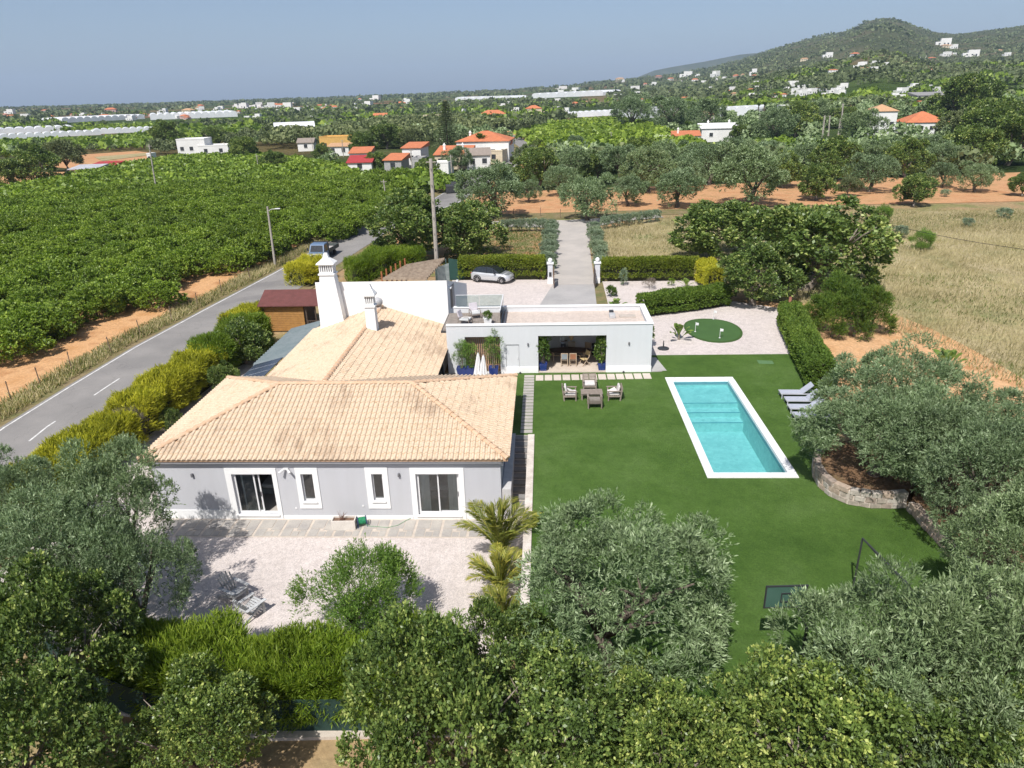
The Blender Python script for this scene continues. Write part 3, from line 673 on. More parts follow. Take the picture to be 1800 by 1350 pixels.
def chimney(par, cx, cy, z0, w0, w1, d, zs, zl, zt, slots):
    c = thing('chimney', None, None); c.parent = par
    a, b = w0/2, w1/2
    MB().add([(cx-a,cy-d/2,z0),(cx+a,cy-d/2,z0),(cx+a,cy+d/2,z0),(cx-a,cy+d/2,z0),(cx-b,cy-d/2+.04,zs),(cx+b,cy-d/2+.04,zs),(cx+b,cy+d/2-.04,zs),(cx-b,cy+d/2-.04,zs)],
             [(0,3,2,1),(4,5,6,7),(0,1,5,4),(1,2,6,5),(2,3,7,6),(3,0,4,7)]).build('shaft', MAT_WHITE, c)
    MB().box(cx-b-.07,cx+b+.07,cy-d/2-.03,cy+d/2+.03,zs+.001,zs+.10).build('collar', MAT_WHITE, c)
    q = d/2-.06; bw = b-.02
    mb = MB(); n = slots; step = 2*bw/(n+.6)
    mb.box(cx-bw,cx+bw,cy-q,cy+q,zs+.101,zs+.22).box(cx-bw,cx+bw,cy-q,cy+q,zl-.09,zl)
    for i in range(n+1):
        x = cx-bw+i*(2*bw-.07)/n
        mb.box(x,x+.07,cy-q,cy-q+.07,zs+.22,zl-.09).box(x,x+.07,cy+q-.07,cy+q,zs+.22,zl-.09)
    for i in range(1, 4):
        y = cy-q+i*(2*q-.07)/4
        mb.box(cx-bw,cx-bw+.07,y,y+.07,zs+.22,zl-.09).box(cx+bw-.07,cx+bw,y,y+.07,zs+.22,zl-.09)
    mb.build('lantern', MAT_WHITE, c)
    MB().box(cx-bw+.12,cx+bw-.12,cy-q+.12,cy+q-.12,zs+.15,zl-.05).build('flue', M('flue_grey',(.30,.29,.28),.9), c)
    e = b+.12; f = q+.14; k = .16
    MB().add([(cx-e,cy-f,zl+.001),(cx+e,cy-f,zl+.001),(cx+e,cy+f,zl+.001),(cx-e,cy+f,zl+.001),(cx-e,cy-f,zl+.07),(cx+e,cy-f,zl+.07),(cx+e,cy+f,zl+.07),(cx-e,cy+f,zl+.07),
              (cx-k-.06,cy-k,zl+(zt-zl)*.55),(cx+k+.06,cy-k,zl+(zt-zl)*.55),(cx+k+.06,cy+k,zl+(zt-zl)*.55),(cx-k-.06,cy+k,zl+(zt-zl)*.55),
              (cx-.1,cy-.1,zt),(cx+.1,cy-.1,zt),(cx+.1,cy+.1,zt),(cx-.1,cy+.1,zt)],
             [(3,2,1,0),(0,1,5,4),(1,2,6,5),(2,3,7,6),(3,0,4,7),(4,5,9,8),(5,6,10,9),(6,7,11,10),(7,4,8,11),(8,9,13,12),(9,10,14,13),(10,11,15,14),(11,8,12,15),(12,13,14,15)]).build('cap', MAT_WHITE, c)
chimney(wing, -11.42, 44.3, 4.4, .68, .62, .66, 6.45, 7.2, 7.95, 4)
v = thing('roof_vent', None, None); v.parent = wing
MB().box(-12.15,-11.75,48.3,48.7,4.8,5.25).build('vent_base', M('vent_plaster',(.62,.54,.48),.9), v)
MB().lathe([(.08,0),(.30,.06),(.36,.22),(.36,.36),(.28,.52),(.10,.60)], 14, (-11.95,48.5,5.27)).build('vent_cowl', M('vent_grey',(.42,.42,.43),.45,fine=0), v, smooth=True)

# ------------------------------------------------------------------ white two-storey block
blk = thing('white_block', 'tall plain white block with a big flared chimney behind the beige gable roof', 'house')
BF = 49.3
b0, b1, bd = (-16.55,BF), (-7.05,BF), 55.2
MB().prism([(-16.55,BF),(-7.05,BF),(-6.3,bd),(-16.55,bd)], .5, lambda x, y: 6.85-max(0,(y-BF))*.29).build('wall', MAT_WHITE, blk)
chimney(blk, -15.38, 48.85, 3.4, 1.9, 1.02, .88, 7.55, 8.3, 9.05, 6)
sd = Vector((.75,bd-BF,0)).normalized(); sn = Vector((sd.y,-sd.x,0))
def on_side(mb_, t0, t1, z0, z1, p0, p1):
    o = Vector((-7.05,BF,0)); P = [o+sd*t+sn*p for t in (t0,t1) for p in (p0,p1)]
    mb_.add([(P[i].x,P[i].y,z) for z in (z0,z1) for i in (0,1,3,2)], [(0,1,2,3),(7,6,5,4),(0,4,5,1),(1,5,6,2),(2,6,7,3),(3,7,4,0)])
d_ = thing('door', None, None); d_.parent = blk
mb = MB(); on_side(mb, .75, 1.9, 4.55, 6.2, .002, .03); mb.build('door_frame', M('grey_metal',(.30,.30,.31),.5,fine=0), d_)
mb = MB(); on_side(mb, .85, 1.25, 4.6, 6.12, .031, .045); mb.build('door_leaf', MAT_DARKM, d_)
mb = MB(); on_side(mb, 1.27, 1.85, 4.6, 6.12, .031, .042); mb.build('door_panel', M('grey_panel',(.34,.34,.35),.5,fine=0), d_)
for t in (.5, 2.6):
    mb = MB(); on_side(mb, t, t+.25, 6.1, 6.2, .0, .16); mb.build('wall_lamp', MAT_WPAINT, blk)

# ------------------------------------------------------------------ pool house
ph = thing('pool_house', 'flat roofed pale grey pool house with a wide open dining bay facing the lawn', 'pool house')
PX0, PX1, PY0, PY1, PT = -6.6, 6.95, 44.55, 49.1, 4.95
mb = MB(); wallx(mb, PX0, PX1, PY0, PY0+.3, LV-.3, PT, [(-.53,3.97,LV+.05,4.2), (-5.4,-3.06,LV+.02,4.18), (-2.68,-1.8,LV+.02,3.62)])
mb.box(PX1-.3,PX1,PY0+.3,PY1,LV-.3,PT).box(PX0,PX1-.3,PY1-.3,PY1,LV-.3,PT)
mb.box(-.9,-.6,PY0+.3,PY1-.3,LV,4.4).box(4.05,4.35,PY0+.3,PY1-.3,LV,4.4).box(-3.05,-2.85,PY0+.3,PY1-.3,LV,4.4)
mb.build('wall', MAT_PHW, ph)
MB().box(-.598,4.048,PY1-.33,PY1-.302,LV+.04,4.38).build('back_wall', M('bay_back',(.80,.80,.80),.9,(.78,.78,.78),fine=.02), ph)
mb = MB()
for a, b in ((-3.05,-.535), (3.975,PX1+.03)):
    mb.box(a, b, PY0-.03, PY0-.001, LV-.1, LV+.44)
mb.build('plinth', MAT_WPAINT, ph)
mb = MB(); mb.box(PX0,PX1+.05,PY0-.05,PY0+.34,PT+.001,PT+.05).box(PX1-.34,PX1+.05,PY0+.341,PY1+.05,PT+.001,PT+.05).box(PX0,PX1-.341,PY1-.34,PY1+.05,PT+.001,PT+.05)
mb.build('coping', MAT_WPAINT, ph)
MB().box(-2.95,PX1-.301,PY0+.301,PY1-.301,4.4,4.62).build('roof_gravel', m_gravel('roof_gravel',(.60,.52,.46),(.56,.48,.42)), ph)
MB().box(-.595,4.045,PY0-.02,PY1-.335,LV-.05,LV+.06).build('bay_floor', M('bay_floor',(.58,.50,.42),.8,(.52,.44,.37),2,.1,20), ph)
# roof fittings
MB().box(4.35,4.75,46.9,47.6,4.621,4.85).build('roof_hatch', M('hatch_grey',(.5,.5,.5),.7), ph, bevel=.02)
MB().box(4.4,4.7,47.75,48.1,4.621,4.9).build('roof_cowl', MAT_DARKM, ph, bevel=.02)
MB().box(5.05,6.15,47.0,47.6,4.621,4.70).build('roof_slab', M('slab_beige',(.50,.44,.38),.9), ph)
for x in (-1.9, 4.9): MB().box(x,x+.35,45.0,45.12,4.621,4.66).build('roof_outlet', MAT_DARKM, ph)
dd = thing('door', None, None); dd.parent = ph
MB().box(-2.66,-1.82,PY0+.06,PY0+.10,LV+.03,3.60).build('door_leaf', MAT_PHW, dd)
MB().box(-2.66,-1.82,PY0+.045,PY0+.059,LV+.03,LV+.44).build('kick_plate', MAT_WPAINT, dd)
MB().box(-1.92,-1.88,PY0+.0,PY0+.06,2.6,2.75).build('handle', MAT_ALU, dd)
for x in (-1.2, 5.45): MB().box(x-.05,x+.05,PY0-.1,PY0-.001,3.55,3.72).build('wall_lamp', MAT_LAMP, ph, bevel=.01)
for x in (5.15, -1.75): MB().lathe([(.07,0),(.07,.08),(.03,.12)], 10, (x,PY0-.12,LV)).build('spot_lamp', MAT_DARKM, ph)
# slatted screen in the left bay, each slat of its own
sc_ = thing('slat_screen', 'vertical timber slat screen in the left bay of the pool house behind the bamboo', 'screen')
MAT_SLAT = M('cedar_slat', (.50,.33,.22), .8, (.38,.24,.15), 4, .1, 30)
for i in range(17):
    x = -5.33+i*.137; MB().box(x, x+.07, PY0+.42, PY0+.47, LV+.02, 4.17).build('slat', MAT_SLAT, sc_)
MB().box(-5.38,-3.08,PY0+.472,PY0+.52,2.0,2.08).box(-5.38,-3.08,PY0+.472,PY0+.52,3.9,3.98).build('rail', MAT_SLAT, sc_)
# roof deck with boards
deck = thing('roof_deck', 'grey timber roof deck beside the white block above the bamboo bay', 'deck')
MAT_BOARD = M('deck_board', (.30,.26,.225), .85, (.22,.19,.165), 3, .15, 30)
for i in range(27):
    x = -6.88+i*.142; MB().box(x, x+.134, PY0+.345, PY1-.345, 4.5, 4.60).build('board', MAT_BOARD, deck)
MB().box(-7.0,-2.96,PY0+.31,PY1-.31,4.38,4.495).build('deck_base', MAT_DARKM, deck)
bal = thing('glass_balustrade', 'clear glass balustrade round the grey timber roof deck', 'balustrade')
for a, b in ((-6.4,-4.75), (-4.72,-3.06)): MB().box(a, b, PY1-.18, PY1-.165, PT+.06, 5.85).build('pane', MAT_GLASSB, bal)
for a, b in ((45.1,46.9), (46.93,48.8)): MB().box(-3.03, -3.015, a, b, 4.64, 5.85).build('pane', MAT_GLASSB, bal)
MB().box(-3.05,-2.995,44.95,48.85,5.851,5.875).box(-6.4,-3.06,PY1-.195,PY1-.15,5.851,5.875).build('top_rail', MAT_ALU, bal)
MB().box(-3.06,-2.985,44.95,48.85,4.622,4.72).box(-2.85,-2.79,44.95,48.85,4.622,4.78).build('base_rail', M('rail_grey',(.45,.46,.47),.5,fine=0), bal)
MB().box(-3.055,-3.0,48.86,48.92,4.6,5.9).build('post', MAT_ALU, bal)
# ================================================================== garden surfaces
def m_lawn():
    m, n, l, b = _mat('lawn_turf'); P = wpos(n)
    a = ramp(n, l, noise(n, l, P, .35, 6, .65), [(.28, (.058,.116,.021)), (.5, (.078,.146,.028)), (.72, (.102,.174,.044))])
    sx = n.new('ShaderNodeSeparateXYZ'); l.new(P, sx.inputs[0])
    fl = n.new('ShaderNodeMath'); fl.operation = 'FLOOR'; dv = n.new('ShaderNodeMath'); dv.operation = 'DIVIDE'; dv.inputs[1].default_value = 2.0; l.new(sx.outputs[1], dv.inputs[0]); l.new(dv.outputs[0], fl.inputs[0])
    wn = n.new('ShaderNodeTexWhiteNoise'); wn.noise_dimensions = '1D'; l.new(fl.outputs[0], wn.inputs['W'])      # turf comes in two-metre rolls
    s = ramp(n, l, wn.outputs[0], [(0, (.95,.96,.94)), (1, (1.05,1.04,1.06))])
    f = ramp(n, l, noise(n, l, P, 14, 6, .75), [(.3, (.68,)*3), (.7, (1.30,)*3)])
    g = ramp(n, l, noise(n, l, P, 2.2, 5, .65), [(.32, (.86,.88,.84)), (.68, (1.13,1.10,1.14))])
    c = mixc(n, l, 1.0, mixc(n, l, 1.0, mixc(n, l, 1.0, a, s, 'MULTIPLY'), f, 'MULTIPLY'), g, 'MULTIPLY')
    l.new(c, b.inputs['Base Color']); b.inputs['Roughness'].default_value = .8; b.inputs['Specular IOR Level'].default_value = .12
    bump(n, l, b, noise(n, l, P, 45, 5, .7), 1.0, .05); return m
MAT_LAWN = m_lawn()
MB().sheet([(-.68,11),(7.74,11),(7.74,44.54),(-2.1,44.54),(-2.1,35.12),(-.68,35.12)], LV)\
    .sheet([(7.74,11),(12.08,11),(12.08,30.39),(7.74,30.39)], LV).sheet([(7.74,43.41),(12.08,43.41),(12.08,47.8),(7.74,47.8)], LV)\
    .sheet([(12.08,11),(15.9,11),(15.95,23),(15.9,27.9),(14.8,27.9),(13.4,28.3),(12.9,29.6),(13.2,31.6),(15.9,35.5),(16.7,41),(17.9,47.8),(12.08,47.8)], LV)\
    .sheet([(7.0,45.0),(7.74,45.0),(7.74,47.8),(7.0,47.8)], LV).build('lawn', MAT_LAWN); struct(bpy.data.objects['lawn'])
MAT_PAVE = M('patio_stone', (.43,.40,.36), .85, (.33,.31,.29), 1.1, .2, 30, fine=.12)
MAT_PAVE2 = M('pale_paver', (.58,.51,.44), .85, (.52,.46,.40), 1.5, .15, 30)
MAT_JOINT = M('patio_joint', (.56,.49,.42), .9, (.47,.41,.35), 3, .2, 30)
MAT_COURT = M('court_paving', (.50,.45,.40), .85, (.42,.38,.34), 1, .1, 20)
struct(MB().sheet([(-6.9,39.2),(-2.1,39.2),(-2.1,44.54),(-6.9,44.54)], LV-.004).build('court_paving', MAT_COURT))
struct(MB().prism([(6.98,44.62),(8.05,44.75),(7.7,47.3),(6.98,47.3)], LV-.05, LV+.015).build('corner_slab', M('corner_concrete',(.44,.43,.41),.9,(.38,.37,.35),1)))
# patio of separate slabs along the house front
pat = struct(MB().box(-19.0,-2.1,27.62,29.17,-.05,.035).build('patio', MAT_JOINT))
pz = [(0,.62,.72,1.42),(.66,1.14,.56,1.42),(0,.44,.06,.68),(.48,.80,.06,.44),(.84,1.14,.06,.52)]
x = -18.9
while x < -3.4:
    for a, b, c_, d in pz:
        MB().box(x+a, x+b, 27.64+c_, 27.64+d, .036, .048+random.uniform(0,.008)).build('slab', MAT_PAVE, pat)
    MB().box(x+.48, x+.64, 27.64+.50, 27.64+.68, .036, .05).build('slab', MAT_PAVE2, pat)
    x += 1.27
# stepping slabs
path = struct(MB().box(-1.5,-.72,35.3,35.32,LV-.2,LV-.1).build('stepping_path', MAT_JOINT))
for i in range(19):
    y = 35.38+i*.463; MB().box(-1.46, -.80, y, y+.355, LV-.05, LV+.022+random.uniform(0,.006)).build('slab', MAT_PAVE, path)
for i in range(13):
    x = -.70+i*.588; MB().box(x, x+.50, 43.12+i*.015, 44.05+i*.015, LV-.05, LV+.022+random.uniform(0,.006)).build('slab', MAT_PAVE2, path)
# steps down beside the house and the wall that holds the lawn
st = thing('garden_steps', 'flight of dark stone steps between the house wall and the lawn', 'steps')
MAT_STEP = M('step_stone', (.25,.24,.235), .85, (.19,.185,.18), 2, .15, 30)
for i in range(12):
    y = 29.6+i*.458; z = (i+1)*LV/12
    MB().box(-1.72, -1.0, y, y+.43, z-.16, z).build('tread', MAT_STEP, st)
    MB().box(-1.72, -1.0, y+.43, y+.458, -.2, z+.02).build('riser', MAT_JOINT, st)
MB().box(-2.15,-1.722,29.3,35.3,-.2,1.62).build('kerb_wall', M('kerb_render',(.55,.54,.53),.9), st)
wl = thing('retaining_wall', 'long low pale wall holding the lawn edge beside the steps and the palm', 'wall')
MB().box(-.998,-.70,19.5,35.14,-.3,LV+.03).build('wall_body', M('wall_render',(.60,.55,.50),.9,(.48,.43,.38),1.2,.3,20), wl)
y = 19.5
while y < 35.0:
    MB().box(-1.03,-.68,y,min(y+.58,35.16),LV+.031,LV+.075).build('coping_stone', M('coping_stone',(.66,.60,.53),.9,(.52,.46,.40),2,.3,20), wl); y += .6

# ------------------------------------------------------------------ pool
pool = thing('swimming_pool', 'long rectangular turquoise swimming pool with white coping sunk in the lawn', 'pool')
MAT_COPE = M('pool_coping', (.80,.79,.78), .7, (.76,.75,.74), 2, .1, 40, fine=.03)
CX0, CX1, CY0, CY1 = 7.73, 12.09, 30.38, 43.42; QX0, QX1, QY0, QY1 = 8.13, 11.69, 30.84, 42.98
mb = MB()
def strip(a0, a1, b0, b1, ax, n, name):
    for i in range(n):
        t0 = a0+(a1-a0)*i/n; t1 = a0+(a1-a0)*(i+1)/n-.014
        (MB().box(t0,t1,b0,b1,LV-.1,LV+.05) if ax == 0 else MB().box(b0,b1,t0,t1,LV-.1,LV+.05)).build(name, MAT_COPE, pool)
strip(CX0, CX1, CY0, QY0, 0, 7, 'coping_stone'); strip(CX0, CX1, QY1, CY1, 0, 7, 'coping_stone')
strip(QY0, QY1, CX0, QX0, 1, 20, 'coping_stone'); strip(QY0, QY1, QX1, CX1, 1, 20, 'coping_stone')
def m_mosaic_caustics():
    m, n, l, b = _mat('pool_mosaic_caustics'); P = wpos(n)
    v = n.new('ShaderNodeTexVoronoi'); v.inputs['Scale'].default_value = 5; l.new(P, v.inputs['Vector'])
    a = ramp(n, l, v.outputs['Color'], [(0, (.28,.47,.46)), (.5, (.38,.58,.56)), (1, (.52,.70,.66))])  # tile tones, their contrast also standing in for caustic light on the basin
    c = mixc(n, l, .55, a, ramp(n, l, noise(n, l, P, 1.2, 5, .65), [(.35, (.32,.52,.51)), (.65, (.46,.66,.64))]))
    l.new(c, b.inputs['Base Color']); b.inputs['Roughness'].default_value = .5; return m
MAT_MOS = m_mosaic_caustics()
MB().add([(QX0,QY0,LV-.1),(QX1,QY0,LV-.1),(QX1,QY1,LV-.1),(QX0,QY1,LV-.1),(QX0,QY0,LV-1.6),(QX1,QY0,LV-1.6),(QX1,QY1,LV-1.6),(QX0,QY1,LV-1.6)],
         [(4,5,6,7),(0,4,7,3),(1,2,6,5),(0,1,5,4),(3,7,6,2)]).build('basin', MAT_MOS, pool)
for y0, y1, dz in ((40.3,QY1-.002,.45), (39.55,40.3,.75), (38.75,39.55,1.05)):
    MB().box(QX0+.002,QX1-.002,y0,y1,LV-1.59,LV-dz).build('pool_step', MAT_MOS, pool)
    MB().box(QX0+.01,QX1-.01,y0+.001,y0+.09,LV-dz+.001,LV-dz+.008).build('step_edge', M('edge_tile',(.10,.30,.36),.4,fine=.1), pool)
def m_water():
    m, n, l, b = _mat('pool_water'); P = wpos(n)
    t = n.new('ShaderNodeBsdfTransparent'); t.inputs[0].default_value = (.60,.88,.91,1)
    g = n.new('ShaderNodeBsdfGlossy'); g.inputs['Roughness'].default_value = .05
    bp = n.new('ShaderNodeBump'); bp.inputs['Strength'].default_value = .35; bp.inputs['Distance'].default_value = .05
    l.new(noise(n, l, P, 4.5, 4, .6, .6), bp.inputs['Height'])
    fr = n.new('ShaderNodeFresnel'); fr.inputs[0].default_value = 1.33
    l.new(bp.outputs[0], g.inputs['Normal']); l.new(bp.outputs[0], fr.inputs['Normal'])
    mx = n.new('ShaderNodeMixShader'); l.new(fr.outputs[0], mx.inputs[0]); l.new(t.outputs[0], mx.inputs[1]); l.new(g.outputs[0], mx.inputs[2])
    l.new(mx.outputs[0], n['Material Output'].inputs[0]); n.remove(b); return m
mb = MB(); mb.box(QX0+.001,QX0+.012,QY0+.02,QY1-.02,LV-.30,LV-.12).box(QX1-.012,QX1-.001,QY0+.02,QY1-.02,LV-.30,LV-.12).box(QX0+.02,QX1-.02,QY1-.012,QY1-.001,LV-.30,LV-.12); mb.build('tile_line', M('edge_tile',(.10,.30,.36)), pool)
MB().sheet([(QX0,QY0),(QX1,QY0),(QX1,QY1),(QX0,QY1)], LV-.14).build('water', m_water(), pool)

# ------------------------------------------------------------------ garden furniture
MAT_TEAK = M('weathered_teak', (.30,.25,.21), .85, (.22,.18,.15), 5, .15, 40)
MAT_CUSH = M('cushion', (.66,.62,.60), .95, (.60,.56,.54), 5, .25, 50, fine=.05)
def armchair(lab, loc, rz, pillow=True):
    t = thing('garden_armchair', lab, 'armchair', loc, rz, 'teak lounge set on the lawn')
    for sx in (-1, 1):
        MB().box(sx*.39-.035,sx*.39+.035,-.40,-.33,0,.60).build('leg', MAT_TEAK, t); MB().bar((sx*.39,.34,0),(sx*.39,.46,.84),.07).build('leg', MAT_TEAK, t)
        MB().box(sx*.39-.05,sx*.39+.05,-.44,.40,.601,.64).build('armrest', MAT_TEAK, t)
        MB().box(sx*.39-.025,sx*.39+.025,-.33,.36,.25,.31).build('side_rail', MAT_TEAK, t)
    MB().box(-.355,.355,-.40,-.35,.22,.32).build('front_rail', MAT_TEAK, t)
    for i in range(6): MB().box(-.355,.355,-.34+i*.12,-.25+i*.12,.30,.325).build('seat_slat', MAT_TEAK, t)
    for i in range(6): MB().box(-.355,.355,.36+i*.02,.385+i*.02,.36+i*.085,.415+i*.085).build('back_slat', MAT_TEAK, t)
    MB().box(-.33,.33,-.40,.30,.33,.46).build('seat_cushion', MAT_CUSH, t, bevel=.04)
    if pillow:
        o = MB().box(-.32,.32,-.06,.06,-.24,.24).build('back_cushion', MAT_CUSH, t, bevel=.05); o.location = (0,.24,.67); o.rotation_euler = (R(-14),0,0)
        o = MB().box(-.25,.25,-.05,.05,-.2,.2).build('loose_cushion', MAT_CUSH, t, bevel=.045); o.location = (.04,-.06,.53); o.rotation_euler = (R(-64),R(8),R(14))
    return t
armchair('teak armchair with pale cushions facing the pool, beside the slatted table', (1.42,40.15,LV), R(90))
armchair('teak armchair without back cushion standing near the stepping slabs of the pool house', (2.72,41.75,LV), 0, False)
armchair('teak armchair with pale cushions on the pool side of the slatted table', (4.12,40.15,LV), R(-90))
armchair('teak armchair showing its slatted back, turned towards the pool house', (2.86,38.95,LV), R(180), False)
t = thing('slatted_table', 'low slatted teak table in the middle of the lounge set', 'table', (2.76,40.25,LV))
for i in range(9): MB().box(-.66,.66,-.40+i*.09,-.33+i*.09,.40,.43).build('slat', MAT_TEAK, t)
for sx in (-1,1):
    for sy in (-1,1): MB().box(sx*.60-.04,sx*.60+.04,sy*.34-.04,sy*.34+.04,0,.399).build('leg', MAT_TEAK, t)
MB().box(-.55,.55,-.36,-.32,.32,.395).box(-.55,.55,.32,.36,.32,.395).build('apron', MAT_TEAK, t)
MAT_SLING = M('lounger_sling', (.42,.44,.50), .7, (.38,.40,.46), 4, .1, 60, fine=.05); MAT_LOUN = M('lounger_frame', (.50,.51,.55), .45, fine=0)
labs = ['grey sun lounger farthest from the camera, its backrest raised', 'grey sun lounger second from the hedge end of the row', 'grey sun lounger third in the row, partly under the olive tree', 'grey sun lounger closest to the olive tree, mostly hidden by its leaves']
for i, (lx, ly) in enumerate(((14.1,40.25),(14.1,39.2),(13.95,38.1),(13.85,37.0))):
    t = thing('sun_lounger', labs[i], 'sun lounger', (lx,ly,LV), R(-2), 'sun loungers beside the pool')
    for a, b, c_, d in ((0,2.0,-.33,-.28),(0,2.0,.28,.33),(0,.05,-.28,.28),(1.95,2.0,-.28,.28)): MB().box(a,b,c_,d,.27,.33).build('frame_rail', MAT_LOUN, t)
    for lx2 in (.05, 1.75):
        for s in (-1, 1): MB().box(lx2,lx2+.05,s*.305-.025,s*.305+.025,0,.27).build('leg', MAT_LOUN, t)
    MB().box(.05,1.28,-.28,.28,.315,.345).build('seat', MAT_SLING, t)
    b = MB().box(0,.78,-.30,.30,-.02,.02); b.build('backrest', MAT_SLING, t); k = t.children[-1]
    for k in t.children:
        if k.name.startswith('backrest'): k.location = (1.28,0,.34); k.rotation_euler = (0,R(-42),0)
# putting green
gr = thing('putting_green', 'oval putting green of short dark turf set in the pale gravel', 'putting green')
def oval(rx, ry, n=40, k=.22): return [(12.9+rx*math.cos(t)*(1+.08*math.sin(t+.6)), 53.3+ry*math.sin(t)*(1+.05*math.cos(2*t))) for t in (2*math.pi*i/n for i in range(n))]
MB().prism(oval(2.15,3.15), LV-.03, LV+.05).build('rim', M('green_rim',(.035,.085,.018),.9,(.05,.10,.02),8,.4,60), gr)
MB().prism(oval(1.98,2.95), LV+.0, LV+.065).build('turf', M('green_turf',(.055,.12,.032),.9,(.048,.105,.028),.8,.2,80), gr)
MAT_FLAG = M('flag_white', (.8,.8,.8), .7, fine=0)
for lab, px in (('thin white putting flag at the left edge of the putting green',(1222,583)), ('white flag numbered 1 nearest the camera on the putting green',(1265,594)), ('short white putting flag at the far edge of the putting green',(1254,561))):
    fx, fy = G(px[0],px[1],LV+.06)
    t = thing('golf_flag', lab, 'flag', (fx,fy,LV+.066), 0, 'flags on the putting green')
    MB().tube([(0,0,0),(0,0,.75)], .018, 6).build('pole', MAT_FLAG, t)
    MB().lathe([(.07,.0),(.07,.012),(.05,.014)], 12).build('cup', MAT_FLAG, t)
    MB().add([(0,0,.73),(.24,.02,.68),(.22,.0,.50),(0,0,.52),(0,.012,.73),(.24,.032,.68),(.22,.012,.50),(0,.012,.52)], [(0,1,2,3),(7,6,5,4),(0,4,5,1),(1,5,6,2),(2,6,7,3)]).build('flag_cloth', MAT_FLAG, t)
t = thing('parasol_base', 'round dark parasol base standing on the gravel beside the pool house', 'parasol base', (8.5,49.14,LV))
MB().lathe([(.42,0),(.42,.05),(.36,.08),(.06,.10),(.05,.12),(.045,.42)], 20).build('base_plate', MAT_DARKM, t); MB().tube([(0,0,.40),(0,0,.62)], .035, 8).build('sleeve', MAT_DARKM, t)
struct(MB().sheet([(14.45,45.9),(15.45,45.8),(15.5,46.45),(14.5,46.6)], LV+.006).build('turf_patch', M('turf_patch',(.10,.19,.08),.9,(.09,.17,.07),3)))
# goal
goal = thing('football_goal', 'black football goal with a thin net on the lawn beside the low stone wall', 'goal')
gA, gB = Vector((11.45,22.3,LV)), Vector((11.85,19.75,LV)); up = Vector((0,0,2.12)); bk = Vector((1.35,.1,0)); mid = Vector((1.0,.07,.95))
for a, b in ((gA,gA+up),(gB,gB+up)): MB().tube([a,b],.035,8).build('post', MAT_DARKM, goal)
MB().tube([gA+up,gB+up],.035,8).build('crossbar', MAT_DARKM, goal)
MB().tube([gA,gA+bk],.025,6).tube([gB,gB+bk],.025,6).tube([gA+bk,gB+bk],.025,6).build('ground_frame', MAT_DARKM, goal)
for a in (gA, gB): MB().tube([a+up,a+mid,a+bk],.018,6).build('back_stay', MAT_DARKM, goal)
mb = MB()
for i in range(14):
    a = gA.lerp(gB, i/13); mb.tube([a+up,a+mid,a+bk],.004,3,False)
for j in range(12):
    t_ = j/11; f = (lambda a: (a+up).lerp(a+mid,t_*2)) if t_ < .5 else (lambda a: (a+mid).lerp(a+bk,t_*2-1)); mb.tube([f(gA),f(gB)],.004,3,False)
mb.build('net', M('net_black',(.05,.055,.05),.8,fine=0), goal)['kind'] = 'stuff'
# basketball hoop
hp = thing('basketball_hoop', 'green acrylic basketball backboard with a red ring above the olive leaves', 'basketball hoop', (7.45,18.45,LV), R(183))
MB().box(-.62,.62,0,.02,2.2,2.98).build('backboard', M('acrylic', (.055,.12,.09), .25, (.07,.14,.11), 1.0, spec=.5, fine=0), hp)
mb = MB(); frame(mb, -.66,.66,-.01,.03,2.16,3.02,.045); mb.build('board_frame', MAT_DARKM, hp)
MB().box(-.27,-.25,-.012,-.003,2.2,2.98).box(.25,.27,-.012,-.003,2.2,2.98).build('board_line', M('board_line',(.7,.7,.7),.6,fine=0), hp)
MB().tube([(.0+.225*math.cos(q), -.32+.225*math.sin(q), 2.42) for q in (2*math.pi*i/20 for i in range(21))], .018, 6).build('ring', M('ring_red',(.55,.06,.04),.4,fine=0), hp)
mb = MB(); frame(mb,-.16,.16,.031,.05,2.4,2.75,.03); mb.box(-.05,.05,-.12,-.012,2.38,2.45); mb.build('bracket', MAT_DARKM, hp)
MB().tube([(-.5,.7,0),(-.5,.65,1.9),(-.35,.3,2.3),(-.1,.06,2.55)], .05, 8).build('pole', MAT_DARKM, hp); MB().box(-.9,-.1,.3,1.2,0,.2).build('base', MAT_DARKM, hp, bevel=.05)
# planter box, hose reel
MAT_PLB = M('planter_concrete', (.66,.62,.57), .9, (.58,.54,.49), 2, .2, 30)
t = thing('planter_box', 'pale concrete planter box with a bare twiggy plant against the house front', 'planter', (-9.66,28.42,.05), R(2))
mb = MB(); mb.box(-.56,.56,-.24,-.19,0,.5).box(-.56,.56,.19,.24,0,.5).box(-.56,-.51,-.19,.19,0,.5).box(.51,.56,-.19,.19,0,.5).box(-.51,.51,-.19,.19,0,.04); mb.build('box_wall', MAT_PLB, t)
MB().box(-.508,.508,-.188,.188,.05,.42).build('soil', M('planter_soil',(.20,.12,.08),.95,(.14,.09,.06),8,.6,20), t)
mb = MB()
for i in range(14): mb.tube([(random.uniform(-.2,.1),random.uniform(-.08,.08),.42),(random.uniform(-.3,.2),random.uniform(-.15,.15),random.uniform(.65,.95))],[.012,.004],4)
mb.build('twigs', M('twig_brown',(.22,.12,.09),.9), t)
t = thing('hose_reel', 'green garden hose wound on a dark blue reel beside the planter box', 'hose reel', (-8.86,28.6,.05), R(20))
MAT_HOSE = M('hose_green', (.03,.26,.12), .5, fine=0)
mb = MB()
for s in (-1, 1): mb.tube([(s*.2,math.cos(q)*.22,.26+math.sin(q)*.22) for q in (2*math.pi*i/16 for i in range(17))],.025,6); mb.bar((s*.22,-.2,0),(s*.22,0,.28),.03).bar((s*.22,.2,0),(s*.22,0,.28),.03)
mb.build('reel_frame', M('reel_blue',(.03,.06,.13),.5,fine=0), t)
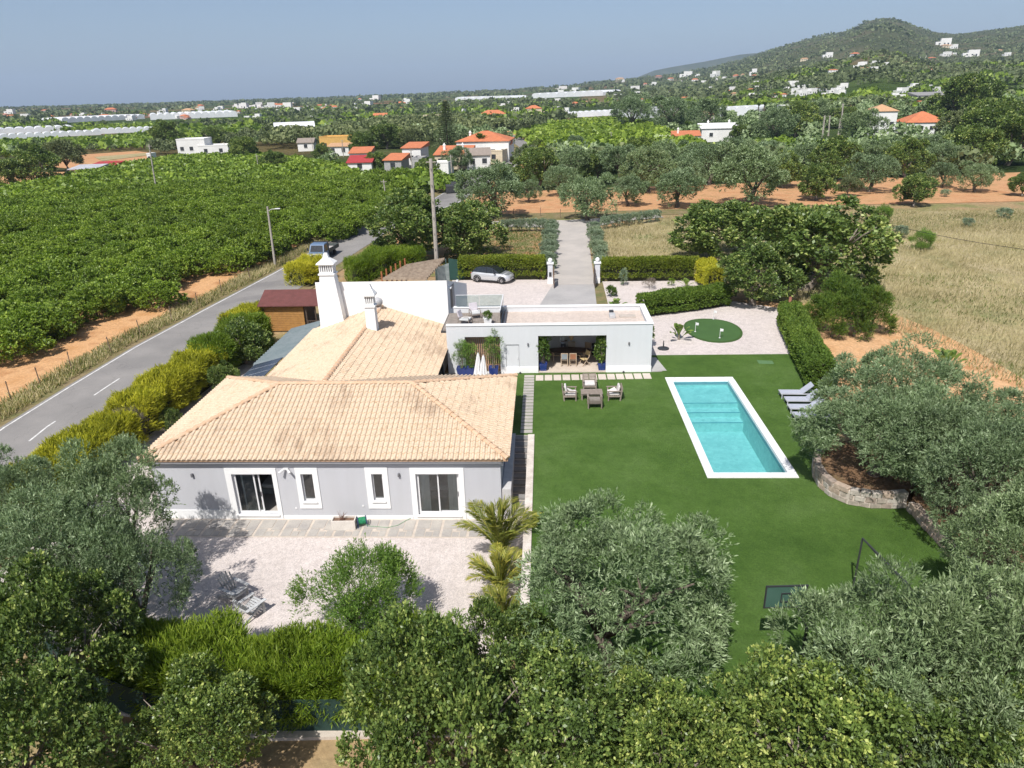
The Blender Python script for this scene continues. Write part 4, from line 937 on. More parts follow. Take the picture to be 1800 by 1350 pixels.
MB().tube([(-.17+.34*i/90, .17*math.cos(i*.62), .26+.17*math.sin(i*.62)) for i in range(91)], .022, 6).build('coil', MAT_HOSE, t, smooth=True)
MB().tube([(.15,-.15,.12),(.35,-.25,.03),(.7,-.4,.02),(1.1,-.62,.02),(1.6,-.6,.02),(2.0,-.35,.02),(2.3,-.2,.02)], .016, 6).build('hose_end', M('hose_pale',(.25,.38,.25),.6,fine=0), t)
# adirondack chairs
MAT_ADI = M('grey_painted_wood', (.52,.53,.53), .85, (.38,.38,.38), 6, .2, 30)
def adirondack(lab, loc, rz):
    t = thing('adirondack_chair', lab, 'garden chair', loc, rz, 'adirondack chairs on the terrace')
    for s in (-1, 1):
        MB().bar((s*.31,-.45,.40),(s*.31,.62,.03),.045,.11).build('side_rail', MAT_ADI, t)
        MB().box(s*.34-.02,s*.34+.02,-.47,-.36,0,.56).build('front_leg', MAT_ADI, t)
        MB().box(s*.36-.075,s*.36+.075,-.55,.38,.561,.585).build('armrest', MAT_ADI, t)
    for i in range(6): MB().bar((-.31,-.46+i*.10,.455-i*.034),(.31,-.46+i*.10,.455-i*.034),.085,.022).build('seat_slat', MAT_ADI, t)
    for i in range(5):
        x = -.22+i*.11; hh = .95-.05*abs(i-2)**1.6; MB().bar((x,.10,.24),(x*1.25,.10+.42*hh/.95,.24+.82*hh/.95),.095,.02,(1,0,0)).build('back_slat', MAT_ADI, t)
    MB().box(-.34,.34,.34,.38,.50,.56).build('back_rail', MAT_ADI, t); MB().box(-.33,.33,-.48,-.47,.30,.40).build('front_rail', MAT_ADI, t)
adirondack('pale grey slatted adirondack chair with its rounded back in the olive shade', (-12.95,23.35,.03), R(62))
adirondack('pale grey slatted chair closest to the bright hedge on the gravel terrace', (-11.85,22.25,.03), R(150))

# ------------------------------------------------------------------ stones of the planter and the low wall
MAT_STONE = [M('stone_%d' % i, c, .9, tuple(q*.7 for q in c), 5, .4, 18) for i, c in enumerate([(.42,.36,.30),(.50,.45,.39),(.36,.29,.24),(.46,.36,.28)])]
MAT_BED2 = m_soil('shaded_bed_soil', (.17,.10,.055), (.21,.13,.075), (.13,.10,.05), .8)  # brown soil, darkened in colour to paint in the shade under the olives
def stone_wall(name, lab, line, h, th, courses, base=LV):
    t = thing(name, lab, 'wall'); pts = dense(line, .38); ch = h/courses
    for j in range(courses):
        P = pts if j % 2 == 0 else [((a[0]+b[0])/2, (a[1]+b[1])/2) for a, b in zip(pts, pts[1:])]
        for a, b in zip(P, P[1:]):
            d = Vector((b[0]-a[0], b[1]-a[1], 0)); L = d.length; d.normalize(); nrm = Vector((-d.y,d.x,0)); g = .012
            j1 = random.uniform(-.025,.035); w_ = th/2
            c0 = [Vector((a[0],a[1],0))+d*g-nrm*(w_+j1), Vector((b[0],b[1],0))-d*g-nrm*(w_+random.uniform(-.02,.03)), Vector((b[0],b[1],0))-d*g+nrm*w_, Vector((a[0],a[1],0))+d*g+nrm*w_]
            z0 = base+j*ch+.006; z1 = base+(j+1)*ch-.006+random.uniform(-.01,.015)
            vs = [(p.x,p.y,z0) for p in c0]+[(p.x*.985+.015*(a[0]+b[0])/2,p.y*.985+.015*(a[1]+b[1])/2,z1) for p in c0]
            MB().add(vs, [(3,2,1,0),(4,5,6,7),(0,1,5,4),(1,2,6,5),(2,3,7,6),(3,0,4,7)]).build('stone', random.choice(MAT_STONE), t, bevel=.025)
    ribbon('mortar', line, -th/2+.05, th/2-.05, 0, MAT_JOINT).parent = t
    o = [c for c in t.children if c.name.startswith('mortar')][0]
    ex = o.modifiers.new('solid','SOLIDIFY'); ex.thickness = h-.06; ex.offset = 1
    return t
stone_wall('stone_planter', 'curved rough stone wall round the foot of the olive tree at the lawn edge',
           [(13.9,32.4),(13.25,31.6),(12.9,30.5),(12.85,29.5),(13.05,28.7),(13.5,28.15),(14.3,27.85),(15.2,27.8),(15.85,27.9)], .78, .34, 3)
stone_wall('low_stone_wall', 'straight low stone wall running along the shaded lawn edge towards the camera', [(15.98,27.6),(16.02,25),(16.05,22),(16.05,18)], .5, .36, 2)
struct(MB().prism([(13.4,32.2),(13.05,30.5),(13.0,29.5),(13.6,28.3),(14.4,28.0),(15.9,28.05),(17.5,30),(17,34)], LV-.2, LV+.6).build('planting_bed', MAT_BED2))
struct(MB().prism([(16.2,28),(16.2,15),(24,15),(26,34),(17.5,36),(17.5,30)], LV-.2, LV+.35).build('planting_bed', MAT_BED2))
# ================================================================== things at the pool house
FZ = LV+.06
MAT_WOODD = M('dark_table_wood', (.10,.065,.045), .6, (.07,.045,.03), 4, .1, 30); MAT_WOODL = M('pale_chair_wood', (.46,.36,.26), .8, (.38,.29,.2), 5, .1, 30)
t = thing('dining_table', 'long oval dark wood dining table on crossed legs inside the open bay', 'table', (1.55,46.75,FZ))
MB().prism([(1.55*math.cos(q)*1.02, .62*math.sin(q)) for q in (2*math.pi*i/32 for i in range(32))], .72, .77).build('table_top', MAT_WOODD, t)
for s in (-1, 1):
    MB().bar((s*1.05,-.4,0),(s*1.05,.35,.72),.08).build('leg', MAT_WOODL, t); MB().bar((s*1.06,.4,0),(s*1.06,-.35,.719),.08).build('leg', MAT_WOODL, t)
MB().bar((-1.05,0,.36),(1.05,0,.36),.07).build('stretcher', MAT_WOODL, t)
def chair(lab, loc, rz, cloth, group='dining chairs in the pool house bay'):
    t = thing('dining_chair', lab, 'chair', loc, rz, group)
    for s in (-1, 1):
        MB().bar((s*.22,-.22,0),(s*.22,-.22,.45),.045).build('leg', MAT_WOODL, t); MB().bar((s*.22,.24,0),(s*.22,.20,.93),.045).build('leg', MAT_WOODL, t)
    MB().box(-.24,.24,-.25,.2,.44,.47).build('seat', MAT_WOODL, t)
    MB().box(-.19,.19,.195,.215,.52,.90).build('backrest', cloth, t); MB().box(-.24,.24,.185,.225,.901,.95).build('top_rail', MAT_WOODL, t)
    MB().box(-.2,.2,-.23,-.21,.15,.19).box(-.2,.2,.215,.235,.15,.19).build('stretcher', MAT_WOODL, t)
cx_ = lambda px, y: AT(px, 630, y)[0]
chair('dining chair with a blue-grey back, left of the pair facing the lawn', (cx_(992,45.75),45.75,FZ), R(180), M('cloth_bluegrey',(.26,.30,.32),.9))
chair('dining chair with a brown back, right of the pair facing the lawn', (cx_(1007,45.75),45.75,FZ), R(180), M('cloth_brown',(.33,.15,.08),.9))
chair('dining chair draped with dark red cloth beside the left potted plant', (cx_(968,47.0),46.9,FZ), R(90), M('cloth_red',(.36,.03,.035),.9))
chair('dining chair behind the far right end of the oval table', (cx_(1031,47.6),47.6,FZ), R(-30), M('cloth_tan',(.34,.25,.16),.9))
chair('dining chair with a pale back against the rear wall of the bay', (cx_(1005,47.8),47.8,FZ), 0, M('cloth_beige',(.42,.36,.28),.9))
t = thing('director_chair', 'folding director chair with yellow canvas turned sideways near the bay floor edge', 'chair', (cx_(1027,45.85),45.85,FZ), R(-60))
for s in (-1, 1):
    MB().bar((s*.26,-.3,0),(s*.26,.22,.62),.04).build('leg', MAT_WOODL, t); MB().bar((s*.26+.045*s,.3,0),(s*.26+.045*s,-.22,.62),.04).build('leg', MAT_WOODL, t); MB().bar((s*.26,.2,.55),(s*.26,.36,1.0),.035).build('back_post', MAT_WOODL, t)
MAT_YEL = M('canvas_yellow',(.58,.45,.22),.9); MB().box(-.25,.25,-.22,.2,.43,.45).build('seat', MAT_YEL, t); MB().bar((0,.25,.66),(0,.35,.95),.5,.02,(0,1,0)).build('backrest', MAT_YEL, t)
t = thing('waste_bin', 'dark tapered bin standing by the rear wall of the dining bay', 'bin', (cx_(1047,47.9),47.9,FZ))
MB().lathe([(.22,0),(.28,.7),(.30,.72),(.30,.78),(.1,.8)], 16).build('bin_body', MAT_DARKM, t, smooth=False)
MAT_RAF = M('rattan', (.44,.32,.20), .9, (.33,.23,.14), 20, .3, 60)
for lab, px, kind in (('wide round rattan pendant lamp hanging on the left in the bay',988,0),('tall tapered rattan pendant lamp hanging in the middle of the bay',1004,1),('wide round rattan pendant lamp hanging on the right in the bay',1021,0)):
    t = thing('pendant_lamp', lab, 'lamp', (cx_(px,46.8),46.8,0), 0, 'rattan lamps over the dining table')
    z = 3.75 if kind == 0 else 3.4
    MB().lathe([(.08,z+.14),(.36,z+.04),(.40,z),(.36,z-.03)] if kind == 0 else [(.06,z+.45),(.2,z+.1),(.16,z-.12),(.05,z-.3)], 14).build('shade', MAT_RAF, t)
    MB().tube([(0,0,z+.1),(0,0,4.4)],.012,5).build('cord', MAT_DARKM, t)
# the person behind the table: one skinned body
def person(loc, rz):
    P = thing('person', 'person in a white shirt and dark trousers standing behind the oval dining table', 'person', loc, rz)
    vs = [(0,0,.95),(0,0,1.15),(0,.0,1.36),(0,-.01,1.46),(0,-.03,1.52),(0,-.03,1.62),(0,-.02,1.70),
          (-.10,0,.90),(-.11,-.02,.50),(-.11,.02,.08),(-.11,-.14,.03),(.10,0,.90),(.11,-.02,.50),(.11,.02,.08),(.11,-.14,.03),
          (-.19,0,1.38),(-.27,-.02,1.12),(-.10,-.20,1.10),(.0,-.24,1.12),(.19,0,1.38),(.28,-.02,1.13),(.12,-.22,1.16),(.02,-.26,1.19)]
    es = [(0,1),(1,2),(2,3),(3,4),(4,5),(5,6),(0,7),(7,8),(8,9),(9,10),(0,11),(11,12),(12,13),(13,14),(2,15),(15,16),(16,17),(17,18),(2,19),(19,20),(20,21),(21,22)]
    rad = [.145,.135,.15,.06,.075,.095,.07,.10,.065,.045,.04,.10,.065,.045,.04,.07,.05,.04,.035,.07,.05,.04,.035]
    me = bpy.data.meshes.new('body'); me.from_pydata(vs, es, []); o = bpy.data.objects.new('body', me); C.objects.link(o); o.parent = P
    sk = o.modifiers.new('skin','SKIN'); sk.use_smooth_shade = True
    for i, s in enumerate(me.skin_vertices[0].data): s.radius = (rad[i], rad[i]*(.75 if i in (0,1,2) else 1)); s.use_root = (i == 0)
    o.modifiers.new('sub','SUBSURF').levels = 2
    m, n, l, b = _mat('person_skin_and_clothes'); tc = n.new('ShaderNodeTexCoord'); sx = n.new('ShaderNodeSeparateXYZ'); l.new(tc.outputs['Object'], sx.inputs[0])
    c = ramp(n, l, sx.outputs[2], [(.05,(.03,.03,.03)),(.06,(.06,.065,.09)),(.92,(.06,.065,.09)),(.925,(.74,.74,.75)),(1.0,(.74,.74,.75))])
    r2 = n.new('ShaderNodeMath'); r2.operation = 'GREATER_THAN'; r2.inputs[1].default_value = 1.455; l.new(sx.outputs[2], r2.inputs[0])
    c = mixc(n, l, r2.outputs[0], c, (.20,.115,.075))
    ax = n.new('ShaderNodeMath'); ax.operation = 'LESS_THAN'; ax.inputs[1].default_value = -.13; l.new(sx.outputs[1], ax.inputs[0])
    az = n.new('ShaderNodeMath'); az.operation = 'GREATER_THAN'; az.inputs[1].default_value = .95; l.new(sx.outputs[2], az.inputs[0])
    mm = n.new('ShaderNodeMath'); mm.operation = 'MULTIPLY'; l.new(ax.outputs[0], mm.inputs[0]); l.new(az.outputs[0], mm.inputs[1])
    c = mixc(n, l, mm.outputs[0], c, (.20,.115,.075)); l.new(c, b.inputs['Base Color']); me.materials.append(m)
    MB().lathe([(.02,.135),(.075,.115),(.108,.05),(.11,-.02),(.09,-.07)],12,(0,.0,1.64)).build('hair', M('hair_black',(.015,.013,.012),.7,fine=0), P, smooth=True)
    fc = MB()
    for s in (-1, 1): fc.lathe([(.004,-.008),(.014,0),(.004,.008)],8,(s*.035,-.118,1.63))
    fc.build('eyes', M('eye_dark',(.02,.02,.02),.4,fine=0), P)
    MB().add([(-.014,-.118,1.585),(.014,-.118,1.585),(0,-.118,1.625),(0,-.145,1.59)],[(0,1,3),(1,2,3),(2,0,3)]).build('nose', M('face_skin',(.20,.115,.075),.6,fine=0), P)
    for s, y0, z0 in ((-1,-.25,1.12),(1,-.27,1.19)):
        fb = MB()
        for k in range(5): fb.tube([(s*-.02,y0,z0+.02-k*.016),(s*-.05,y0-.035,z0+.02-k*.018),(s*-.075,y0-.03,z0+.015-k*.018)],[.009,.008,.006],5)
        fb.build('fingers', M('face_skin',(.20,.115,.075)), P)
person((cx_(990,47.75),47.75,FZ), R(15))
# parasols
def parasol(lab, x, y, top, h):
    t = thing('closed_parasol', lab, 'parasol', (x,y,LV), 0, 'closed parasols in the court'); t.rotation_euler = (0,R(2),0)
    n = 16; prof = [(.03,top),(.07,top-.12),(.12,top-.5),(.2,top-1.1),(.29,top-1.75),(.30,top-1.82)]
    rings = [[((r*(1+(.28 if k % 2 else -.18)))*math.cos(2*math.pi*k/n), (r*(1+(.28 if k % 2 else -.18)))*math.sin(2*math.pi*k/n), z) for k in range(n)] for r, z in prof]
    MB().loft(rings).build('canopy', MAT_FABW, t); MB().tube([(0,0,0),(0,0,top+.05)],.028,8).build('pole', MAT_ALU, t)
    MB().lathe([(.14,top-.85),(.165,top-.88),(.14,top-.91)],14).build('tie', M('tie_grey',(.5,.5,.5),.8,fine=0), t); MB().box(-.3,.3,-.3,.3,0,.08).build('base', MAT_DARKM, t)
p1 = AT(839,640,42.6); p2 = AT(848,640,42.2)
parasol('slim closed white parasol, the taller of the pair behind the tiled ridge', p1[0], 42.6, AT(839,621,42.6)[2]-LV, 2)
parasol('full closed white parasol, the lower of the pair behind the tiled ridge', p2[0], 42.2, AT(845,625,42.2)[2]-LV, 2)
# roof deck furniture
def deckchair(lab, loc, rz):
    t = thing('lounge_chair', lab, 'lounge chair', loc, rz, 'lounge chairs on the roof deck')
    for s in (-1, 1):
        MB().tube([(s*.32,-.36,0),(s*.33,-.33,.55),(s*.33,.1,.60),(s*.32,.42,.50),(s*.31,.45,.0)],.025,6).build('side_frame', MAT_TEAK, t)
    MB().box(-.3,.3,-.34,.36,.30,.44).build('seat_cushion', M('cushion_pale',(.60,.61,.60),.95), t, bevel=.04)
    o = MB().box(-.3,.3,-.06,.06,0,.55).build('back_cushion', M('cushion_mauve',(.56,.52,.55),.95), t, bevel=.05); o.location = (0,.34,.42); o.rotation_euler = (R(-18),0,0)
    MB().box(-.32,.32,-.35,-.3,.24,.3).box(-.32,.32,.32,.38,.24,.3).build('cross_rail', MAT_TEAK, t)
deckchair('lounge chair with pale cushion on the roof deck, closer to the parapet front', (-5.45,46.1,4.6), R(75))
deckchair('lounge chair with mauve back cushion on the roof deck, behind the other', (-4.95,47.6,4.6), R(20))
t = thing('deck_planter', 'square white planter with a small green plant on the roof deck', 'planter', (-3.95,46.0,4.6), R(8))
MB().add([(-.22,-.22,0),(.22,-.22,0),(.22,.22,0),(-.22,.22,0),(-.27,-.27,.45),(.27,-.27,.45),(.27,.27,.45),(-.27,.27,.45)],[(3,2,1,0),(0,1,5,4),(1,2,6,5),(2,3,7,6),(3,0,4,7),(4,5,6,7)]).build('pot', MAT_WPAINT, t)
put('leaves', crown('deck_plant', L_BROAD, .28,.28,.22,8,.12,150,4,.12,.05,.1,.62), t)

# ================================================================== gate, shed, lean-to, pergola
MAT_PIL = M('pillar_render', (.64,.65,.68), .85, (.58,.59,.62), 2)
for lab, x, y, s in (('white gate pillar with a ball on top and an intercom, left of the driveway',.45,68.9,1), ('white gate pillar with a ball on top, right of the driveway',5.05,68.8,-1)):
    t = thing('gate_pillar', lab, 'gate pillar', (x,y,LV), 0, 'gate pillars')
    MB().box(-.27,.27,-.27,.27,0,.55).build('foot', MAT_WPAINT, t); MB().box(-.24,.24,-.24,.24,.551,1.95).build('shaft', MAT_PIL, t)
    MB().box(-.33,.33,-.33,.33,1.951,2.07).build('cap', MAT_WPAINT, t)
    MB().lathe([(.03,0),(.12,.03),(.2,.12),(.22,.22),(.2,.32),(.12,.41),(.02,.44)],14,(0,0,2.071)).build('ball', MAT_WPAINT, t, smooth=True)
    if s > 0: MB().box(-.12,.12,-.30,-.241,.75,1.15).build('intercom', MAT_DARKM, t)
    g = thing('gate_leaf', 'brown metal gate leaf swung open against the %s pillar' % ('left' if s > 0 else 'right'), 'gate', (x+s*.34,y-.2,LV), R(0), 'open gate leaves')
    mt = M('gate_brown',(.20,.12,.075),.6,(.15,.09,.06),4) if s > 0 else M('gate_dark',(.10,.075,.06),.6)
    mb = MB()
    mb.box(-.03,.03,-1.95,0,.08,.14).box(-.03,.03,-1.95,0,1.68,1.74).box(-.03,.03,-1.95,-1.89,.141,1.679).box(-.03,.03,-.06,0,.141,1.679).build('gate_frame', mt, g)
    for i in range(13): MB().box(-.012,.012,-1.87+i*.14,-1.75+i*.14,.15,1.67).build('bar', mt, g)
# garden shed
sz = Tz(-22,59)
shed = thing('garden_shed', 'brown timber garden shed with a dark red roof beside the road hedge', 'shed', (0,0,sz))
MAT_SHED = M('shed_timber', (.42,.22,.07), .8, (.33,.17,.055), 3, .1, 20); MAT_SHEDR = M('shed_roof', (.15,.055,.05), .9, (.12,.045,.04), 2, .4, 60); MAT_DKW = M('dark_timber', (.09,.065,.05), .8)
sx0, sx1, sy0, sy1 = -24.0, -20.6, 57.4, 60.6
for i in range(14): MB().box(sx0, sx1, sy0, sy0+.06, .05+i*.16, .195+i*.16).build('plank', MAT_SHED, shed)
MB().box(sx0,sx1,sy0+.061,sy1,.0,2.3).build('shed_body', MAT_DKW, shed)
MB().add([(sx0-.35,sy0-.4,2.3),(-18.7,sy0-.4,2.3),(-18.7,59.1,3.15),(sx0-.35,59.1,3.15),(-18.7,sy1+.4,2.3),(sx0-.35,sy1+.4,2.3),(sx0-.35,sy0-.4,2.38),(-18.7,sy0-.4,2.38),(-18.7,59.1,3.25),(sx0-.35,59.1,3.25),(-18.7,sy1+.4,2.38),(sx0-.35,sy1+.4,2.38)],
         [(3,2,1,0),(5,4,2,3),(6,7,8,9),(9,8,10,11),(0,1,7,6),(4,5,11,10),(1,2,8,7),(2,4,10,8),(3,0,6,9),(5,3,9,11)]).build('shed_roof', MAT_SHEDR, shed)
for x in (-20.4,-19.6,-18.85): MB().box(x,x+.1,sy0-.1,sy0,0,2.31).build('porch_post', MAT_DKW, shed)
for i in range(8): MB().box(-20.28+i*.19,-20.22+i*.19,sy0-.07,sy0-.04,.08,.9).build('baluster', MAT_DKW, shed)
MB().box(-20.3,-18.85,sy0-.08,sy0-.03,.901,.97).build('rail', MAT_DKW, shed)
# lean-to with solar panels and ribbed metal sheets
lt = thing('lean_to_roof', 'dark lean-to roof of ribbed metal sheets along the rear wing', 'lean-to')
def sl(x): return 2.35+(x+19.9)*.26
MAT_RIB = M('ribbed_sheet', (.13,.165,.17), .45, (.17,.20,.205), 1.5, 0, 40, spec=.5)
y = 44.3
while y < 52.0:
    MB().add([(-19.9,y,sl(-19.9)),(-17.12,y,sl(-17.12)),(-17.12,y+.40,sl(-17.12)),(-19.9,y+.40,sl(-19.9)),(-19.9,y+.22,sl(-19.9)+.15),(-17.12,y+.22,sl(-17.12)+.15),(-17.12,y+.30,sl(-17.12)+.15),(-19.9,y+.30,sl(-19.9)+.15)],
             [(0,1,5,4),(4,5,6,7),(7,6,2,3),(0,4,7,3)]).build('metal_sheet', MAT_RIB, lt); y += .42
for yy in (41,44.1,48,51.8): MB().box(-19.85,-19.73,yy,yy+.12,0,2.33).build('post', MAT_DARKM, lt)
MB().box(-19.88,-19.72,40.6,52.1,2.2,2.33).build('beam', MAT_DARKM, lt)
MAT_PV = M('solar_cell', (.035,.045,.075), .22, (.05,.06,.09), 3, 0, 30, spec=.6, fine=.05)
for i, lab in enumerate(('dark solar panel closest to the tiled corner, on the lean-to','dark solar panel in the middle of the three','dark solar panel next to the ribbed metal sheets')):
    y0 = 40.75+i*1.17
    t = thing('solar_panel', lab, 'solar panel', (0,y0,0), 0, 'solar panels on the lean-to')
    MB().add([(-19.7,0,sl(-19.7)+.06),(-17.7,0,sl(-17.7)+.06),(-17.7,1.12,sl(-17.7)+.06),(-19.7,1.12,sl(-19.7)+.06),(-19.7,0,sl(-19.7)+.10),(-17.7,0,sl(-17.7)+.10),(-17.7,1.12,sl(-17.7)+.10),(-19.7,1.12,sl(-19.7)+.10)],
             [(3,2,1,0),(4,5,6,7),(0,1,5,4),(1,2,6,5),(2,3,7,6),(3,0,4,7)]).build('cell_sheet', MAT_PV, t)
    mb = MB()
    for a, b in ((0,.03),(1.09,1.12)): mb.add([(-19.7,a,sl(-19.7)+.101),(-17.7,a,sl(-17.7)+.101),(-17.7,b,sl(-17.7)+.101),(-19.7,b,sl(-19.7)+.101)],[(0,1,2,3)])
    mb.build('panel_frame', M('panel_frame',(.40,.42,.44),.4,fine=0), t)
# reed pergola behind the white block
pg = thing('reed_pergola', 'sloping brown reed pergola roof with rust coloured posts behind the white block', 'pergola')
def pt(px, py, z): a = G(px,py,z); return Vector((a[0],a[1],z))
A_, B_, C_, D_ = pt(672,492,3.1), pt(750,492,3.4), pt(783,455,4.3), pt(716,467,3.9)
MAT_REED = M('reed', (.30,.24,.18), .95, (.20,.15,.11), 3, .5, 40)
for i in range(12):
    a = A_.lerp(D_, i/12); b = B_.lerp(C_, i/12); c_ = B_.lerp(C_, (i+.86)/12); d = A_.lerp(D_, (i+.86)/12); m_ = [p+Vector((0,0,.2)) for p in (a.lerp(d,.35), b.lerp(c_,.35), b.lerp(c_,.65), a.lerp(d,.65))]
    MB().add([a,b,c_,d]+m_, [(0,1,5,4),(4,5,6,7),(7,6,2,3),(3,2,1,0),(0,4,7,3),(1,2,6,5)]).build('reed_bundle', MAT_REED, pg)
MAT_RUST = M('rust_post', (.34,.13,.05), .8, (.26,.1,.04), 4)
for i in range(6):
    p = A_.lerp(D_, .04+i*.185)+Vector((-.12,0,0)); MB().box(p.x-.07,p.x+.07,p.y-.07,p.y+.07,Tz(p.x,p.y),p.z+.75).build('post', MAT_RUST, pg)
for f in (.0, .5, 1.0):
    p = B_.lerp(C_, f); MB().box(p.x-.06,p.x+.06,p.y-.06,p.y+.06,LV-.1,p.z-.02).build('post', M('post_teal',(.10,.16,.15),.6), pg)
MB().add([(C_.x-.9,C_.y-1.3,LV),(C_.x+.3,C_.y-.1,LV),(C_.x+.3,C_.y-.1,3.9),(C_.x-.9,C_.y-1.3,3.7),(C_.x-.9,C_.y-1.25,LV),(C_.x+.3,C_.y-.05,LV),(C_.x+.3,C_.y-.05,3.9),(C_.x-.9,C_.y-1.25,3.7)],[(0,1,2,3),(7,6,5,4),(0,4,5,1),(1,5,6,2),(2,6,7,3),(3,7,4,0)]).build('side_screen', M('screen_pale',(.36,.40,.38),.7,(.25,.3,.28),3), pg)
sc2 = thing('shade_screen', 'dark green shade cloth screen between the pergola and the parked car', 'screen')
a, b = G(790,492,LV), G(822,491,LV)
MB().add([(a[0],a[1],LV),(b[0],b[1],LV),(b[0]-.3,b[1]+.1,LV+1.9),(a[0],a[1]+.1,LV+2.2),(a[0],a[1]+.03,LV),(b[0],b[1]+.03,LV),(b[0]-.3,b[1]+.13,LV+1.9),(a[0],a[1]+.13,LV+2.2)],[(0,1,2,3),(7,6,5,4),(0,4,5,1),(1,5,6,2),(2,6,7,3),(3,7,4,0)]).build('screen_cloth', M('shade_cloth',(.018,.055,.045),.8,(.025,.07,.055),2,.2,20), sc2)

# ================================================================== vehicles
MAT_TYRE = M('tyre', (.02,.02,.02), .85, fine=0); MAT_RIMM = M('alloy', (.45,.45,.46), .3, metal=.8, fine=0)
MAT_SILVER = M('silver_paint', (.56,.57,.58), .28, (.54,.55,.56), 2, spec=.6, metal=.35, fine=0); MAT_BLKP = M('black_paint', (.02,.022,.026), .2, spec=.6, fine=0)
MAT_CGLASS = M('car_glass', (.02,.026,.03), .06, spec=.8, fine=0); MAT_LIGHT = M('lamp_lens', (.75,.76,.77), .15, fine=0); MAT_PLATE = M('plate', (.72,.72,.70), .5, fine=0)
def wheel(par, x, y, r, w, side):
    wn = thing('wheel', None, None, (x,y,r)); wn.parent = par
    def lat(prof, n=20):
        m = MB(); m.lathe(prof, n); m.xf(Matrix.Rotation(R(90)*-side,4,'X')); return m
    lat([(r*.62,-w/2),(r*.93,-w/2),(r,-w*.35),(r,w*.35),(r*.93,w/2),(r*.62,w/2)]).build('tyre', MAT_TYRE, wn, smooth=False)
    m = lat([(r*.60,-w*.2),(r*.60,w*.42),(r*.56,w*.40)]); m.build('rim', MAT_DARKM, wn)
    m = MB()
    for k in range(5):
        a = 2*math.pi*k/5; m.bar((.03*math.cos(a),.03*math.sin(a),w*.46),(r*.58*math.cos(a),r*.58*math.sin(a),w*.44),.09,.03)
    m.lathe([(.06,w*.4),(.06,w*.49)],10); m.xf(Matrix.Rotation(R(90)*-side,4,'X')); m.build('spokes', MAT_RIMM, wn)
def car():
    c0 = G(864,497,LV); t = thing('parked_car', 'silver compact suv with a black roof parked by the clipped hedge', 'car', (c0[0]+.1,c0[1]+.6,LV), R(-20))
    # stations along x (rear -2.1 .. front 2.1): lower body sections
    def sec(x, hw, z0, z1, tuck=.06): return [(x,-hw+.05,z0),(x,-hw,z0+.12),(x,-hw,z1-.14),(x,-hw+tuck,z1),(x,hw-tuck,z1),(x,hw,z1-.14),(x,hw,z0+.12),(x,hw-.05,z0)]
    st_ = [(-2.1,.62,.42,.80,.05),(-2.04,.80,.30,.98,.08),(-1.75,.88,.24,1.04,.09),(-1.2,.90,.22,1.03,.08),(-.4,.88,.22,1.0,.07),(.5,.88,.22,1.0,.07),(1.0,.90,.22,1.0,.12),(1.5,.88,.24,.95,.16),(1.88,.80,.27,.86,.18),(2.04,.66,.32,.76,.12),(2.11,.5,.38,.64,.05)]
    MB().loft([sec(*s) for s in st_]).build('body', MAT_SILVER, t, smooth=True, bevel=0)
    def cab(x, hw, z): return [(x,-hw,z),(x,hw,z)]
    # greenhouse
    g = [(-1.95,.70,1.02),(-1.55,.62,1.42),(-1.2,.60,1.54),(-.2,.60,1.56),(.3,.60,1.50),(1.08,.70,1.0)]
    vs = []; 
    for x, hw, z in g: vs += [(x,-hw,z),(x,hw,z)]
    bs = [(-1.95,.80,.97),(1.08,.80,.97)]
    n = len(g); base = [(x,-.80,.985) for x, _, _ in g]+[(x,.80,.985) for x, _, _ in g]
    m = MB().add(vs, [(2*i,2*i+1,2*i+3,2*i+2) for i in range(n-1)]); m.build('roof', MAT_BLKP, t, smooth=False)
    for s in (0, 1):
        ys = -1 if s == 0 else 1; p = [(x,ys*hw,z) for x, hw, z in g]; q = [(x,ys*.80,.99) for x, _, _ in g]
        MB().add(p+q, [(i,i+1,n+i+1,n+i) if s else (i+1,i,n+i,n+i+1) for i in range(n-1)]).build('side_glass', MAT_CGLASS, t)
        MB().bar((-.35,ys*.83,1.0),(-.38,ys*.64,1.53),.07,.03).bar((.55,ys*.83,1.0),(.35,ys*.63,1.50),.05,.03).build('pillar', MAT_BLKP, t)
        MB().box(-.30,.42,ys*.885-.008,ys*.885+.008,.30,.33).build('sill_trim', MAT_BLKP, t)
        m = MB()
        for xx in (-1.32, 1.32): m.tube([(xx+.40*math.cos(q_),ys*.875,.34+.40*math.sin(q_)) for q_ in (math.pi*i/12 for i in range(13))],.06,6)
        m.tube([(-.95,ys*.87,.27),(.95,ys*.87,.27)],.06,6); m.build('arch_trim', M('trim_black',(.03,.03,.032),.6,fine=0), t)
        MB().box(.55,.72,ys*.98-.09,ys*.98+.09,1.0,1.13).build('mirror', MAT_BLKP, t, bevel=.03)
        MB().box(-.15,.05,ys*.882-.012,ys*.882+.012,.84,.87).build('door_handle', MAT_SILVER, t)
        MB().lathe([(.13,0),(.13,.03),(.02,.04)],12).xf(Matrix.Translation((2.0,ys*.52,.58)) @ Matrix.Rotation(R(90),4,'Y')).build('headlight', MAT_LIGHT, t)
        MB().box(-2.09,-1.9,ys*.66-.12,ys*.66+.12,.86,.96).build('tail_light', M('tail_red',(.35,.02,.02),.2,fine=0), t)
        for xx in (-1.32, 1.32): wheel(t, xx, ys*.80, .335, .22, ys)
    MB().add([(1.10,-.66,1.01),(1.10,.66,1.01),(.34,.57,1.49),(.34,-.57,1.49)],[(0,1,2,3)]).build('windscreen', MAT_CGLASS, t)
    MB().add([(1.12,-.74,1.003),(1.12,.74,1.003),(1.9,.56,.885),(1.9,-.56,.885)],[(3,2,1,0)]).build('bonnet', M('bonnet_grey',(.30,.32,.33),.25,metal=.3,fine=0), t)
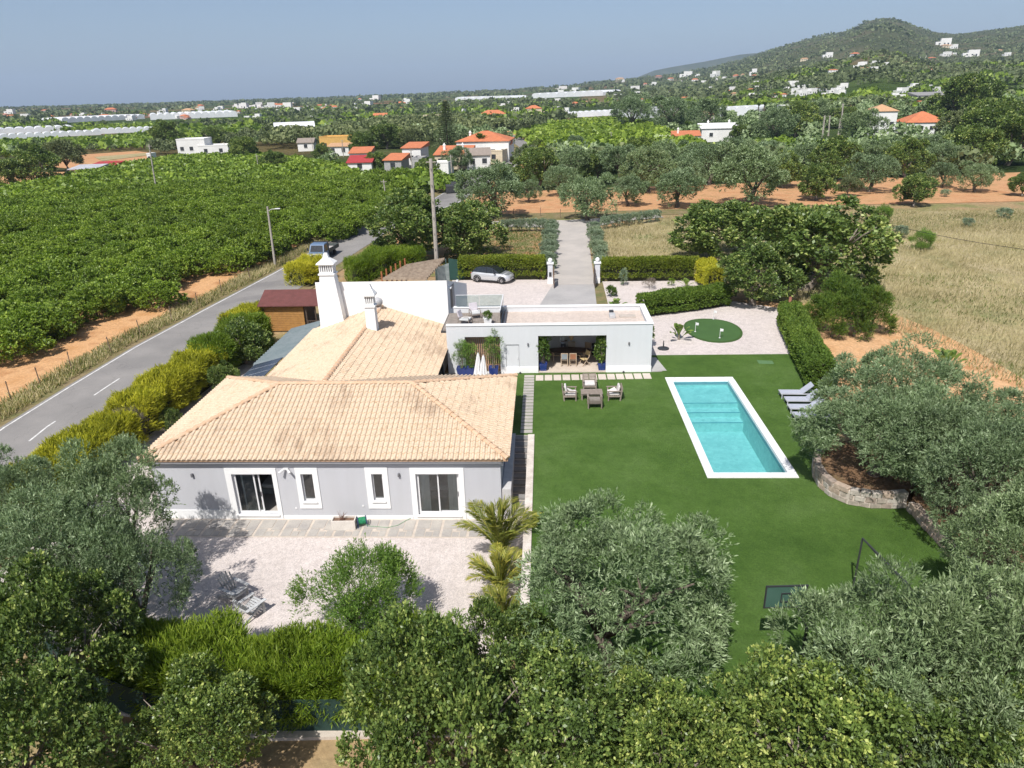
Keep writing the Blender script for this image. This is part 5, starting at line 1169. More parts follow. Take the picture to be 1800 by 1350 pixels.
    MB().box(2.06,2.125,-.40,.40,.42,.60).build('grille', MAT_BLKP, t); MB().box(2.126,2.14,-.26,.26,.44,.55).build('number_plate', MAT_PLATE, t)
car()
def truck():
    x, y, z = GT(556,462); d = math.atan2(2.6,26)
    t = thing('flatbed_truck', 'blue flatbed truck with an empty grey bed driving along the road', 'truck', (x+.1,y+1.0,z+.05), R(-4.5))
    MAT_BLUE = M('truck_blue', (.13,.20,.31), .45, (.11,.17,.27), 2, spec=.5)
    cabp = [(-.55,.35),(-.62,.62),(-.58,1.12),(-.18,1.92),(.05,2.0),(1.0,2.0),(1.02,.35)]
    MB().loft([[(s*.93*(1 if zz < 1.2 else .90),yy,zz) for yy, zz in cabp] for s in (-1,-.96,.96,1)]).build('cab', MAT_BLUE, t)
    MB().add([(-.78,-.585,1.18),(.78,-.585,1.18),(.70,-.225,1.84),(-.70,-.225,1.84)],[(0,1,2,3)]).xf(Matrix.Translation((0,-.012,0))).build('windscreen', MAT_CGLASS, t)
    for s in (-1, 1):
        MB().add([(s*.935,-.42,1.18),(s*.935,.75,1.18),(s*.865,.75,1.86),(s*.865,-.1,1.86)],[(0,1,2,3)]).build('side_window', MAT_CGLASS, t)
        MB().box(s*.72-.13,s*.72+.13,-.64,-.61,.66,.80).build('headlight', MAT_LIGHT, t); MB().box(s*1.08-.09,s*1.08+.09,-.55,-.48,1.25,1.6).build('mirror', MAT_DARKM, t)
        wheel(t, s*.80, .15, .36, .2, 1); wheel(t, s*.80, 3.1, .36, .2, 1)
    for w_ in [c for c in t.children if c.name.startswith('wheel')]: w_.rotation_euler = (0,0,R(90))
    MB().box(-.85,.85,-.66,-.615,.35,.58).build('bumper', MAT_DARKM, t); MB().box(-.26,.26,-.675,-.661,.42,.54).build('number_plate', MAT_PLATE, t); MB().box(-.5,.5,-.63,-.61,.84,.94).build('grille', MAT_LIGHT, t)
    MB().box(-.95,.95,1.15,4.3,.80,.92).build('bed_floor', M('bed_grey',(.46,.43,.41),.9,(.40,.37,.35),3), t)
    for s in (-1, 1): MB().box(s*.97-.025,s*.97+.025,1.15,4.3,.80,1.25).build('side_board', M('board_dark',(.07,.085,.08),.6), t)
    MB().box(-.945,.945,4.27,4.32,.80,1.25).build('tail_board', M('board_dark',(.07,.085,.08)), t); MB().box(-.93,.93,1.10,1.15,.80,2.1).build('head_board', MAT_DARKM, t); MB().box(-.5,.5,.9,4.2,.45,.79).build('chassis', MAT_DARKM, t)
truck()

# ================================================================== poles, wires, fences
MAT_CONC = M('pole_concrete', (.42,.38,.33), .9, (.34,.31,.27), 2, .15, 20)
def pole(lab, px0, px1, r=.13, lamp=False, wood=False, Yd=None):
    if Yd: x, y, z = AT(px0[0],px0[1],Yd); z = Tz(x,y)
    else: x, y, z = GT(*px0)
    tx, ty, tz = AT(px1[0],px1[1],y)
    t = thing('utility_pole' if not lamp else 'street_lamp', lab, 'pole' if not lamp else 'street lamp', (x,y,z), 0, 'poles along the road and fields')
    dx = max(-.9,min(.9,tx-x)); h = tz-z
    MB().tube([(0,0,-.3),(dx*.5,0,h*.5),(dx,0,h)],[r*1.35,r*1.15,r],8).build('shaft', MAT_CONC, t)
    if lamp:
        MB().tube([(dx,0,h-.5),(dx+.5,-.1,h-.28),(dx+1.1,-.2,h-.25)],.03,6).build('lamp_arm', MAT_ALU, t); MB().box(dx+.9,dx+1.5,-.3,-.1,h-.28,h-.18).build('lamp_head', MAT_ALU, t, bevel=.03)
    else:
        MB().box(dx-.5,dx+.5,-.06,.06,h-.35,h-.27).build('cross_arm', MAT_CONC, t)
        for k in range(int(h/1.6)): MB().box(-.02+dx*(k*1.6+1)/h,.02+dx*(k*1.6+1)/h,-r*1.4,-r,k*1.6+1,k*1.6+1.25).build('rung_hole', MAT_DARKM, t)
    return x+dx, y, z+h
big = pole('tall stout concrete utility pole rising beside the reed pergola', (768,470), (757,279), .17, Yd=73)
lampp = pole('street lamp on a leaning pole standing behind the blue truck verge', (484,470), (470,363), .11, True)
p3 = pole('leaning utility pole standing alone in the middle of the citrus orchard', (277,347), (262,254), .13)
for lab, a, b in (('slim pole at the orchard edge beside the road bend',(681,370),(674,316)), ('slim pole standing behind the dark carob tree by the road',(726,318),(722,262)), ('short pole on the red ploughed strip left of the orchard',(131,287),(124,262)),
                  ('slim pole between the orchard and the white cubic farmhouse',(401,272),(393,250)),('slim pole near the round dark bush in the orchard',(455,304),(451,272)), ('slim pole by the yellow house, nearest its left corner',(551,267),(547,243)), ('slim pole by the yellow house, right of its gable',(604,276),(601,246)),
                  ('slim pale pole behind the red roofed shed',(661,272),(659,250)),('slim pole next to the tall conifer tree',(776,262),(774,242)),('slim pole at the small house with the terrace roof',(795,318),(792,272)),
                  ('slim pole in the far green orchard, right of the road',(1076,255),(1074,232)), ('slim pole in the far green orchard, left one of two close together',(1019,268),(1018,250)),
                  ('slim pole rising out of the olive grove left of the double posts',(1333,233),(1336,200)), ('slim pole behind the white villa with two chimneys',(1276,212),(1279,184))):
    pole(lab, a, b, .10)
for lab, a, b in (('left post of the pair of thick pale posts in the grove',(1445,245),(1450,203)), ('right post of the pair of thick pale posts in the grove',(1456,239),(1459,203)), ('left leg of the double pole near the pale posts',(1473,240),(1478,208)), ('tall right leg of the double pole near the pale posts',(1477,240),(1482,182))):
    pole(lab, a, b, .22)
MAT_WIRE = M('wire', (.03,.03,.03), .6, fine=0)
def wire(lab, a, b, sag, r=.012):
    t = thing('overhead_wire', lab, 'wire', (0,0,0), 0, 'overhead wires')
    a, b = Vector(a), Vector(b); MB().tube([a.lerp(b,i/24)-Vector((0,0,sag*4*(i/24)*(1-i/24))) for i in range(25)],r,4).build('cable', MAT_WIRE, t)
wire('thin cable hanging from the street lamp out over the orchard', lampp, p3, 1.2)
wx = AT(1545,390,84); wire('dark cable crossing the dry field towards the right edge', wx, AT(1860,446,62), .3, .022)
# fence posts on the bare strip
MAT_FP = M('fence_post', (.20,.14,.10), .9)
for i, p in enumerate(((20,705),(72,678),(126,650),(197,622),(248,590),(302,565),(348,540),(390,515),(440,492))):
    x, y, z = GT(*p); t = thing('fence_post', 'thin brown fence post on the orange strip beside the road', 'post', (x,y,z), random.uniform(0,3), 'thin posts along the orange strip')
    lean = random.uniform(-.12,.12); MB().tube([(0,0,-.2),(lean*.6,.02,.7),(lean,.03,1.45)],[.045,.04,.035],6).build('stake', MAT_FP, t); MB().box(lean-.05,lean+.05,-.01,.05,1.30,1.34).build('wire_clip', MAT_DARKM, t)
for i, p in enumerate(((903,382),(950,380),(985,383),(1012,381))):
    x, y, z = GT(*p); t = thing('fence_post', 'thin fence post at the red soil edge beyond the lane', 'post', (x,y,z), 0, 'thin posts beyond the lane')
    MB().tube([(0,0,-.2),(.02,0,1.3)],.05,6).build('stake', MAT_FP, t)
# dark green fence under the front hedge
fe = thing('green_fence', 'dark green windbreak fence under the bright front hedge', 'fence')
fl = [(-21,21.0),(-15.5,17.8),(-13.0,16.9),(-9.0,16.7),(-5.0,16.8),(-1.5,17.1)]
MAT_WB = M('windbreak', (.012,.035,.028), .8, (.018,.045,.035), 1.5, .1, 20)
for a, b in zip(fl, fl[1:]):
    MB().bar((a[0],a[1],.65),(b[0],b[1],.65),.03,1.5).build('screen_panel', MAT_WB, fe); MB().tube([(b[0],b[1]-.06,-.2),(b[0],b[1]-.06,1.5)],.04,6).build('post', MAT_DARKM, fe)
MB().bar((-15.5,17.65,.0),(-9,16.55,.0),.3,.2).bar((-9,16.55,0),(-1.5,16.9,0),.3,.2).build('footing', MAT_JOINT, fe)
for lab, px in (('dark waste container with a white notice, at the road bend',(800,335)),('dark waste container behind the one with the notice',(793,340))):
    x, y, z = GT(*px); t = thing('waste_container', lab, 'container', (x,y,z), R(15), 'waste containers at the bend')
    MB().box(-1.0,1.0,-.6,.6,.15,1.4).build('bin_body', MAT_DARKM, t, bevel=.08)
    MB().loft([[(-1.0,.62*math.cos(q),1.4+.35*math.sin(q)) for q in (math.pi*i/6 for i in range(7))],[(1.0,.62*math.cos(q),1.4+.35*math.sin(q)) for q in (math.pi*i/6 for i in range(7))]]).build('lid', MAT_DARKM, t)
    if 'with a white' in lab: MB().box(-.3,.2,-.63,-.605,.8,1.2).build('notice', MAT_PLATE, t)
# ================================================================== trees and plants near the house
def limbset(n, h, r0, rx, rz, zc, k=6, fork=.32, mat=None): return [limbs('trunk', mat or MAT_BARK, h, r0, rx, rz, zc, k, .12, fork, 31+i*7) for i in range(n)]
OL = [crown('olive_crown', L_OLIVE, 3.15, 3.15, 2.5, 60, .80, 6000, 7, .155, .040, .30, 3.3, .35, .55) for _ in range(3)]
OLT = limbset(3, 5.0, .26, 2.3, 1.6, 3.2)
CA = [crown('carob_crown', L_CAROB, 3.0, 3.0, 2.4, 46, .85, 4700, 7, .135, .085, .30, 3.1, .25, .75) for _ in range(2)]
CAT = limbset(2, 5.0, .24, 2.4, 1.7, 3.0, 7, .25, MAT_BARKP)
OLM = [crown('olive_crown', L_OLIVE, 3.0, 3.0, 2.4, 44, .85, 2600, 6, .26, .085, .4, 3.1, .35, .6) for _ in range(4)]
CAM = [crown('carob_crown', L_CAROB, 3.0, 3.0, 2.4, 44, .85, 3300, 6, .22, .13, .35, 3.0, .25, .75) for _ in range(3)]
SCM = [crown('scrub_crown', L_MIX, 3.0, 3.0, 2.4, 36, .85, 1800, 6, .3, .13, .4, 3.0, .25, .75) for _ in range(2)]
def near(kind, lab, px, z, r, sq=1.0, rz=None, lift=None, sub=0):
    x, y = G(px[0], px[1], z); g = Tz(x, y) if lift is None else lift
    V, Tn, nm, cat = {'o': (OL,OLT,'olive_tree','olive tree'), 'c': (CA,CAT,'carob_tree','carob tree'), 'O': (OLM,OLT,'olive_tree','olive tree'), 'K': (CAM,CAT,'carob_tree','carob tree'), 'S': (SCM,CAT,'scrub_tree','tree')}[kind]
    zc = 3.3 if kind in 'o' else 3.1; s = r/3.0; sv = (z-g)/zc
    i = near.k = near.k+1
    return tree(nm, lab, cat, x, y, g, V[i % len(V)], Tn[i % len(Tn)], (s, s*sq, max(.55*s, sv)), i*1.7 if rz is None else rz)
near.k = 0
near('o', 'tall silver-green olive tree at the terrace corner beside the house wall', (195,900), 3.6, 2.2)
near('o', 'olive tree in front of the terrace whose shade covers the adirondack chair', (232,1010), 3.1, 2.0)
near('o', 'broad olive tree at the left picture edge in front of the road hedge corner', (90,985), 3.4, 2.7)
near('o', 'small olive tree at the left picture edge below the yellow hedge', (28,875), 2.6, 1.75)
near('c', 'dark carob tree in the lower left corner with pale dead branches', (70,1160), 3.3, 2.3)
near('c', 'carob tree cut by the lower left picture corner', (40,1330), 3.2, 2.4)
near('c', 'round light green carob standing alone in front of the green fence', (362,1290), 2.2, 1.95)
near('o', 'huge silver olive tree on the lawn in the middle foreground', (1090,1040), 4.9, 3.0)
near('c', 'grey-green carob at the bottom edge left of the huge olive', (760,1290), 3.6, 2.4)
near('c', 'carob with bare twigs at the bottom edge below the huge olive', (985,1270), 3.9, 2.4)
near('c', 'thin carob growing at the terrace corner beside the palms', (900,1165), 2.7, 1.45)
near('o', 'wide silver olive in the lower right in front of the goal', (1575,1215), 4.9, 2.5)
near('o', 'silver olive tree cut by the lower right picture corner', (1770,1225), 5.2, 2.5)
near('c', 'yellow-green carob in the bottom right foreground', (1430,1300), 4.3, 2.4)
near('c', 'yellow-green carob cut by the bottom edge, right of the other', (1650,1340), 4.2, 2.2)
near('c', 'low carob in the gap at the bottom edge between the two big silver olives', (1195,1330), 3.9, 1.9)
near('o', 'large olive tree growing in the curved stone planter beside the pool', (1552,748), 4.7, 3.05, lift=LV+.5)
near('o', 'olive tree between the planter olive and the banana-like plant at the track', (1572,688), 4.8, 2.7, lift=LV+.2)
near('o', 'olive tree low at the right edge beside the dirt track', (1730,768), 4.4, 2.3, lift=LV+.2)
near('o', 'olive tree behind the stone planter towards the dirt track', (1650,760), 4.9, 2.5, lift=LV+.3)
near('o', 'olive tree over the straight low stone wall at the right edge', (1745,830), 5.0, 2.4, lift=LV+.3)
near('o', 'olive tree at the right edge shading the lawn corner', (1815,985), 4.9, 2.3, lift=LV+.3)
# almond and sapling
AL = crown('almond_crown', L_ALMOND, 2.1, 2.1, 1.8, 24, .55, 2900, 10, .13, .034, .6, 2.0, 1.0, .5, .1, -.9, lob=12)
x, y = G(622,1045,2.1); tree('almond_tree', 'light green almond tree standing alone on the gravel terrace', 'tree', x, y, 0, AL, limbs('trunk', MAT_BARK, 3.0, .10, 1.5, 1.2, 2.2, 8, .05, .3, 5), (.92,.88,.98))
x, y = G(800,1100,1.4); tree('sapling', 'thin sapling with a tuft of leaves at the hedge end of the terrace', 'tree', x, y, 0, crown('sapling_crown', L_ALMOND, .35,.35,.3,6,.16,90,6,.11,.035,.25,1.5,.4,.6), limbs('trunk', MAT_BARKP, 1.5, .025, .2, .2, 1.4, 4, .05, .6, 6))
# palms
def palm_mesh(nf, L, w, drop, h, mat, leaf=.32, lw=.03, nl=34):
    P, D, Ln, Wd, Va = [], [], [], [], []
    for i in range(nf):
        a = 2*math.pi*i/nf*1.0+random.uniform(-.3,.3)+i*2.4; el = random.uniform(.95,1.52); Li = L*random.uniform(.75,1.1)
        for k in range(nl):
            t = k/nl; r_ = Li*t*math.cos(el)+.0; z = h+Li*t*math.sin(el)-drop*(Li*t)**2
            p = Vector((math.cos(a)*r_, math.sin(a)*r_, z)); tang = Vector((math.cos(a)*math.cos(el), math.sin(a)*math.cos(el), math.sin(el)-2*drop*Li*t)).normalized()
            sd = tang.cross(Vector((0,0,1)))
            for s in (-1, 1):
                d = (sd*s*.8+tang*.75+Vector((0,0,-.15+random.uniform(-.15,.15)))); P.append(p); D.append(d); Ln.append(leaf*(1-.55*abs(2*t-.9))*random.uniform(.85,1.1)); Wd.append(lw); Va.append(random.uniform(0,1)*.6+.35*t)
        for k in range(8):
            t = k/8; r_ = Li*t*math.cos(el); z = h+Li*t*math.sin(el)-drop*(Li*t)**2; t2 = (k+1)/8; r2 = Li*t2*math.cos(el); z2 = h+Li*t2*math.sin(el)-drop*(Li*t2)**2
            P.append(Vector((math.cos(a)*r_,math.sin(a)*r_,z))); D.append(Vector((math.cos(a)*(r2-r_),math.sin(a)*(r2-r_),z2-z))); Ln.append(Li/7); Wd.append(.03); Va.append(.9)
    return leafmesh('palm_fronds', np.array(P), np.array(D), np.array(Ln), np.array(Wd), np.array(Va), mat)
PM = [palm_mesh(26, 2.3, .1, .19, .25, L_PALM, .46, .024, 46), palm_mesh(24, 1.9, .1, .22, .2, L_PALM, .42, .024, 42)]
PT_ = MB().tube([(0,0,-.1),(.02,0,.2),(0,0,.4)],[.09,.08,.06],8).mesh('palm_stem', MAT_BARKP)
for lab, px, s, m in (('tallest feathery palm beside the house corner and the steps',(880,985),1.7,0), ('middle yellow-green palm along the retaining wall',(880,1045),1.45,1), ('small palm closest to the olive along the retaining wall',(886,1105),1.25,1)):
    x, y = G(px[0],px[1],0); t = thing('palm', lab, 'palm', (min(x,-1.55),y,0), s*5, 'feathery palms by the retaining wall'); t.scale = (s,)*3; put('fronds', PM[m], t); put('trunk', PT_, t)
# hedges
def hedge(name, lab, line, w, h, mat, dens, ln, wd, per=5, upb=.5, shoot=.3, spread=.5, z=None, bumpy=.25, cat='hedge', core=True):
    pts = dense(line, .5); seg = np.array(pts); n = int(dens*sum(math.hypot(b[0]-a[0], b[1]-a[1]) for a, b in zip(line, line[1:])))
    k = rng.integers(0, len(seg)-1, n); f = rng.random(n)[:,None]; c = seg[k]*(1-f)+seg[k+1]*f
    d = seg[k+1]-seg[k]; d = d/np.linalg.norm(d, axis=1, keepdims=True); nr = np.stack([-d[:,1], d[:,0]], -1)
    t = rng.random(n)*math.pi*1.24-.12*math.pi; q = .78+.26*rng.random(n)
    bum = 1+bumpy*(vnoise(c[:,0], c[:,1], 1.3, 3)-.5)+bumpy*.6*(vnoise(c[:,0]*1+t*1.5, c[:,1]+t, .6, 4)-.5)
    ex = .55     # squarish section
    cs_, sn_ = np.cos(t), np.sin(t)
    off = np.sign(cs_)*np.abs(cs_)**ex*w/2*q*bum; hz = np.maximum(h*.48+np.sign(sn_)*np.abs(sn_)**ex*h*.52*q*bum, .05)
    en = (rng.random(n) < .05); c = np.where(en[:,None], np.where(rng.random(n)[:,None] < .5, seg[0], seg[-1]), c); off = np.where(en, (rng.random(n)-.5)*w*.9, off); hz = np.where(en, rng.random(n)*h*.95, hz)
    base = np.stack([c[:,0]+nr[:,0]*off, c[:,1]+nr[:,1]*off], -1)
    zz = T(c[:,0], c[:,1]) if z is None else np.full(n, z)
    p = np.concatenate([base, (zz+hz)[:,None]], 1)
    out = np.concatenate([nr*cs_[:,None], np.maximum(sn_,-.3)[:,None]], 1); sd = unit(out+np.array([0,0,upb])+rng.normal(size=(n,3))*.3)
    tt = rng.random((n,per)); pos = (p[:,None,:]+sd[:,None,:]*(tt*shoot-.1)[:,:,None]).reshape(-1,3)
    ld = (sd[:,None,:]+rng.normal(size=(n,per,3))*spread).reshape(-1,3); N = n*per
    cv = vnoise(c[:,0], c[:,1], 1.1, 8)
    var = (.4*rng.random((n,per))+.3*cv[:,None]+.3*tt).reshape(-1)
    o0 = Vector((line[0][0], line[0][1], float(zz[0]) if z is None else z))
    me = leafmesh('hedge_leaves', pos-np.array(o0), ld, ln*(.7+.6*rng.random(N)), wd*(.75+.5*rng.random(N)), var, mat)
    th = thing(name, lab, cat, o0); put('foliage', me, th)
    if core:                  # woody inside of the hedge
        mb = MB(); vs = []
        cp = pts[1:-1] if len(pts) > 4 else pts; L_ = offset_line(cp, -w*.28); R_ = offset_line(cp, w*.28)
        for (a, b) in zip(L_, R_):
            g = Tz(*a) if z is None else z; vs += [(a[0]-o0.x,a[1]-o0.y,g-o0.z),(a[0]-o0.x,a[1]-o0.y,g-o0.z+h*.74),(b[0]-o0.x,b[1]-o0.y,g-o0.z+h*.74),(b[0]-o0.x,b[1]-o0.y,g-o0.z)]
        fs = [(4*i+j,4*i+j+1,4*i+j+5,4*i+j+4) for i in range(len(cp)-1) for j in range(3)]+[(0,3,2,1),tuple(4*(len(cp)-1)+j for j in range(4))]
        mb.add(vs, fs).build('wood', M('hedge_wood',(.05,.05,.025),.95,(.03,.035,.015),3), th)
    return th
FEA = dict(ln=.30, wd=.04, per=6, upb=.9, shoot=.45, spread=.4, bumpy=.5)
hedge('road_hedge', 'yellow-green feathery hedge along the road nearest the left edge', [(-26.6,25.5),(-26.2,29),(-25.7,33),(-25.2,37.0)], 2.4, 2.0, L_YELLOW, 850, **FEA)
hedge('dead_shrub', 'grey dead shrub filling the gap in the yellow road hedge', [(-25.2,36.7),(-25.1,37.9)], 1.7, 1.7, L_DEAD, 700, .3, .012, 7, .8, .5, .5, None, .5, 'shrub')
hedge('road_hedge', 'golden feathery hedge along the road beyond the dead shrub', [(-25.1,37.8),(-24.8,42),(-24.3,47.0)], 2.3, 2.35, L_YELLOW, 850, **FEA)
hedge('road_hedge', 'greener feathery hedge along the road level with the solar panels', [(-24.4,46.3),(-23.9,50),(-23.4,54.0)], 2.4, 2.5, L_LIME, 900, **FEA)
hedge('road_hedge', 'small golden hedge between the road and the timber shed', [(-25.6,54.5),(-25.2,58.5)], 2.0, 2.1, L_YELLOW, 900, **FEA)
a, b = GT(520,505), GT(560,488); hedge('road_hedge', 'golden hedge behind the shed roof, left of the flared chimney', [a[:2],b[:2]], 2.6, 2.0, L_YELLOW, 800, **FEA)
a, b = GT(605,492), GT(690,478); hedge('road_hedge', 'green and golden hedge behind the white block near the truck', [(-20.5,72.0),(-17,74),(-13.6,76)], 3.0, 2.4, L_LIME, 750, **FEA)
near('K', 'dense dark green bush between the road hedge and the lean-to', (425,600), 2.2, 1.9)
near('K', 'small leafy bush beside the solar panels', (390,665), 1.6, .9)
hedge('front_hedge', 'bright green needle-leaved hedge along the front edge of the terrace', [(-15.3,19.2),(-12.5,18.4),(-9,18.1),(-5.6,18.1),(-3.2,18.3)], 2.5, 1.65, L_LIME, 900, .27, .032, 9, .8, .65, .38, 0, 1.1)
hedge('gate_hedge', 'clipped hedge left of the gate behind the parked car', [(-8.8,71.3),(-4,71.2),(-.1,70.9)], 1.7, 2.3, L_HEDGE, 560, .18, .07, 5, .3, .12, .7, LV, .08)
hedge('gate_hedge', 'clipped hedge right of the gate along the back of the gravel yard', [(5.6,69.9),(10,69.8),(15.0,69.6)], 1.6, 2.2, L_HEDGE, 560, .18, .07, 5, .3, .12, .7, LV, .08)
hedge('gate_hedge', 'short golden hedge closing the corner of the gravel yard', [(15.5,69.0),(15.6,64.6)], 1.6, 2.1, L_YELLOW, 1200, .16, .05, 5, .5, .2, .6, LV, .25)
hedge('yard_hedge', 'low leafy green hedge between the yard and the putting green', [(7.9,57.6),(10.5,58.6),(13.2,59.6),(15.5,60.6)], 1.7, 1.75, L_CYP, 800, .18, .085, 5, .3, .15, .7, LV, .2)
hedge('lawn_hedge', 'clipped dark green hedge running along the lawn behind the sun loungers', [(19.1,54.6),(18.4,50.5),(17.6,46),(16.9,41.2)], 1.7, 1.9, L_CYP, 850, .17, .075, 5, .35, .12, .7, LV, .1)
CY = crown('cypress_crown', L_CYP, 1.1, 1.1, 1.6, 22, .42, 1500, 7, .2, .03, .35, 1.6, .8, .5)
CYT = limbs('trunk', MAT_BARK, 2.4, .08, .7, 1.0, 1.6, 5, .05, .4, 9)
for i, (lab, px, s) in enumerate((('feathery green bush at the left end of the clump by the dirt track',(1432,582),.95),('feathery green bush second in the clump by the dirt track',(1462,592),1.05),('feathery green bush in the back of the clump by the dirt track',(1470,560),1.15),('tall feathery green bush in the middle of the clump by the dirt track',(1500,590),1.2),('feathery green bush at the right end of the clump by the dirt track',(1530,585),1.15))):
    x, y = G(px[0],px[1],LV); tree('feathery_bush', lab, 'bush', x, y, LV-.1, CY, CYT, s, i*1.1, 'feathery bushes by the dirt track')
# grey-green shrubs along the drive
SH = crown('shrub_crown', L_GREY, .75, .75, .6, 14, .3, 520, 6, .14, .04, .2, .75, .4, .7); SHT = limbs('trunk', MAT_BARK, 1.0, .03, .4, .4, .6, 4, .05, .3, 3)
for k in range(11):
    y = 72.6+k*2.4; tree('grey_shrub', 'low grey-green shrub in the row on the left side of the drive', 'shrub', .05+(y-70)*.028, y, LV, SH, SHT, 1.15+.15*math.sin(k*2.1), k, 'shrubs along the left of the drive')
for k in range(11):
    y = 72.0+k*2.4; tree('grey_shrub', 'low grey-green shrub in the row on the right side of the drive', 'shrub', 5.75+(y-70)*.03+(1.0 if k < 3 else 0)*0, y, LV, SH, SHT, 1.1+.18*math.cos(k*1.7), k*2, 'shrubs along the right of the drive')
for k in range(6): tree('grey_shrub', 'small grey-green standard bush on the curve left of the drive mouth', 'shrub', -.4-k*1.05, 97.6+.25*k-.06*k*k, LV, SH, SHT, (.9,.9,1.25), k, 'standard bushes left of the drive mouth')
for k in range(8): tree('grey_shrub', 'small grey-green standard bush on the curve right of the drive mouth', 'shrub', 8.1+k*1.1, 98.6+k*.75, LV, SH, SHT, (.9,.9,1.25), k, 'standard bushes right of the drive mouth')
for k in range(4): tree('grey_shrub', 'low dark shrub just outside the right gate pillar', 'shrub', 7.2+k*1.15, 72.4-.2*k, LV, SH, SHT, .85, k, 'shrubs outside the right gate pillar')
# carobs by the drive
near('K', 'big dark carob tree left of the tall concrete pole', (722,396), 5.6, 5.0)
near('K', 'big dark carob tree right of the tall concrete pole beside the gate hedge', (822,402), 4.9, 3.9)
near('K', 'huge dark carob tree overhanging the gravel behind the putting green', (1425,425), 6.0, 5.7, lift=LV-.1)
near('K', 'carob bough hanging low over the gravel beside the putting green', (1330,480), 4.4, 3.1, lift=LV-.1)
near('K', 'dark carob tree standing on the dry field behind the golden hedge corner', (1265,402), 4.8, 4.9)
t = thing('bare_carob', 'reddish bare leaning carob rising from the gravel at the hedge end', 'tree', (*G(1381,578,LV),LV)); MB().tube([(0,0,-.1),(.1,.3,.9),(.5,1.2,2.2)],[.16,.13,.11],8).build('trunk', M('red_bark',(.26,.11,.07),.9), t)
# broad-leaved plants
def banana(nf, L, w):
    mb = MB()
    for i in range(nf):
        a = i*2.4; el = random.uniform(1.15,1.5) if i > nf*.3 else random.uniform(.75,1.1); Li = L*random.uniform(.75,1.1); rows = []
        for k in range(9):
            t = k/8; r_ = Li*t*math.cos(el); z = Li*t*math.sin(el)-.18*(Li*t)**2; wd = w*math.sin(math.pi*min(1,max(0,(t-.32)/.68)))**.7 if t > .32 else .03
            c = Vector((math.cos(a)*r_, math.sin(a)*r_, z)); s_ = Vector((-math.sin(a),math.cos(a),0)); rows.append([c+s_*wd/2+Vector((0,0,wd*.18)), c, c-s_*wd/2+Vector((0,0,wd*.18))])
        mb.loft([[tuple(p) for p in r_] for r_ in rows], closed=False, cap=False)
    me = mb.mesh('big_leaves', L_BROAD); at = me.attributes.new('v','FLOAT','FACE'); at.data.foreach_set('value', rng.random(len(me.polygons)).astype(np.float32)); return me
BN = banana(11, 2.0, .42)
for lab, px, s in (('upright banana-like plant with big glossy leaves beside the putting green',(1193,597),1.0), ('spreading banana-like plant behind the olive trees at the dirt track',(1662,652),1.15), ('dark rosette plant with sword leaves behind the pool house roof',(1082,545),.8), ('young banana-like plant at the end of the low yard hedge',(1205,505),.7)):
    x, y = G(px[0],px[1],LV); t = thing('broadleaf_plant', lab, 'plant', (x,y,LV)); t.scale = (s,)*3; t.rotation_euler = (0,0,px[0]); put('leaves', BN, t); MB().tube([(0,0,-.1),(0,0,.5)],[.1,.06],8).build('stem', MAT_BARKP, t)
CONE = crown('cone_crown', L_GREY, .32,.32,.75,14,.2,260,6,.12,.035,.15,.9,.6,.6)
for lab, px, me, s in (('small conical grey-green bush on the gravel right of the gate',(1096,502),CONE,1.0), ('dry pinkish twiggy bush on the gravel yard',(1141,508),crown('dry_bush', L_DEAD, .6,.6,.4,9,.22,260,5,.22,.012,.2,.5,.6,.6),1.0), ('small lime green tuft on the gravel yard',(1180,502),crown('tuft', L_LIME, .25,.25,.3,5,.15,70,5,.2,.03,.1,.3,.8,.5),1.0), ('blue-green rosette shrub behind the pool house roof',(1074,522),crown('rosette', L_CYP, .5,.5,.4,9,.2,160,5,.2,.05,.1,.45,.4,.7),1.1)):
    x, y = G(px[0],px[1],LV); t = thing('yard_bush', lab, 'bush', (x,y,LV)); t.scale = (s,)*3; put('foliage', me, t); put('trunk', SHT, t, sc=.5)
# potted plants
MAT_BPOT = M('blue_glaze', (.015,.035,.16), .25, (.02,.045,.2), 4, spec=.6, fine=0)
def potted(lab, x, y, z, h, rx, mat, ln, wd, n, s=1.0, group=None, upb=.5):
    t = thing('potted_plant', lab, 'potted plant', (x,y,z), 0, group)
    MB().add([(-.20*s,-.20*s,0),(.20*s,-.20*s,0),(.20*s,.20*s,0),(-.20*s,.20*s,0),(-.27*s,-.27*s,.52*s),(.27*s,-.27*s,.52*s),(.27*s,.27*s,.52*s),(-.27*s,.27*s,.52*s),(-.23*s,-.23*s,.52*s),(.23*s,-.23*s,.52*s),(.23*s,.23*s,.52*s),(-.23*s,.23*s,.52*s),(-.2*s,-.2*s,.45*s),(.2*s,-.2*s,.45*s),(.2*s,.2*s,.45*s),(-.2*s,.2*s,.45*s)],
             [(3,2,1,0),(0,1,5,4),(1,2,6,5),(2,3,7,6),(3,0,4,7),(4,5,9,8),(5,6,10,9),(6,7,11,10),(7,4,8,11),(8,9,13,12),(9,10,14,13),(10,11,15,14),(11,8,12,15),(12,13,14,15)]).build('pot', MAT_BPOT, t)
    put('foliage', crown('pot_leaves', mat, rx, rx, h/2, 18, rx*.5, n, 5, ln, wd, .2, .5*s+h/2, upb, .7, .1), t)
    mb = MB()
    for i in range(5): mb.tube([(random.uniform(-.1,.1),random.uniform(-.1,.1),.4*s),(random.uniform(-.2,.2)*rx*2,random.uniform(-.2,.2)*rx*2,.5*s+h*.8)],[.018,.008],5)
    mb.build('stems', MAT_BARKP, t)
x1 = AT(955,655,44.95)[0]; x2 = AT(1057,650,44.95)[0]
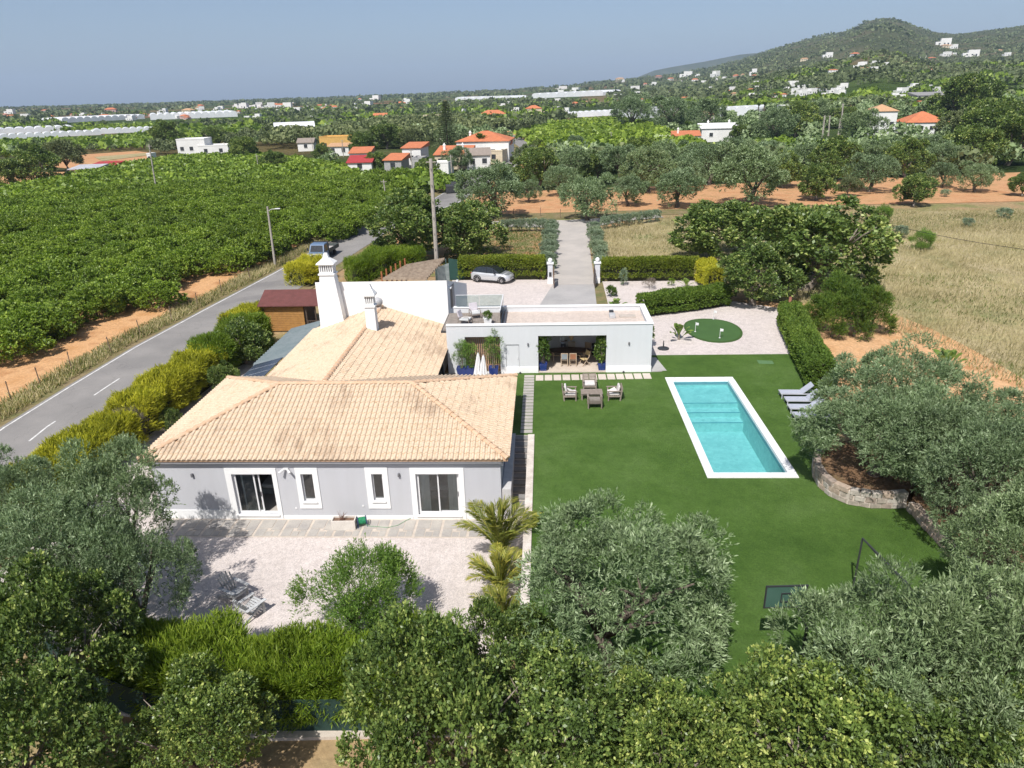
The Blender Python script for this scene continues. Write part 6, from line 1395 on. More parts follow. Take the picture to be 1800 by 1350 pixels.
potted('tall leafy plant in a blue pot at the left side of the dining bay', x1, 44.92, FZ, 2.15, .36, L_BROAD, .15, .075, 330, 1.0, 'potted plants flanking the dining bay', .2)
potted('tall leafy plant in a blue pot at the right side of the dining bay', x2, 44.92, FZ, 2.0, .34, L_BROAD, .15, .075, 300, 1.0, 'potted plants flanking the dining bay', .2)
for lab, px, h, r_, n in (('bamboo in a dark pot at the shaded left end of the slat screen',812,1.8,.5,420), ('bamboo in a blue pot behind the closed parasols',827,1.7,.55,460), ('tall bamboo in a blue pot at the right end of the slat screen',868,2.25,.5,520)):
    x = AT(px,655,44.1)[0]; potted(lab, x, 44.1, LV, h, r_, L_ALMOND, .13, .022, n, 1.2, 'bamboo pots before the slat screen', .4)
t = thing('black_pot', 'dark tapered pot with a leafy plant at the corner of the pool house', 'potted plant', (7.45,49.6,LV)); MB().lathe([(.2,0),(.28,.5),(.3,.52),(.26,.54)],14).build('pot', MAT_DARKM, t); put('foliage', crown('pot_leaves2', L_BROAD, .3,.3,.7,12,.2,160,5,.16,.07,.15,1.2,.5,.7), t)
near('K', 'leafy vine clump beside the low wall strip left of the house', (300,735), 1.0, .55)

# ================================================================== the olive grove beyond the lane
grove = [(862,384,96,'O'),(928,356,46,'O'),(985,345,64,'O'),(1033,388,82,'O'),(1105,362,62,'O'),(1140,338,90,'O'),(1190,365,70,'O'),(1245,325,84,'O'),(1312,362,106,'O'),(1205,335,64,'O'),(1090,320,76,'O'),(945,332,80,'K'),(893,335,52,'K'),
         (1375,330,70,'K'),(1433,352,72,'K'),(1527,338,78,'O'),(1462,318,80,'K'),(1605,362,54,'K'),(1655,330,52,'O'),(1713,338,60,'O'),(1795,345,46,'K'),(1525,308,66,'O'),(1590,312,74,'K'),(1650,305,64,'O'),(1700,300,90,'K'),(1770,290,96,'K'),
         (1010,318,70,'O'),(1050,318,60,'K'),(1165,310,70,'O'),(1285,305,70,'O'),(1340,300,60,'O'),(1410,305,60,'O'),(1490,345,40,'S'),(1560,300,60,'K'),(1625,290,60,'O'),(1735,270,100,'K'),(1798,262,80,'K'),(1690,262,80,'S'),(1120,296,60,'K'),(1220,300,60,'O')]
side = ['at the left end','left of the middle','in the middle','right of the middle','at the right end']
used = {}
for i, (px, py, wpx, kd) in enumerate(grove):
    x, y, z = GT(px, py); r = wpx/2*math.hypot(y, CAM_Z)/FPX*1.02
    kind = {'O':'silvery olive tree','K':'dark green carob tree','S':'grey-brown scrubby tree'}[kd]
    row = 'front' if y < 118 else 'second row' if y < 150 else 'back row' if y < 200 else 'far back'
    base = '%s, %s of the grove beyond the lane, %s' % (kind, row, side[min(4,int((px-850)/192))])
    V, Tn, nm = {'O': (OLM,OLT,'olive_tree'), 'K': (CAM,CAT,'carob_tree'), 'S': (SCM,CAT,'scrub_tree')}[kd]
    s = r/3.0*(1 if y < 118 else .86); tree(nm, base, 'tree', x, y, z-.1, V[i % len(V)], Tn[i % len(Tn)], (s,s,s*.98), i*1.3, base)
for lab, px, s in (('young bright green tree on the dry field near the carob',(1548,392),.62),('small green fig-like tree on the dry field in front of the cable',(1618,440),.6)):
    x, y, z = GT(*px); tree('field_tree', lab, 'tree', x, y, z, AL, limbs('trunk', MAT_BARK, 3.0, .10, 1.5, 1.2, 2.2, 8, .05, .3, 5), s)
for i, px in enumerate(((1660,346),(1765,385),(1700,400),(1582,418))):
    x, y, z = GT(*px); tree('field_shrub', 'low green shrub scattered on the dry field', 'shrub', x, y, z, SH, SHT, .9+.2*(i % 2), i, 'low shrubs on the dry field')

# ================================================================== grass
def inside(px, py, poly):
    p = np.array(poly); q = np.roll(p, -1, 0); c = np.zeros(len(px), bool)
    for (x0,y0), (x1,y1) in zip(p, q):
        with np.errstate(divide='ignore', invalid='ignore'):
            c ^= ((y0 > py) != (y1 > py)) & (px < (x1-x0)*(py-y0)/(y1-y0+1e-12)+x0)
    return c
def grass(name, lab, poly, n, h, wd, mat, keep=None, lean=.45):
    p = np.array(poly); x = rng.uniform(p[:,0].min(), p[:,0].max(), n); y = rng.uniform(p[:,1].min(), p[:,1].max(), n)
    k = inside(x, y, poly)
    if keep is not None: k &= keep(x, y)
    x, y = x[k], y[k]; m = len(x); pos = np.stack([x, y, T(x, y)], -1)
    d = np.stack([rng.normal(size=m)*lean+.15, rng.normal(size=m)*lean, np.ones(m)], -1)
    var = np.clip(.25*rng.random(m)+.75*vnoise(x, y, 5, 5)*.6+.4*vnoise(x, y, 1.4, 6)-.1, 0, 1)
    o = bpy.data.objects.new(name, leafmesh(name, pos, d, h*(.5+.9*rng.random(m))*(.6+.8*vnoise(x,y,4,7)), np.full(m, wd)*(.7+.6*rng.random(m)), var, mat)); C.objects.link(o)
    tag(o, lab, 'grass', None, 'stuff')
vis = lambda x, y: (np.abs(np.arctan2(x, y)+R(3)) < R(38)) & (vnoise(x, y, 9, 2)*.6+vnoise(x, y, 3, 3)*.4 > .26)
grass('dry_grass', 'tall straw coloured dry grass of the field', FIELD, 260000, .45, .05, L_DRYG, vis)
grass('green_weeds', 'green weeds growing in patches in the dry field', FIELD, 90000, .32, .07, L_GRASS, lambda x, y: (np.abs(np.arctan2(x, y)+R(3)) < R(38)) & (vnoise(x, y, 11, 9)*.6+vnoise(x, y, 4, 10)*.4 > .60))
vl = dense(REDGE[1:9], 2); vp = offset_line(vl, -2.9)+offset_line(vl, -.5)[::-1]
grass('verge_grass', 'dry brown grass of the road verge', vp, 60000, .45, .05, L_DRYG)
grass('verge_grass', 'green weeds of the road verge', vp, 25000, .4, .06, L_GRASS)
grass('plot_grass', 'thin weeds on the plot left of the drive', [(-12,73),(.3,73),(.9,96),(-3,99),(-12,100)], 9000, .22, .07, L_GRASS)
# ================================================================== the citrus orchard
CT = [crown('citrus_crown', L_CITRUS, 2.4, 2.4, 1.6, 40, .7, 1500, 6, .26, .13, .25, 1.55, .45, .7, 0, -.8, fill=.8) for _ in range(3)]
CTT = limbs('trunk', MAT_BARK, 2.0, .12, 1.5, .8, 1.4, 5, .05, .25, 12)
CTW = []
for i in range(3):
    CTW.append(crown('citrus_crown', L_CITRUS, 2.4, 2.4, 1.6, 36, .75, 700, 6, .36, .19, .3, 1.55, .45, .7, 0, -.8, fill=.8))
orch = [GT(*p)[:2] for p in ((-60,345),(40,338),(130,318),(215,297),(300,284),(420,278),(520,285),(600,302),(640,318),(700,322),(712,345),(672,385),(600,420),(520,446),(468,460),(440,472),(395,489),(340,514),(285,540),(215,569),(140,596),(60,622),(-60,660))]
p = np.array(orch); gx, gy = np.meshgrid(np.arange(p[:,0].min()-30, p[:,0].max(), 4.9), np.arange(p[:,1].min(), p[:,1].max(), 3.3))
Y = gy.ravel(); X = gx.ravel()+.11*(Y-60)      # rows run with the road
X = X+rng.normal(size=len(X))*.22; Y = Y+rng.normal(size=len(Y))*.3
k = inside(X, Y, orch); X, Y = X[k], Y[k]; o = np.argsort(np.hypot(X, Y)); X, Y = X[o], Y[o]

for i in range(min(300, len(X))):
    x, y = float(X[i]), float(Y[i]); z = Tz(x, y); s = random.uniform(.86,1.12); rz = random.uniform(0,6)
    if i < 80: tree('citrus_tree', 'round dark green citrus tree of the big orchard left of the road', 'citrus tree', x, y, z, CT[i % 3], CTT, (s,s,s*random.uniform(.8,.92)), rz, 'citrus trees of the roadside orchard')
    else:
        ob = put('citrus_tree', CTW[i % 3] if i > 140 else CT[i % 3], None, (x,y,z), rz, (s,s,s*random.uniform(.8,.92)))
        tag(ob, 'round dark green citrus tree of the big orchard left of the road', 'citrus tree', 'citrus trees of the roadside orchard')
def puffs(name, lab, xs, ys, rs, hs, mat, nq, size, cat='trees', kind='stuff'):
    m = len(xs); d = sph(m*nq); d[:,2] = np.abs(d[:,2])*1.0-.15
    k = np.repeat(np.arange(m), nq); r = rs[k][:,None]; q = (.65+.4*rng.random(m*nq))[:,None]
    z = T(xs, ys)
    pos = np.stack([xs[k], ys[k], z[k]+hs[k]*.42], -1)+d*q*np.concatenate([r, r, (hs[k]*.55)[:,None]], 1)
    nd = unit(rng.normal(size=(m*nq,3))+d*.2); ln = rs[k]*size*(.6+.8*rng.random(m*nq))
    var = np.clip(.55*rng.random(m*nq)+.45*rng.random(m)[k], 0, 1)
    ob = bpy.data.objects.new(name, leafmesh(name, pos-nd*ln[:,None]*.5, nd, ln, ln*.8, var, mat, .1)); C.objects.link(ob)
    return tag(ob, lab, cat, None, kind)
X2, Y2 = X[300:], Y[300:]
if len(X2): puffs('citrus_orchard', 'far rows of the big citrus orchard left of the road', X2, Y2, np.full(len(X2), 2.35), np.full(len(X2), 2.7), L_CITRUS, 130, .38)
def orchard(name, lab, pxs, step, mat=L_CITRUS, h=3.0, nq=34, size=.6):
    poly = [GT(*q)[:2] for q in pxs]; p = np.array(poly); gx, gy = np.meshgrid(np.arange(p[:,0].min(), p[:,0].max(), step), np.arange(p[:,1].min(), p[:,1].max(), step*1.1))
    x = gx.ravel()+rng.normal(size=gx.size)*.4; y = gy.ravel()+rng.normal(size=gx.size)*.4; k = inside(x, y, poly); x, y = x[k], y[k]
    return puffs(name, lab, x, y, np.full(len(x), step*.62), h*(.8+.4*rng.random(len(x))), mat, nq, size)
orchard('far_orchard', 'bright green orchard right of the far road behind the olive grove', [(905,240),(960,226),(1010,216),(1080,212),(1140,222),(1190,250),(1260,268),(1300,290),(1240,300),(1100,290),(980,280)], 4.6)
orchard('far_orchard', 'green orchard strip behind the white villa with two chimneys', [(1290,262),(1400,252),(1440,262),(1560,258),(1600,275),(1480,290),(1320,292)], 4.8)
orchard('far_orchard', 'pale green field of low trees left of the white cubic farmhouse', [(-60,262),(60,252),(170,252),(280,238),(430,230),(530,226),(560,232),(480,242),(330,252),(300,262),(160,266),(-60,280)], 6.0, h=3.4, nq=20)
orchard('far_orchard', 'green orchard band below the small villas on the right', [(1240,192),(1330,186),(1440,176),(1560,170),(1640,172),(1600,182),(1440,192),(1300,200)], 7.0, h=3.4, nq=16)
orchard('far_orchard', 'narrow green orchard band beyond the long white greenhouse', [(60,232),(250,222),(430,214),(560,208),(600,212),(420,222),(200,232)], 7.5, h=3.2, nq=14)
orchard('roadside_orchard', 'green orchard between the houses and the road bend', [(700,322),(735,312),(790,316),(808,330),(770,342),(712,345)], 3.9, h=2.8, nq=130, size=.4)
orchard('garden_trees', 'garden trees behind the row of village houses', [(610,262),(700,262),(760,262),(770,240),(860,236),(900,225),(760,215),(640,225),(560,240),(480,232),(470,262),(560,262)], 9.0, L_MIX, 6.5, 170, .26)
# trees of the wide plain and the hillside: a mass
def far_wood(name, lab, n, r0, r1, ph0, ph1, rr, hh, mat, nq, thr, seed, zt=None, size=.95):
    u = rng.random(n); r = np.sqrt(r0**2+u*(r1**2-r0**2)) if r1 < 900 else r0*(r1/r0)**u
    ph = R(ph0)+rng.random(n)*R(ph1-ph0); x = r*np.sin(ph); y = r*np.cos(ph)
    dn = vnoise(x, y, 60+r1*.02, seed)*.55+vnoise(x, y, 22+r1*.006, seed+1)*.45; k = dn > thr
    if r0 < 1000:
        for q in BANNED: k &= ~inside(x, y, q)
    x, y, r = x[k], y[k], r[k]; s = (.6+.8*rng.random(len(x)))
    return puffs(name, lab, x, y, rr*s, hh*s, mat, nq, size)
BANNED = [[GT(*q)[:2] for q in pl] for pl in ([(905,240),(960,226),(1010,216),(1080,212),(1140,222),(1190,250),(1260,268),(1300,290),(1240,300),(1100,290),(980,280)],
          [(-60,262),(60,252),(170,252),(280,238),(430,230),(530,226),(560,232),(480,242),(330,252),(300,262),(160,266),(-60,280)], [(60,300),(140,272),(260,262),(270,285),(210,297),(130,318)], [(640,318),(700,322),(820,330),(900,300),(900,262),(780,255),(600,270),(600,302)],
          [(1225,262),(1320,262),(1320,225),(1225,225)],[(1530,240),(1660,240),(1660,215),(1530,215)])]
for g0, g1 in (((-60,262),(190,228)),((150,246),(300,226)),((255,222),(430,200)),((100,224),(262,206)),((990,216),(1200,192)),((475,252),(565,224)),((300,292),(405,252)),((1250,212),(1340,196)),((925,180),(1070,164))): BANNED.append([GT(*q)[:2] for q in (g0,(g1[0],g0[1]),g1,(g0[0],g1[1]))])
RDW = offset_line(dense(REDGE[8:],6), -3)+offset_line(dense(REDGE[8:],6), 9)[::-1]; BANNED.append(RDW); BANNED.append(orch)
BANNED.append([(-30,100),(45,100),(70,118),(140,118),(140,160),(40,146),(-12,140)])
far_wood('distant_trees', 'dark garden and roadside trees spread over the near plain', 2600, 170, 420, -40, 34, 2.7, 4.6, L_MIX, 120, .60, 21, size=.32)
far_wood('distant_trees', 'silvery trees spread over the near plain', 1600, 170, 460, -40, 34, 2.8, 4.8, L_OLIVE, 115, .58, 25, size=.32)
far_wood('distant_trees', 'dark trees of the middle plain between the villages', 7000, 420, 1100, -42, 36, 3.4, 4.8, L_MIX, 17, .54, 31, size=.7)
far_wood('distant_trees', 'green trees of the middle plain between the villages', 5000, 400, 1200, -42, 36, 3.4, 4.4, L_CITRUS, 18, .52, 35, size=.7)
far_wood('distant_trees', 'hazy trees of the far plain below the horizon', 15000, 900, 6000, -42, 36, 5, 4.5, L_MIX, 6, .50, 41, size=1.1)
far_wood('hillside_scrub', 'dark scrub covering the hill slopes', 16000, 700, 2750, 6, 38, 2.6, 2.6, L_MIX, 4, .36, 45, size=1.1)

# ================================================================== houses of the plain
MAT_HW = M('house_white', (.78,.77,.74), .85, (.70,.69,.66), .3, fine=.03); MAT_HC = M('house_cream', (.66,.56,.40), .85, fine=.03); MAT_HR = M('house_terracotta', (.56,.19,.085), .85, (.46,.16,.075), .8, .2, 5)
MAT_HY = M('house_yellow', (.66,.40,.12), .85, fine=.03); MAT_HG = M('house_grey', (.40,.39,.38), .9, fine=.03); MAT_HP = M('house_pink', (.58,.40,.36), .85, fine=.03); MAT_WIN = M('far_window', (.05,.055,.06), .3, fine=0); MAT_HTAN = M('house_tan_roof', (.55,.33,.18), .85, fine=.05); MAT_REDR = M('red_sheet', (.42,.05,.05), .7, fine=.05)
def house_at(lab, px, wpx, d, h, roof='hip', wall=MAT_HW, rmat=MAT_HR, rz=0.0, win=3, chim=0, name='house', over=.35, rh=None):
    x, y, z = GT(*px); w_ = wpx*math.hypot(y, CAM_Z)/FPX
    t = thing(name, lab, 'house', (x,y+d/2,z), rz)
    MB().box(-w_/2,w_/2,-d/2,d/2,-1,h).build('wall', wall, t)
    rt = None
    if roof == 'flat':
        rt = MB().box(-w_/2-.05,w_/2+.05,-d/2-.05,-d/2+.2,h,h+.35).box(-w_/2-.05,w_/2+.05,d/2-.2,d/2+.05,h,h+.35).box(-w_/2-.05,-w_/2+.2,-d/2+.2,d/2-.2,h,h+.35).box(w_/2-.2,w_/2+.05,-d/2+.2,d/2-.2,h,h+.35).build('parapet', wall, t)
    else:
        a, b = w_/2+over, d/2+over; q = rh or min(a, b)*.45; i = b if roof == 'hip' and a > b else (a*.98 if roof == 'hip' else 0)
        if roof == 'mono': vs = [(-a,-b,h),(a,-b,h),(a,b,h+q*1.6),(-a,b,h+q*1.6),(-a,-b,h-.15),(a,-b,h-.15),(a,b,h-.15),(-a,b,h-.15)]; fs = [(0,1,2,3),(4,5,1,0),(5,6,2,1),(7,4,0,3),(6,7,3,2),(7,6,5,4)]
        else: vs = [(-a,-b,h),(a,-b,h),(a,b,h),(-a,b,h),(-a+i,0,h+q),(a-i,0,h+q),(-a,-b,h-.15),(a,-b,h-.15),(a,b,h-.15),(-a,b,h-.15)]; fs = [(0,1,5,4),(1,2,5),(2,3,4,5),(3,0,4),(0,6,7,1),(1,7,8,2),(2,8,9,3),(3,9,6,0),(9,8,7,6)]
        rt = MB().add(vs, fs).build('roof', rmat, t)
    for k in range(win):
        cx = -w_/2+w_*(k+.5)/win; ww = min(.6, w_/win*.28)
        f = thing('window', None, None); f.parent = t
        MB().box(cx-ww,cx+ww,-d/2-.03,-d/2-.001,h*.38,h*.38+1.25).build('pane', MAT_WIN, f); MB().box(cx-ww-.1,cx+ww+.1,-d/2-.08,-d/2-.031,h*.38-.12,h*.38-.01).build('sill', wall, f)
    for k in range(chim):
        cx = (-.3+.55*k)*w_; MB().box(cx-.3,cx+.3,-.3,.3,h,h+1.9).add([(cx-.4,-.4,h+1.9),(cx+.4,-.4,h+1.9),(cx+.4,.4,h+1.9),(cx-.4,.4,h+1.9),(cx,0,h+2.6)],[(0,1,4),(1,2,4),(2,3,4),(3,0,4),(3,2,1,0)]).build('chimney', MAT_HW, t)
    return t
H = house_at
H('low white shed with a bright red sheet roof at the orchard edge',(632,304),40,6,2.6,'mono',MAT_HW,MAT_REDR,R(4),1,rh=.8)
H('white house with an orange lean-to roof behind the red shed',(632,291),34,8,3.4,'mono',MAT_HW,MAT_HR,R(4),1,rh=.7)
H('two-storey white house with a small orange roof beside a stone wing',(728,296),32,8,5.2,'mono',MAT_HW,MAT_HR,R(-6),3,rh=.6)
H('low stone and brick wing with an orange roof in the village row',(694,303),30,7,3.0,'mono',MAT_HG,MAT_HR,R(-6),1,rh=.7)
H('grey stone outhouse right of the two-storey white house',(736,303),18,5,3.2,'flat',MAT_HG,MAT_HR,R(-6),1)
H('cream house with two pointed chimneys and an orange front roof',(797,297),58,9,3.6,'mono',MAT_HC,MAT_HR,R(-4),3,2,rh=1.0)
H('long white garden wall house below the cream house',(775,305),34,4,2.4,'flat',MAT_HW,MAT_HR,R(-12),0)
H('big white house with a wide orange tiled roof behind the date palm',(852,285),88,13,5.6,'hip',MAT_HW,MAT_HR,R(-4),5,1,rh=2.4)
H('front veranda wing of the big orange roofed house',(866,283),60,5,4.4,'mono',MAT_HW,MAT_HR,R(-4),4,rh=.9)
H('small white gabled house with a grey tile roof beside the road',(838,297),40,8,3.4,'gable',MAT_HW,M('grey_tile',(.30,.25,.21),.9),R(8),2)
H('pale tan flat roofed annex right of the grey tile house',(872,288),30,7,3.2,'flat',MAT_HC,MAT_HR,R(-10),1)
H('white cubic two-storey farmhouse at the far side of the orchard',(336,276),46,9,5.6,'flat',MAT_HW,MAT_HR,R(8),3)
H('low white wing attached to the cubic farmhouse',(374,275),50,8,3.4,'flat',MAT_HW,MAT_HR,R(8),2,1)
H('yellow house with a terracotta front beside the orchard',(592,268),54,8,5.0,'flat',MAT_HY,MAT_HR,R(-2),3)
H('small white gabled house left of the yellow house',(536,266),26,7,3.0,'gable',MAT_HW,M('grey_tile',(.30,.25,.21),.9),R(8),1)
H('white house front in the shade of the yellow house',(596,274),36,5,3.0,'mono',MAT_HW,MAT_HTAN,R(-2),2,rh=.5)
H('white villa with two slim chimneys and a flat white roof',(1268,249),62,10,4.4,'mono',MAT_HW,MAT_HW,R(-4),2,2,rh=.8)
H('low white house with an orange roof beside a blue pool',(1208,254),44,7,2.8,'mono',MAT_HW,MAT_HR,R(-6),1,1,rh=.8)
H('white tower house with a tan hipped roof on the right',(1552,237),40,9,7.5,'hip',MAT_HW,MAT_HTAN,R(-8),3)
H('white bungalow with a broad orange hipped roof on the right',(1630,237),62,12,4.0,'hip',MAT_HW,MAT_HR,R(-6),4,rh=3.2)
H('long grey farm shed with an open front below the hill',(1668,180),95,14,4.0,'mono',MAT_HG,M('shed_sheet',(.30,.29,.28),.8),R(-4),0,rh=1.0)
H('small white house with a rust roof left of the farm shed',(1640,193),28,8,3.4,'mono',MAT_HW,MAT_HR,R(-3),1,rh=.5)
H('orange roofed white house right of the road in the middle distance',(866,214),44,10,4.6,'hip',MAT_HW,MAT_HR,R(-3),3)
H('cream two-storey house left of the tall conifer',(762,222),32,9,6.0,'flat',MAT_HC,MAT_HR,0,2)
H('pale orange roofed house with a tower in the middle distance',(938,203),26,9,5.0,'hip',MAT_HC,MAT_HR,R(3),2)
H('red and white roofed house on the near plain',(668,213),22,8,3.6,'gable',MAT_HW,MAT_HR,R(3),2)
H('tin roofed white hut among the shrubs left of the orchard',(145,312),44,7,2.2,'mono',MAT_HG,M('tin',(.52,.52,.54),.5,(.4,.4,.42),.8),R(8),0,rh=.35)
H('hut with a flat red roof behind the tin roofed hut',(182,304),40,6,2.2,'mono',MAT_HW,MAT_REDR,R(8),0,rh=.3)
H('tiny white pump house at the orchard pole',(265,289),8,3,3.0,'flat',MAT_HW,MAT_HR,0,1)
H('white house with a tan roof in front of the long greenhouse',(1238,213),32,8,3.0,'hip',MAT_HW,MAT_HTAN,0,2)
H('low white walled house at the left of the orange roofed hut',(1175,252),44,6,2.2,'flat',MAT_HW,MAT_HR,R(-4),1)
H('white flat roofed house hidden in trees behind the poles',(1395,210),40,9,6.0,'flat',MAT_HW,MAT_HR,R(-5),2)
# greenhouses
MAT_GHS = M('greenhouse_sheet', (.74,.75,.76), .5, (.66,.67,.68), .15, fine=.02)
def greenhouse(lab, px0, px1, d, h, n=1, tun=False):
    x0, y0, z0 = GT(*px0); x1, y1, z1 = GT(*px1); t = thing('greenhouse', lab, 'greenhouse', (x0,y0,z0))
    L = math.hypot(x1-x0, y1-y0); t.rotation_euler = (0,0,math.atan2(y1-y0, x1-x0)); t.rotation_euler.y = -math.atan2(z1-z0, L)
    if tun:     # one long barrel
        MB().loft([[(xx,d/2-d/2*math.cos(q),h*math.sin(q)**.7) for q in (math.pi*i/10 for i in range(11))] for xx in (0,L)]).build('cover', MAT_GHS, t)
        MB().box(-.05,-.01,d*.3,d*.7,0,h*.6).build('end_door', MAT_WIN, t); return
    for i in range(n):
        a, b = L*i/n, L*(i+1)/n; MB().loft([[(a+(b-a)*(.5-.5*math.cos(q)),yy,h*.6+h*.4*math.sin(q)) for q in (math.pi*k/6 for k in range(7))]+[(b,yy,0),(a,yy,0)][::1] for yy in (0,d)]).build('bay', MAT_GHS, t)
greenhouse('white tunnel greenhouse with rounded ends on the plain beyond the farmhouse',(484,243),(556,240),12,7,tun=True)
greenhouse('long row of arched white greenhouses at the left edge, the far one',(-30,237),(132,230),40,3.6,9)
greenhouse('long low white greenhouse at the left edge, the near one',(-30,247),(178,237),12,3.0,14)
greenhouse('white greenhouse strip beyond the bush row on the left',(165,236),(280,231),14,3.2,9)
greenhouse('huge grey-white glasshouse in the middle of the plain',(265,211),(418,205),90,6,12)
greenhouse('pale glasshouse strip left of the huge one',(110,216),(255,209),40,5,12)
greenhouse('long white greenhouse right of the far road',(998,207),(1195,197),14,3.6,18)
greenhouse('white greenhouse continuing the long one to the right',(1120,209),(1160,206),14,6,3)
greenhouse('white greenhouse behind the palm in the grove on the right',(1260,205),(1330,202),20,5,4)
greenhouse('long pink and white greenhouse far behind the road',(935,173),(1060,168),40,8,8)
greenhouse('yellowish long hall far behind the tall conifer',(800,180),(900,178),40,8,6)
# small white houses scattered over the plain, the villages and the hillside
def hm(name, wall, roof, flat):
    b = MB().box(-4.5,4.5,-3.5,3.5,-2,3.4); m = b.mesh(name, wall); nb = len(b.f)
    q = MB().box(-4.5,4.5,-3.5,3.5,-2,3.4)
    if flat: q.box(-1.5,4.5,-3.5,3.5,3.401,6.2)
    else: q.add([(-4.9,-3.9,3.4),(4.9,-3.9,3.4),(4.9,3.9,3.4),(-4.9,3.9,3.4),(-2.2,0,5.0),(2.2,0,5.0)],[(0,1,5,4),(1,2,5),(2,3,4,5),(3,0,4),(3,2,1,0)])
    k = len(q.f); q.box(-2.6,-1.7,-3.55,-3.51,1,2.2).box(.3,1.2,-3.55,-3.51,1,2.2).box(2.4,3.3,-3.55,-3.51,0,2.1)
    m = q.mesh(name, wall); m.materials.append(roof); m.materials.append(MAT_WIN)
    for i, pg_ in enumerate(m.polygons):
        if i >= k: pg_.material_index = 2
        elif i >= 6 and not flat: pg_.material_index = 1
    return m
HM = [hm('far_house', MAT_HW, MAT_HW, True), hm('far_house', MAT_HW, MAT_HW, True), hm('far_house', MAT_HW, MAT_HR, False), hm('far_house', MAT_HW, MAT_HR, True), hm('far_house', MAT_HC, MAT_HTAN, False), hm('far_house', MAT_HW, MAT_HW, True), hm('far_house', MAT_HW, MAT_HW, True), hm('far_house', MAT_HP, MAT_HR, False)]
def village(lab, n, box, s0, s1, clus=0):
    for i in range(n):
        px = random.uniform(box[0], box[2]); py = random.uniform(box[1], box[3])
        x, y, z = GT(px, py)
        if y > 9000 or y < 100: continue
        s = max(.6, min(2.4, random.choice((5,6,7,8,9,12))*math.hypot(x, y)/FPX/9.0))
        o = put('far_house', random.choice(HM), None, (x,y,z), random.uniform(-.5,.5), (s*random.uniform(.8,1.7), s, s*random.uniform(.8,1.15))); tag(o, lab, 'house', lab)
village('small far white house on the hillside below the summit', 18, (1390,98,1640,128), .9, 1.35)
village('small far white house high on the right shoulder of the hill', 9, (1630,78,1770,102), .9, 1.3)
village('small white house of the settlement at the foot of the hill', 26, (1240,154,1460,172), .65, 1.05)
village('small far house scattered on the foothill slope', 34, (1080,128,1330,168), .8, 1.3)
village('small far house of the long village on the plain', 60, (330,186,640,200), .8, 1.5)
village('small far house near the left horizon', 34, (0,196,330,212), .7, 1.2)
village('small far house in the middle of the far plain', 44, (620,177,1000,198), .7, 1.25)
village('small far house on the wooded slope right of the middle', 26, (960,158,1260,190), .7, 1.2)
village('small far house among the trees under the right slope', 16, (1460,152,1720,182), .6, 1.0)
village('small white house among the fields of the near plain', 14, (420,205,700,222), .8, 1.2)
# conifer, palms and dark bushes of the middle distance
def conifer(lab, px, top):
    x, y, z = GT(*px); h = AT(top[0],top[1],y)[2]-z; t = thing('conifer_tree', lab, 'tree', (x,y,z))
    P, D, Ln, V = [], [], [], []
    for i in range(22):
        f = i/21; zz = h*(.08+.9*f); r = (1-f)**.85*h*.30+.3
        for k in range(9):
            a = k*.698+i*.6+random.uniform(-.1,.1)
            for q in np.linspace(.15,1,9):
                for s in range(5):
                    P.append((math.cos(a)*r*q+random.uniform(-.25,.25),math.sin(a)*r*q+random.uniform(-.25,.25),zz-r*.08*q+.25*q*q*r*.2+random.uniform(-.12,.12))); D.append((math.cos(a)+random.uniform(-.8,.8),math.sin(a)+random.uniform(-.8,.8),random.uniform(-.2,.5))); Ln.append(.75); V.append(random.random()*.7)
    put('crown', leafmesh('conifer_crown', np.array(P), np.array(D), np.array(Ln), np.full(len(P),.16), np.array(V), L_MIX), t); MB().tube([(0,0,-.3),(0,0,h)],[.4,.05],8).build('trunk', MAT_BARK, t)
conifer('tall layered conifer rising above the village roofs', (787,262), (788,178))
DP = palm_mesh(26, 3.2, .2, .12, 4.5, L_CYP, .7, .09, 26); DPT = MB().tube([(0,0,-.3),(.1,0,2.4),(0,0,4.6)],[.4,.33,.3],8).mesh('palm_trunk', MAT_BARK)
for lab, px, s in (('date palm in front of the big orange roofed house',(845,284),1.15),('palm at the left picture edge among dark shrubs',(22,312),1.0),('palm beside the low white house with the pool',(1206,243),.9),('palm left of the white villa with two chimneys',(1212,240),.8),('tall palm behind the white villa, left of a pair',(1332,204),1.0),('tall palm behind the white villa, right of a pair',(1342,205),1.1)):
    x, y, z = GT(*px); t = thing('date_palm', lab, 'palm', (x,y,z), s, 'date palms of the middle distance'); t.scale = (s,)*3; put('fronds', DP, t); put('trunk', DPT, t)
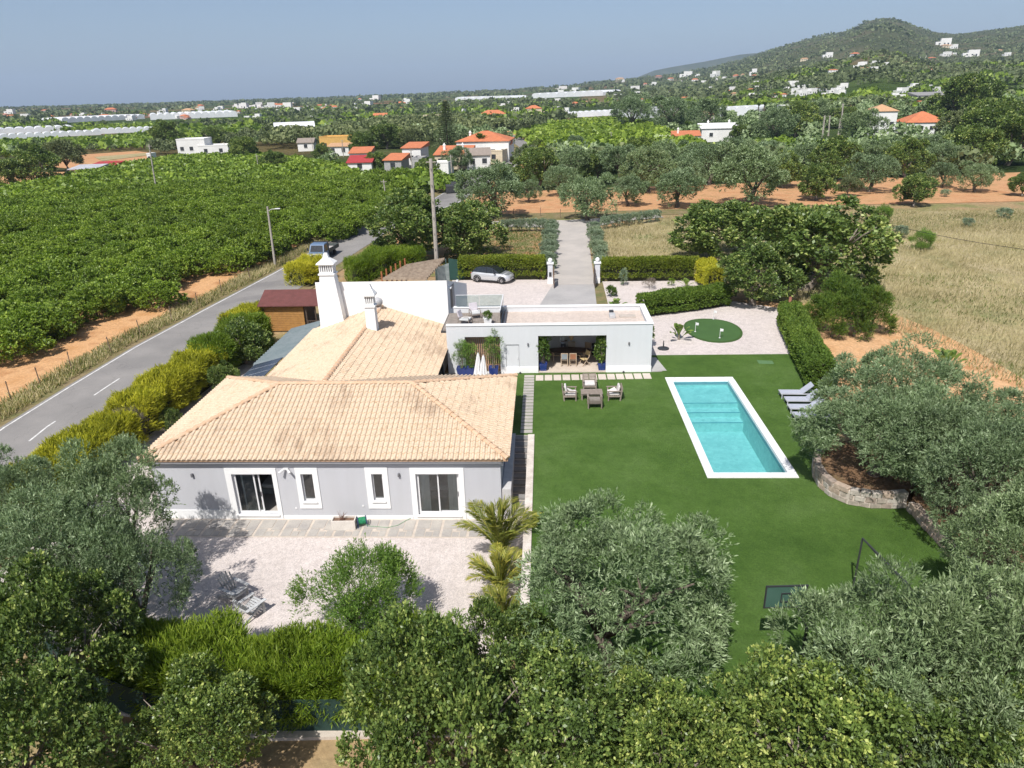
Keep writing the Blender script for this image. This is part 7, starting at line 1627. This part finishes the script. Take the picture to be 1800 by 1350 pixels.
mids = [(20,330,60,'K','dark tree at the left edge of the orchard'),(75,325,70,'K','dark carob left of the tin roofed hut'),(120,300,60,'S','scrubby tree behind the tin roofed hut'),(60,285,40,'K','dark tree near the palm at the left edge'),(295,262,50,'K','big dark tree left of the cubic farmhouse'),(430,283,44,'K','dark round tree right of the cubic farmhouse'),(482,301,40,'K','low dark round bush inside the orchard'),(568,282,30,'K','dark bush under the yellow house'),(640,275,44,'K','dark tree behind the red shed'),(680,262,50,'K','dark tree behind the two-storey house'),(640,262,26,'O','silvery tree left of the dark tree pair'),
        (660,300,34,'K','dark tree between the red shed and the stone wing'),(752,310,36,'K','bright bush under the cream house'),(805,300,44,'O','grey olive in front of the cream house'),(725,262,40,'S','tree behind the village row'),(1300,250,34,'K','round dark bush in front of the white villa'),(1360,250,60,'O','olive right of the white villa'),(1400,240,60,'K','carob left of the double posts'),(1510,250,60,'O','olive in front of the tan tower house'),(1650,235,40,'K','dark tree at the broad orange roof'),(1690,225,90,'K','dark carob right of the broad orange roof'),(1590,236,20,'K','small round tree at the bungalow front'),
        (1240,232,60,'O','silvery tree row behind the low white house'),(1180,228,60,'O','silvery tree at the orchard corner'),(1110,226,60,'O','silvery tree group above the bright orchard'),(945,262,18,'K','small roadside tree at the far road'),(1010,262,26,'O','lone olive in the bright orchard'),(1480,225,40,'K','tree right of the double posts'),(1430,225,50,'O','olive behind the double posts'),(380,262,40,'K','dark tree behind the farmhouse wing')]
for i, (px, py, wpx, kd, lab) in enumerate(mids):
    x, y, z = GT(px, py); r = wpx/2*math.hypot(y, CAM_Z)/FPX; V = {'O': OLM, 'K': CAM, 'S': SCM}[kd]; s = r/3
    tree({'O':'olive_tree','K':'carob_tree','S':'scrub_tree'}[kd], lab, 'tree', x, y, z-.2*s, V[i % len(V)], CAT[i % 2], (s,s,s*.95), i*1.1)
gsheet('red_field', gp((70,292),(150,272),(240,266),(268,270),(262,286),(150,300)), MAT_RED, .15, 25)
gsheet('straw_field', gp((165,277),(255,270),(262,274),(180,284)), MAT_DRY, .25, 25)
ribbon('road_edge', REDGE[9:], 6.2, 8.6, .04, MAT_ORANGE)['kind'] = 'structure'

# ================================================================== the hazy air
def m_haze():
    m = bpy.data.materials.new('haze_air'); m.use_nodes = True; n = m.node_tree.nodes; l = m.node_tree.links
    n.remove(n['Principled BSDF']); v = n.new('ShaderNodeVolumePrincipled'); v.inputs['Color'].default_value = (.62,.78,1,1); v.inputs['Density'].default_value = 1.05e-4; v.inputs['Anisotropy'].default_value = 0.0
    l.new(v.outputs[0], n['Material Output'].inputs['Volume']); return m
hz = MB().box(-16000,16000,-300,16500,-25,640).build('haze', m_haze()); tag(hz, 'thin pale blue haze over the plain', 'haze', None, 'stuff')
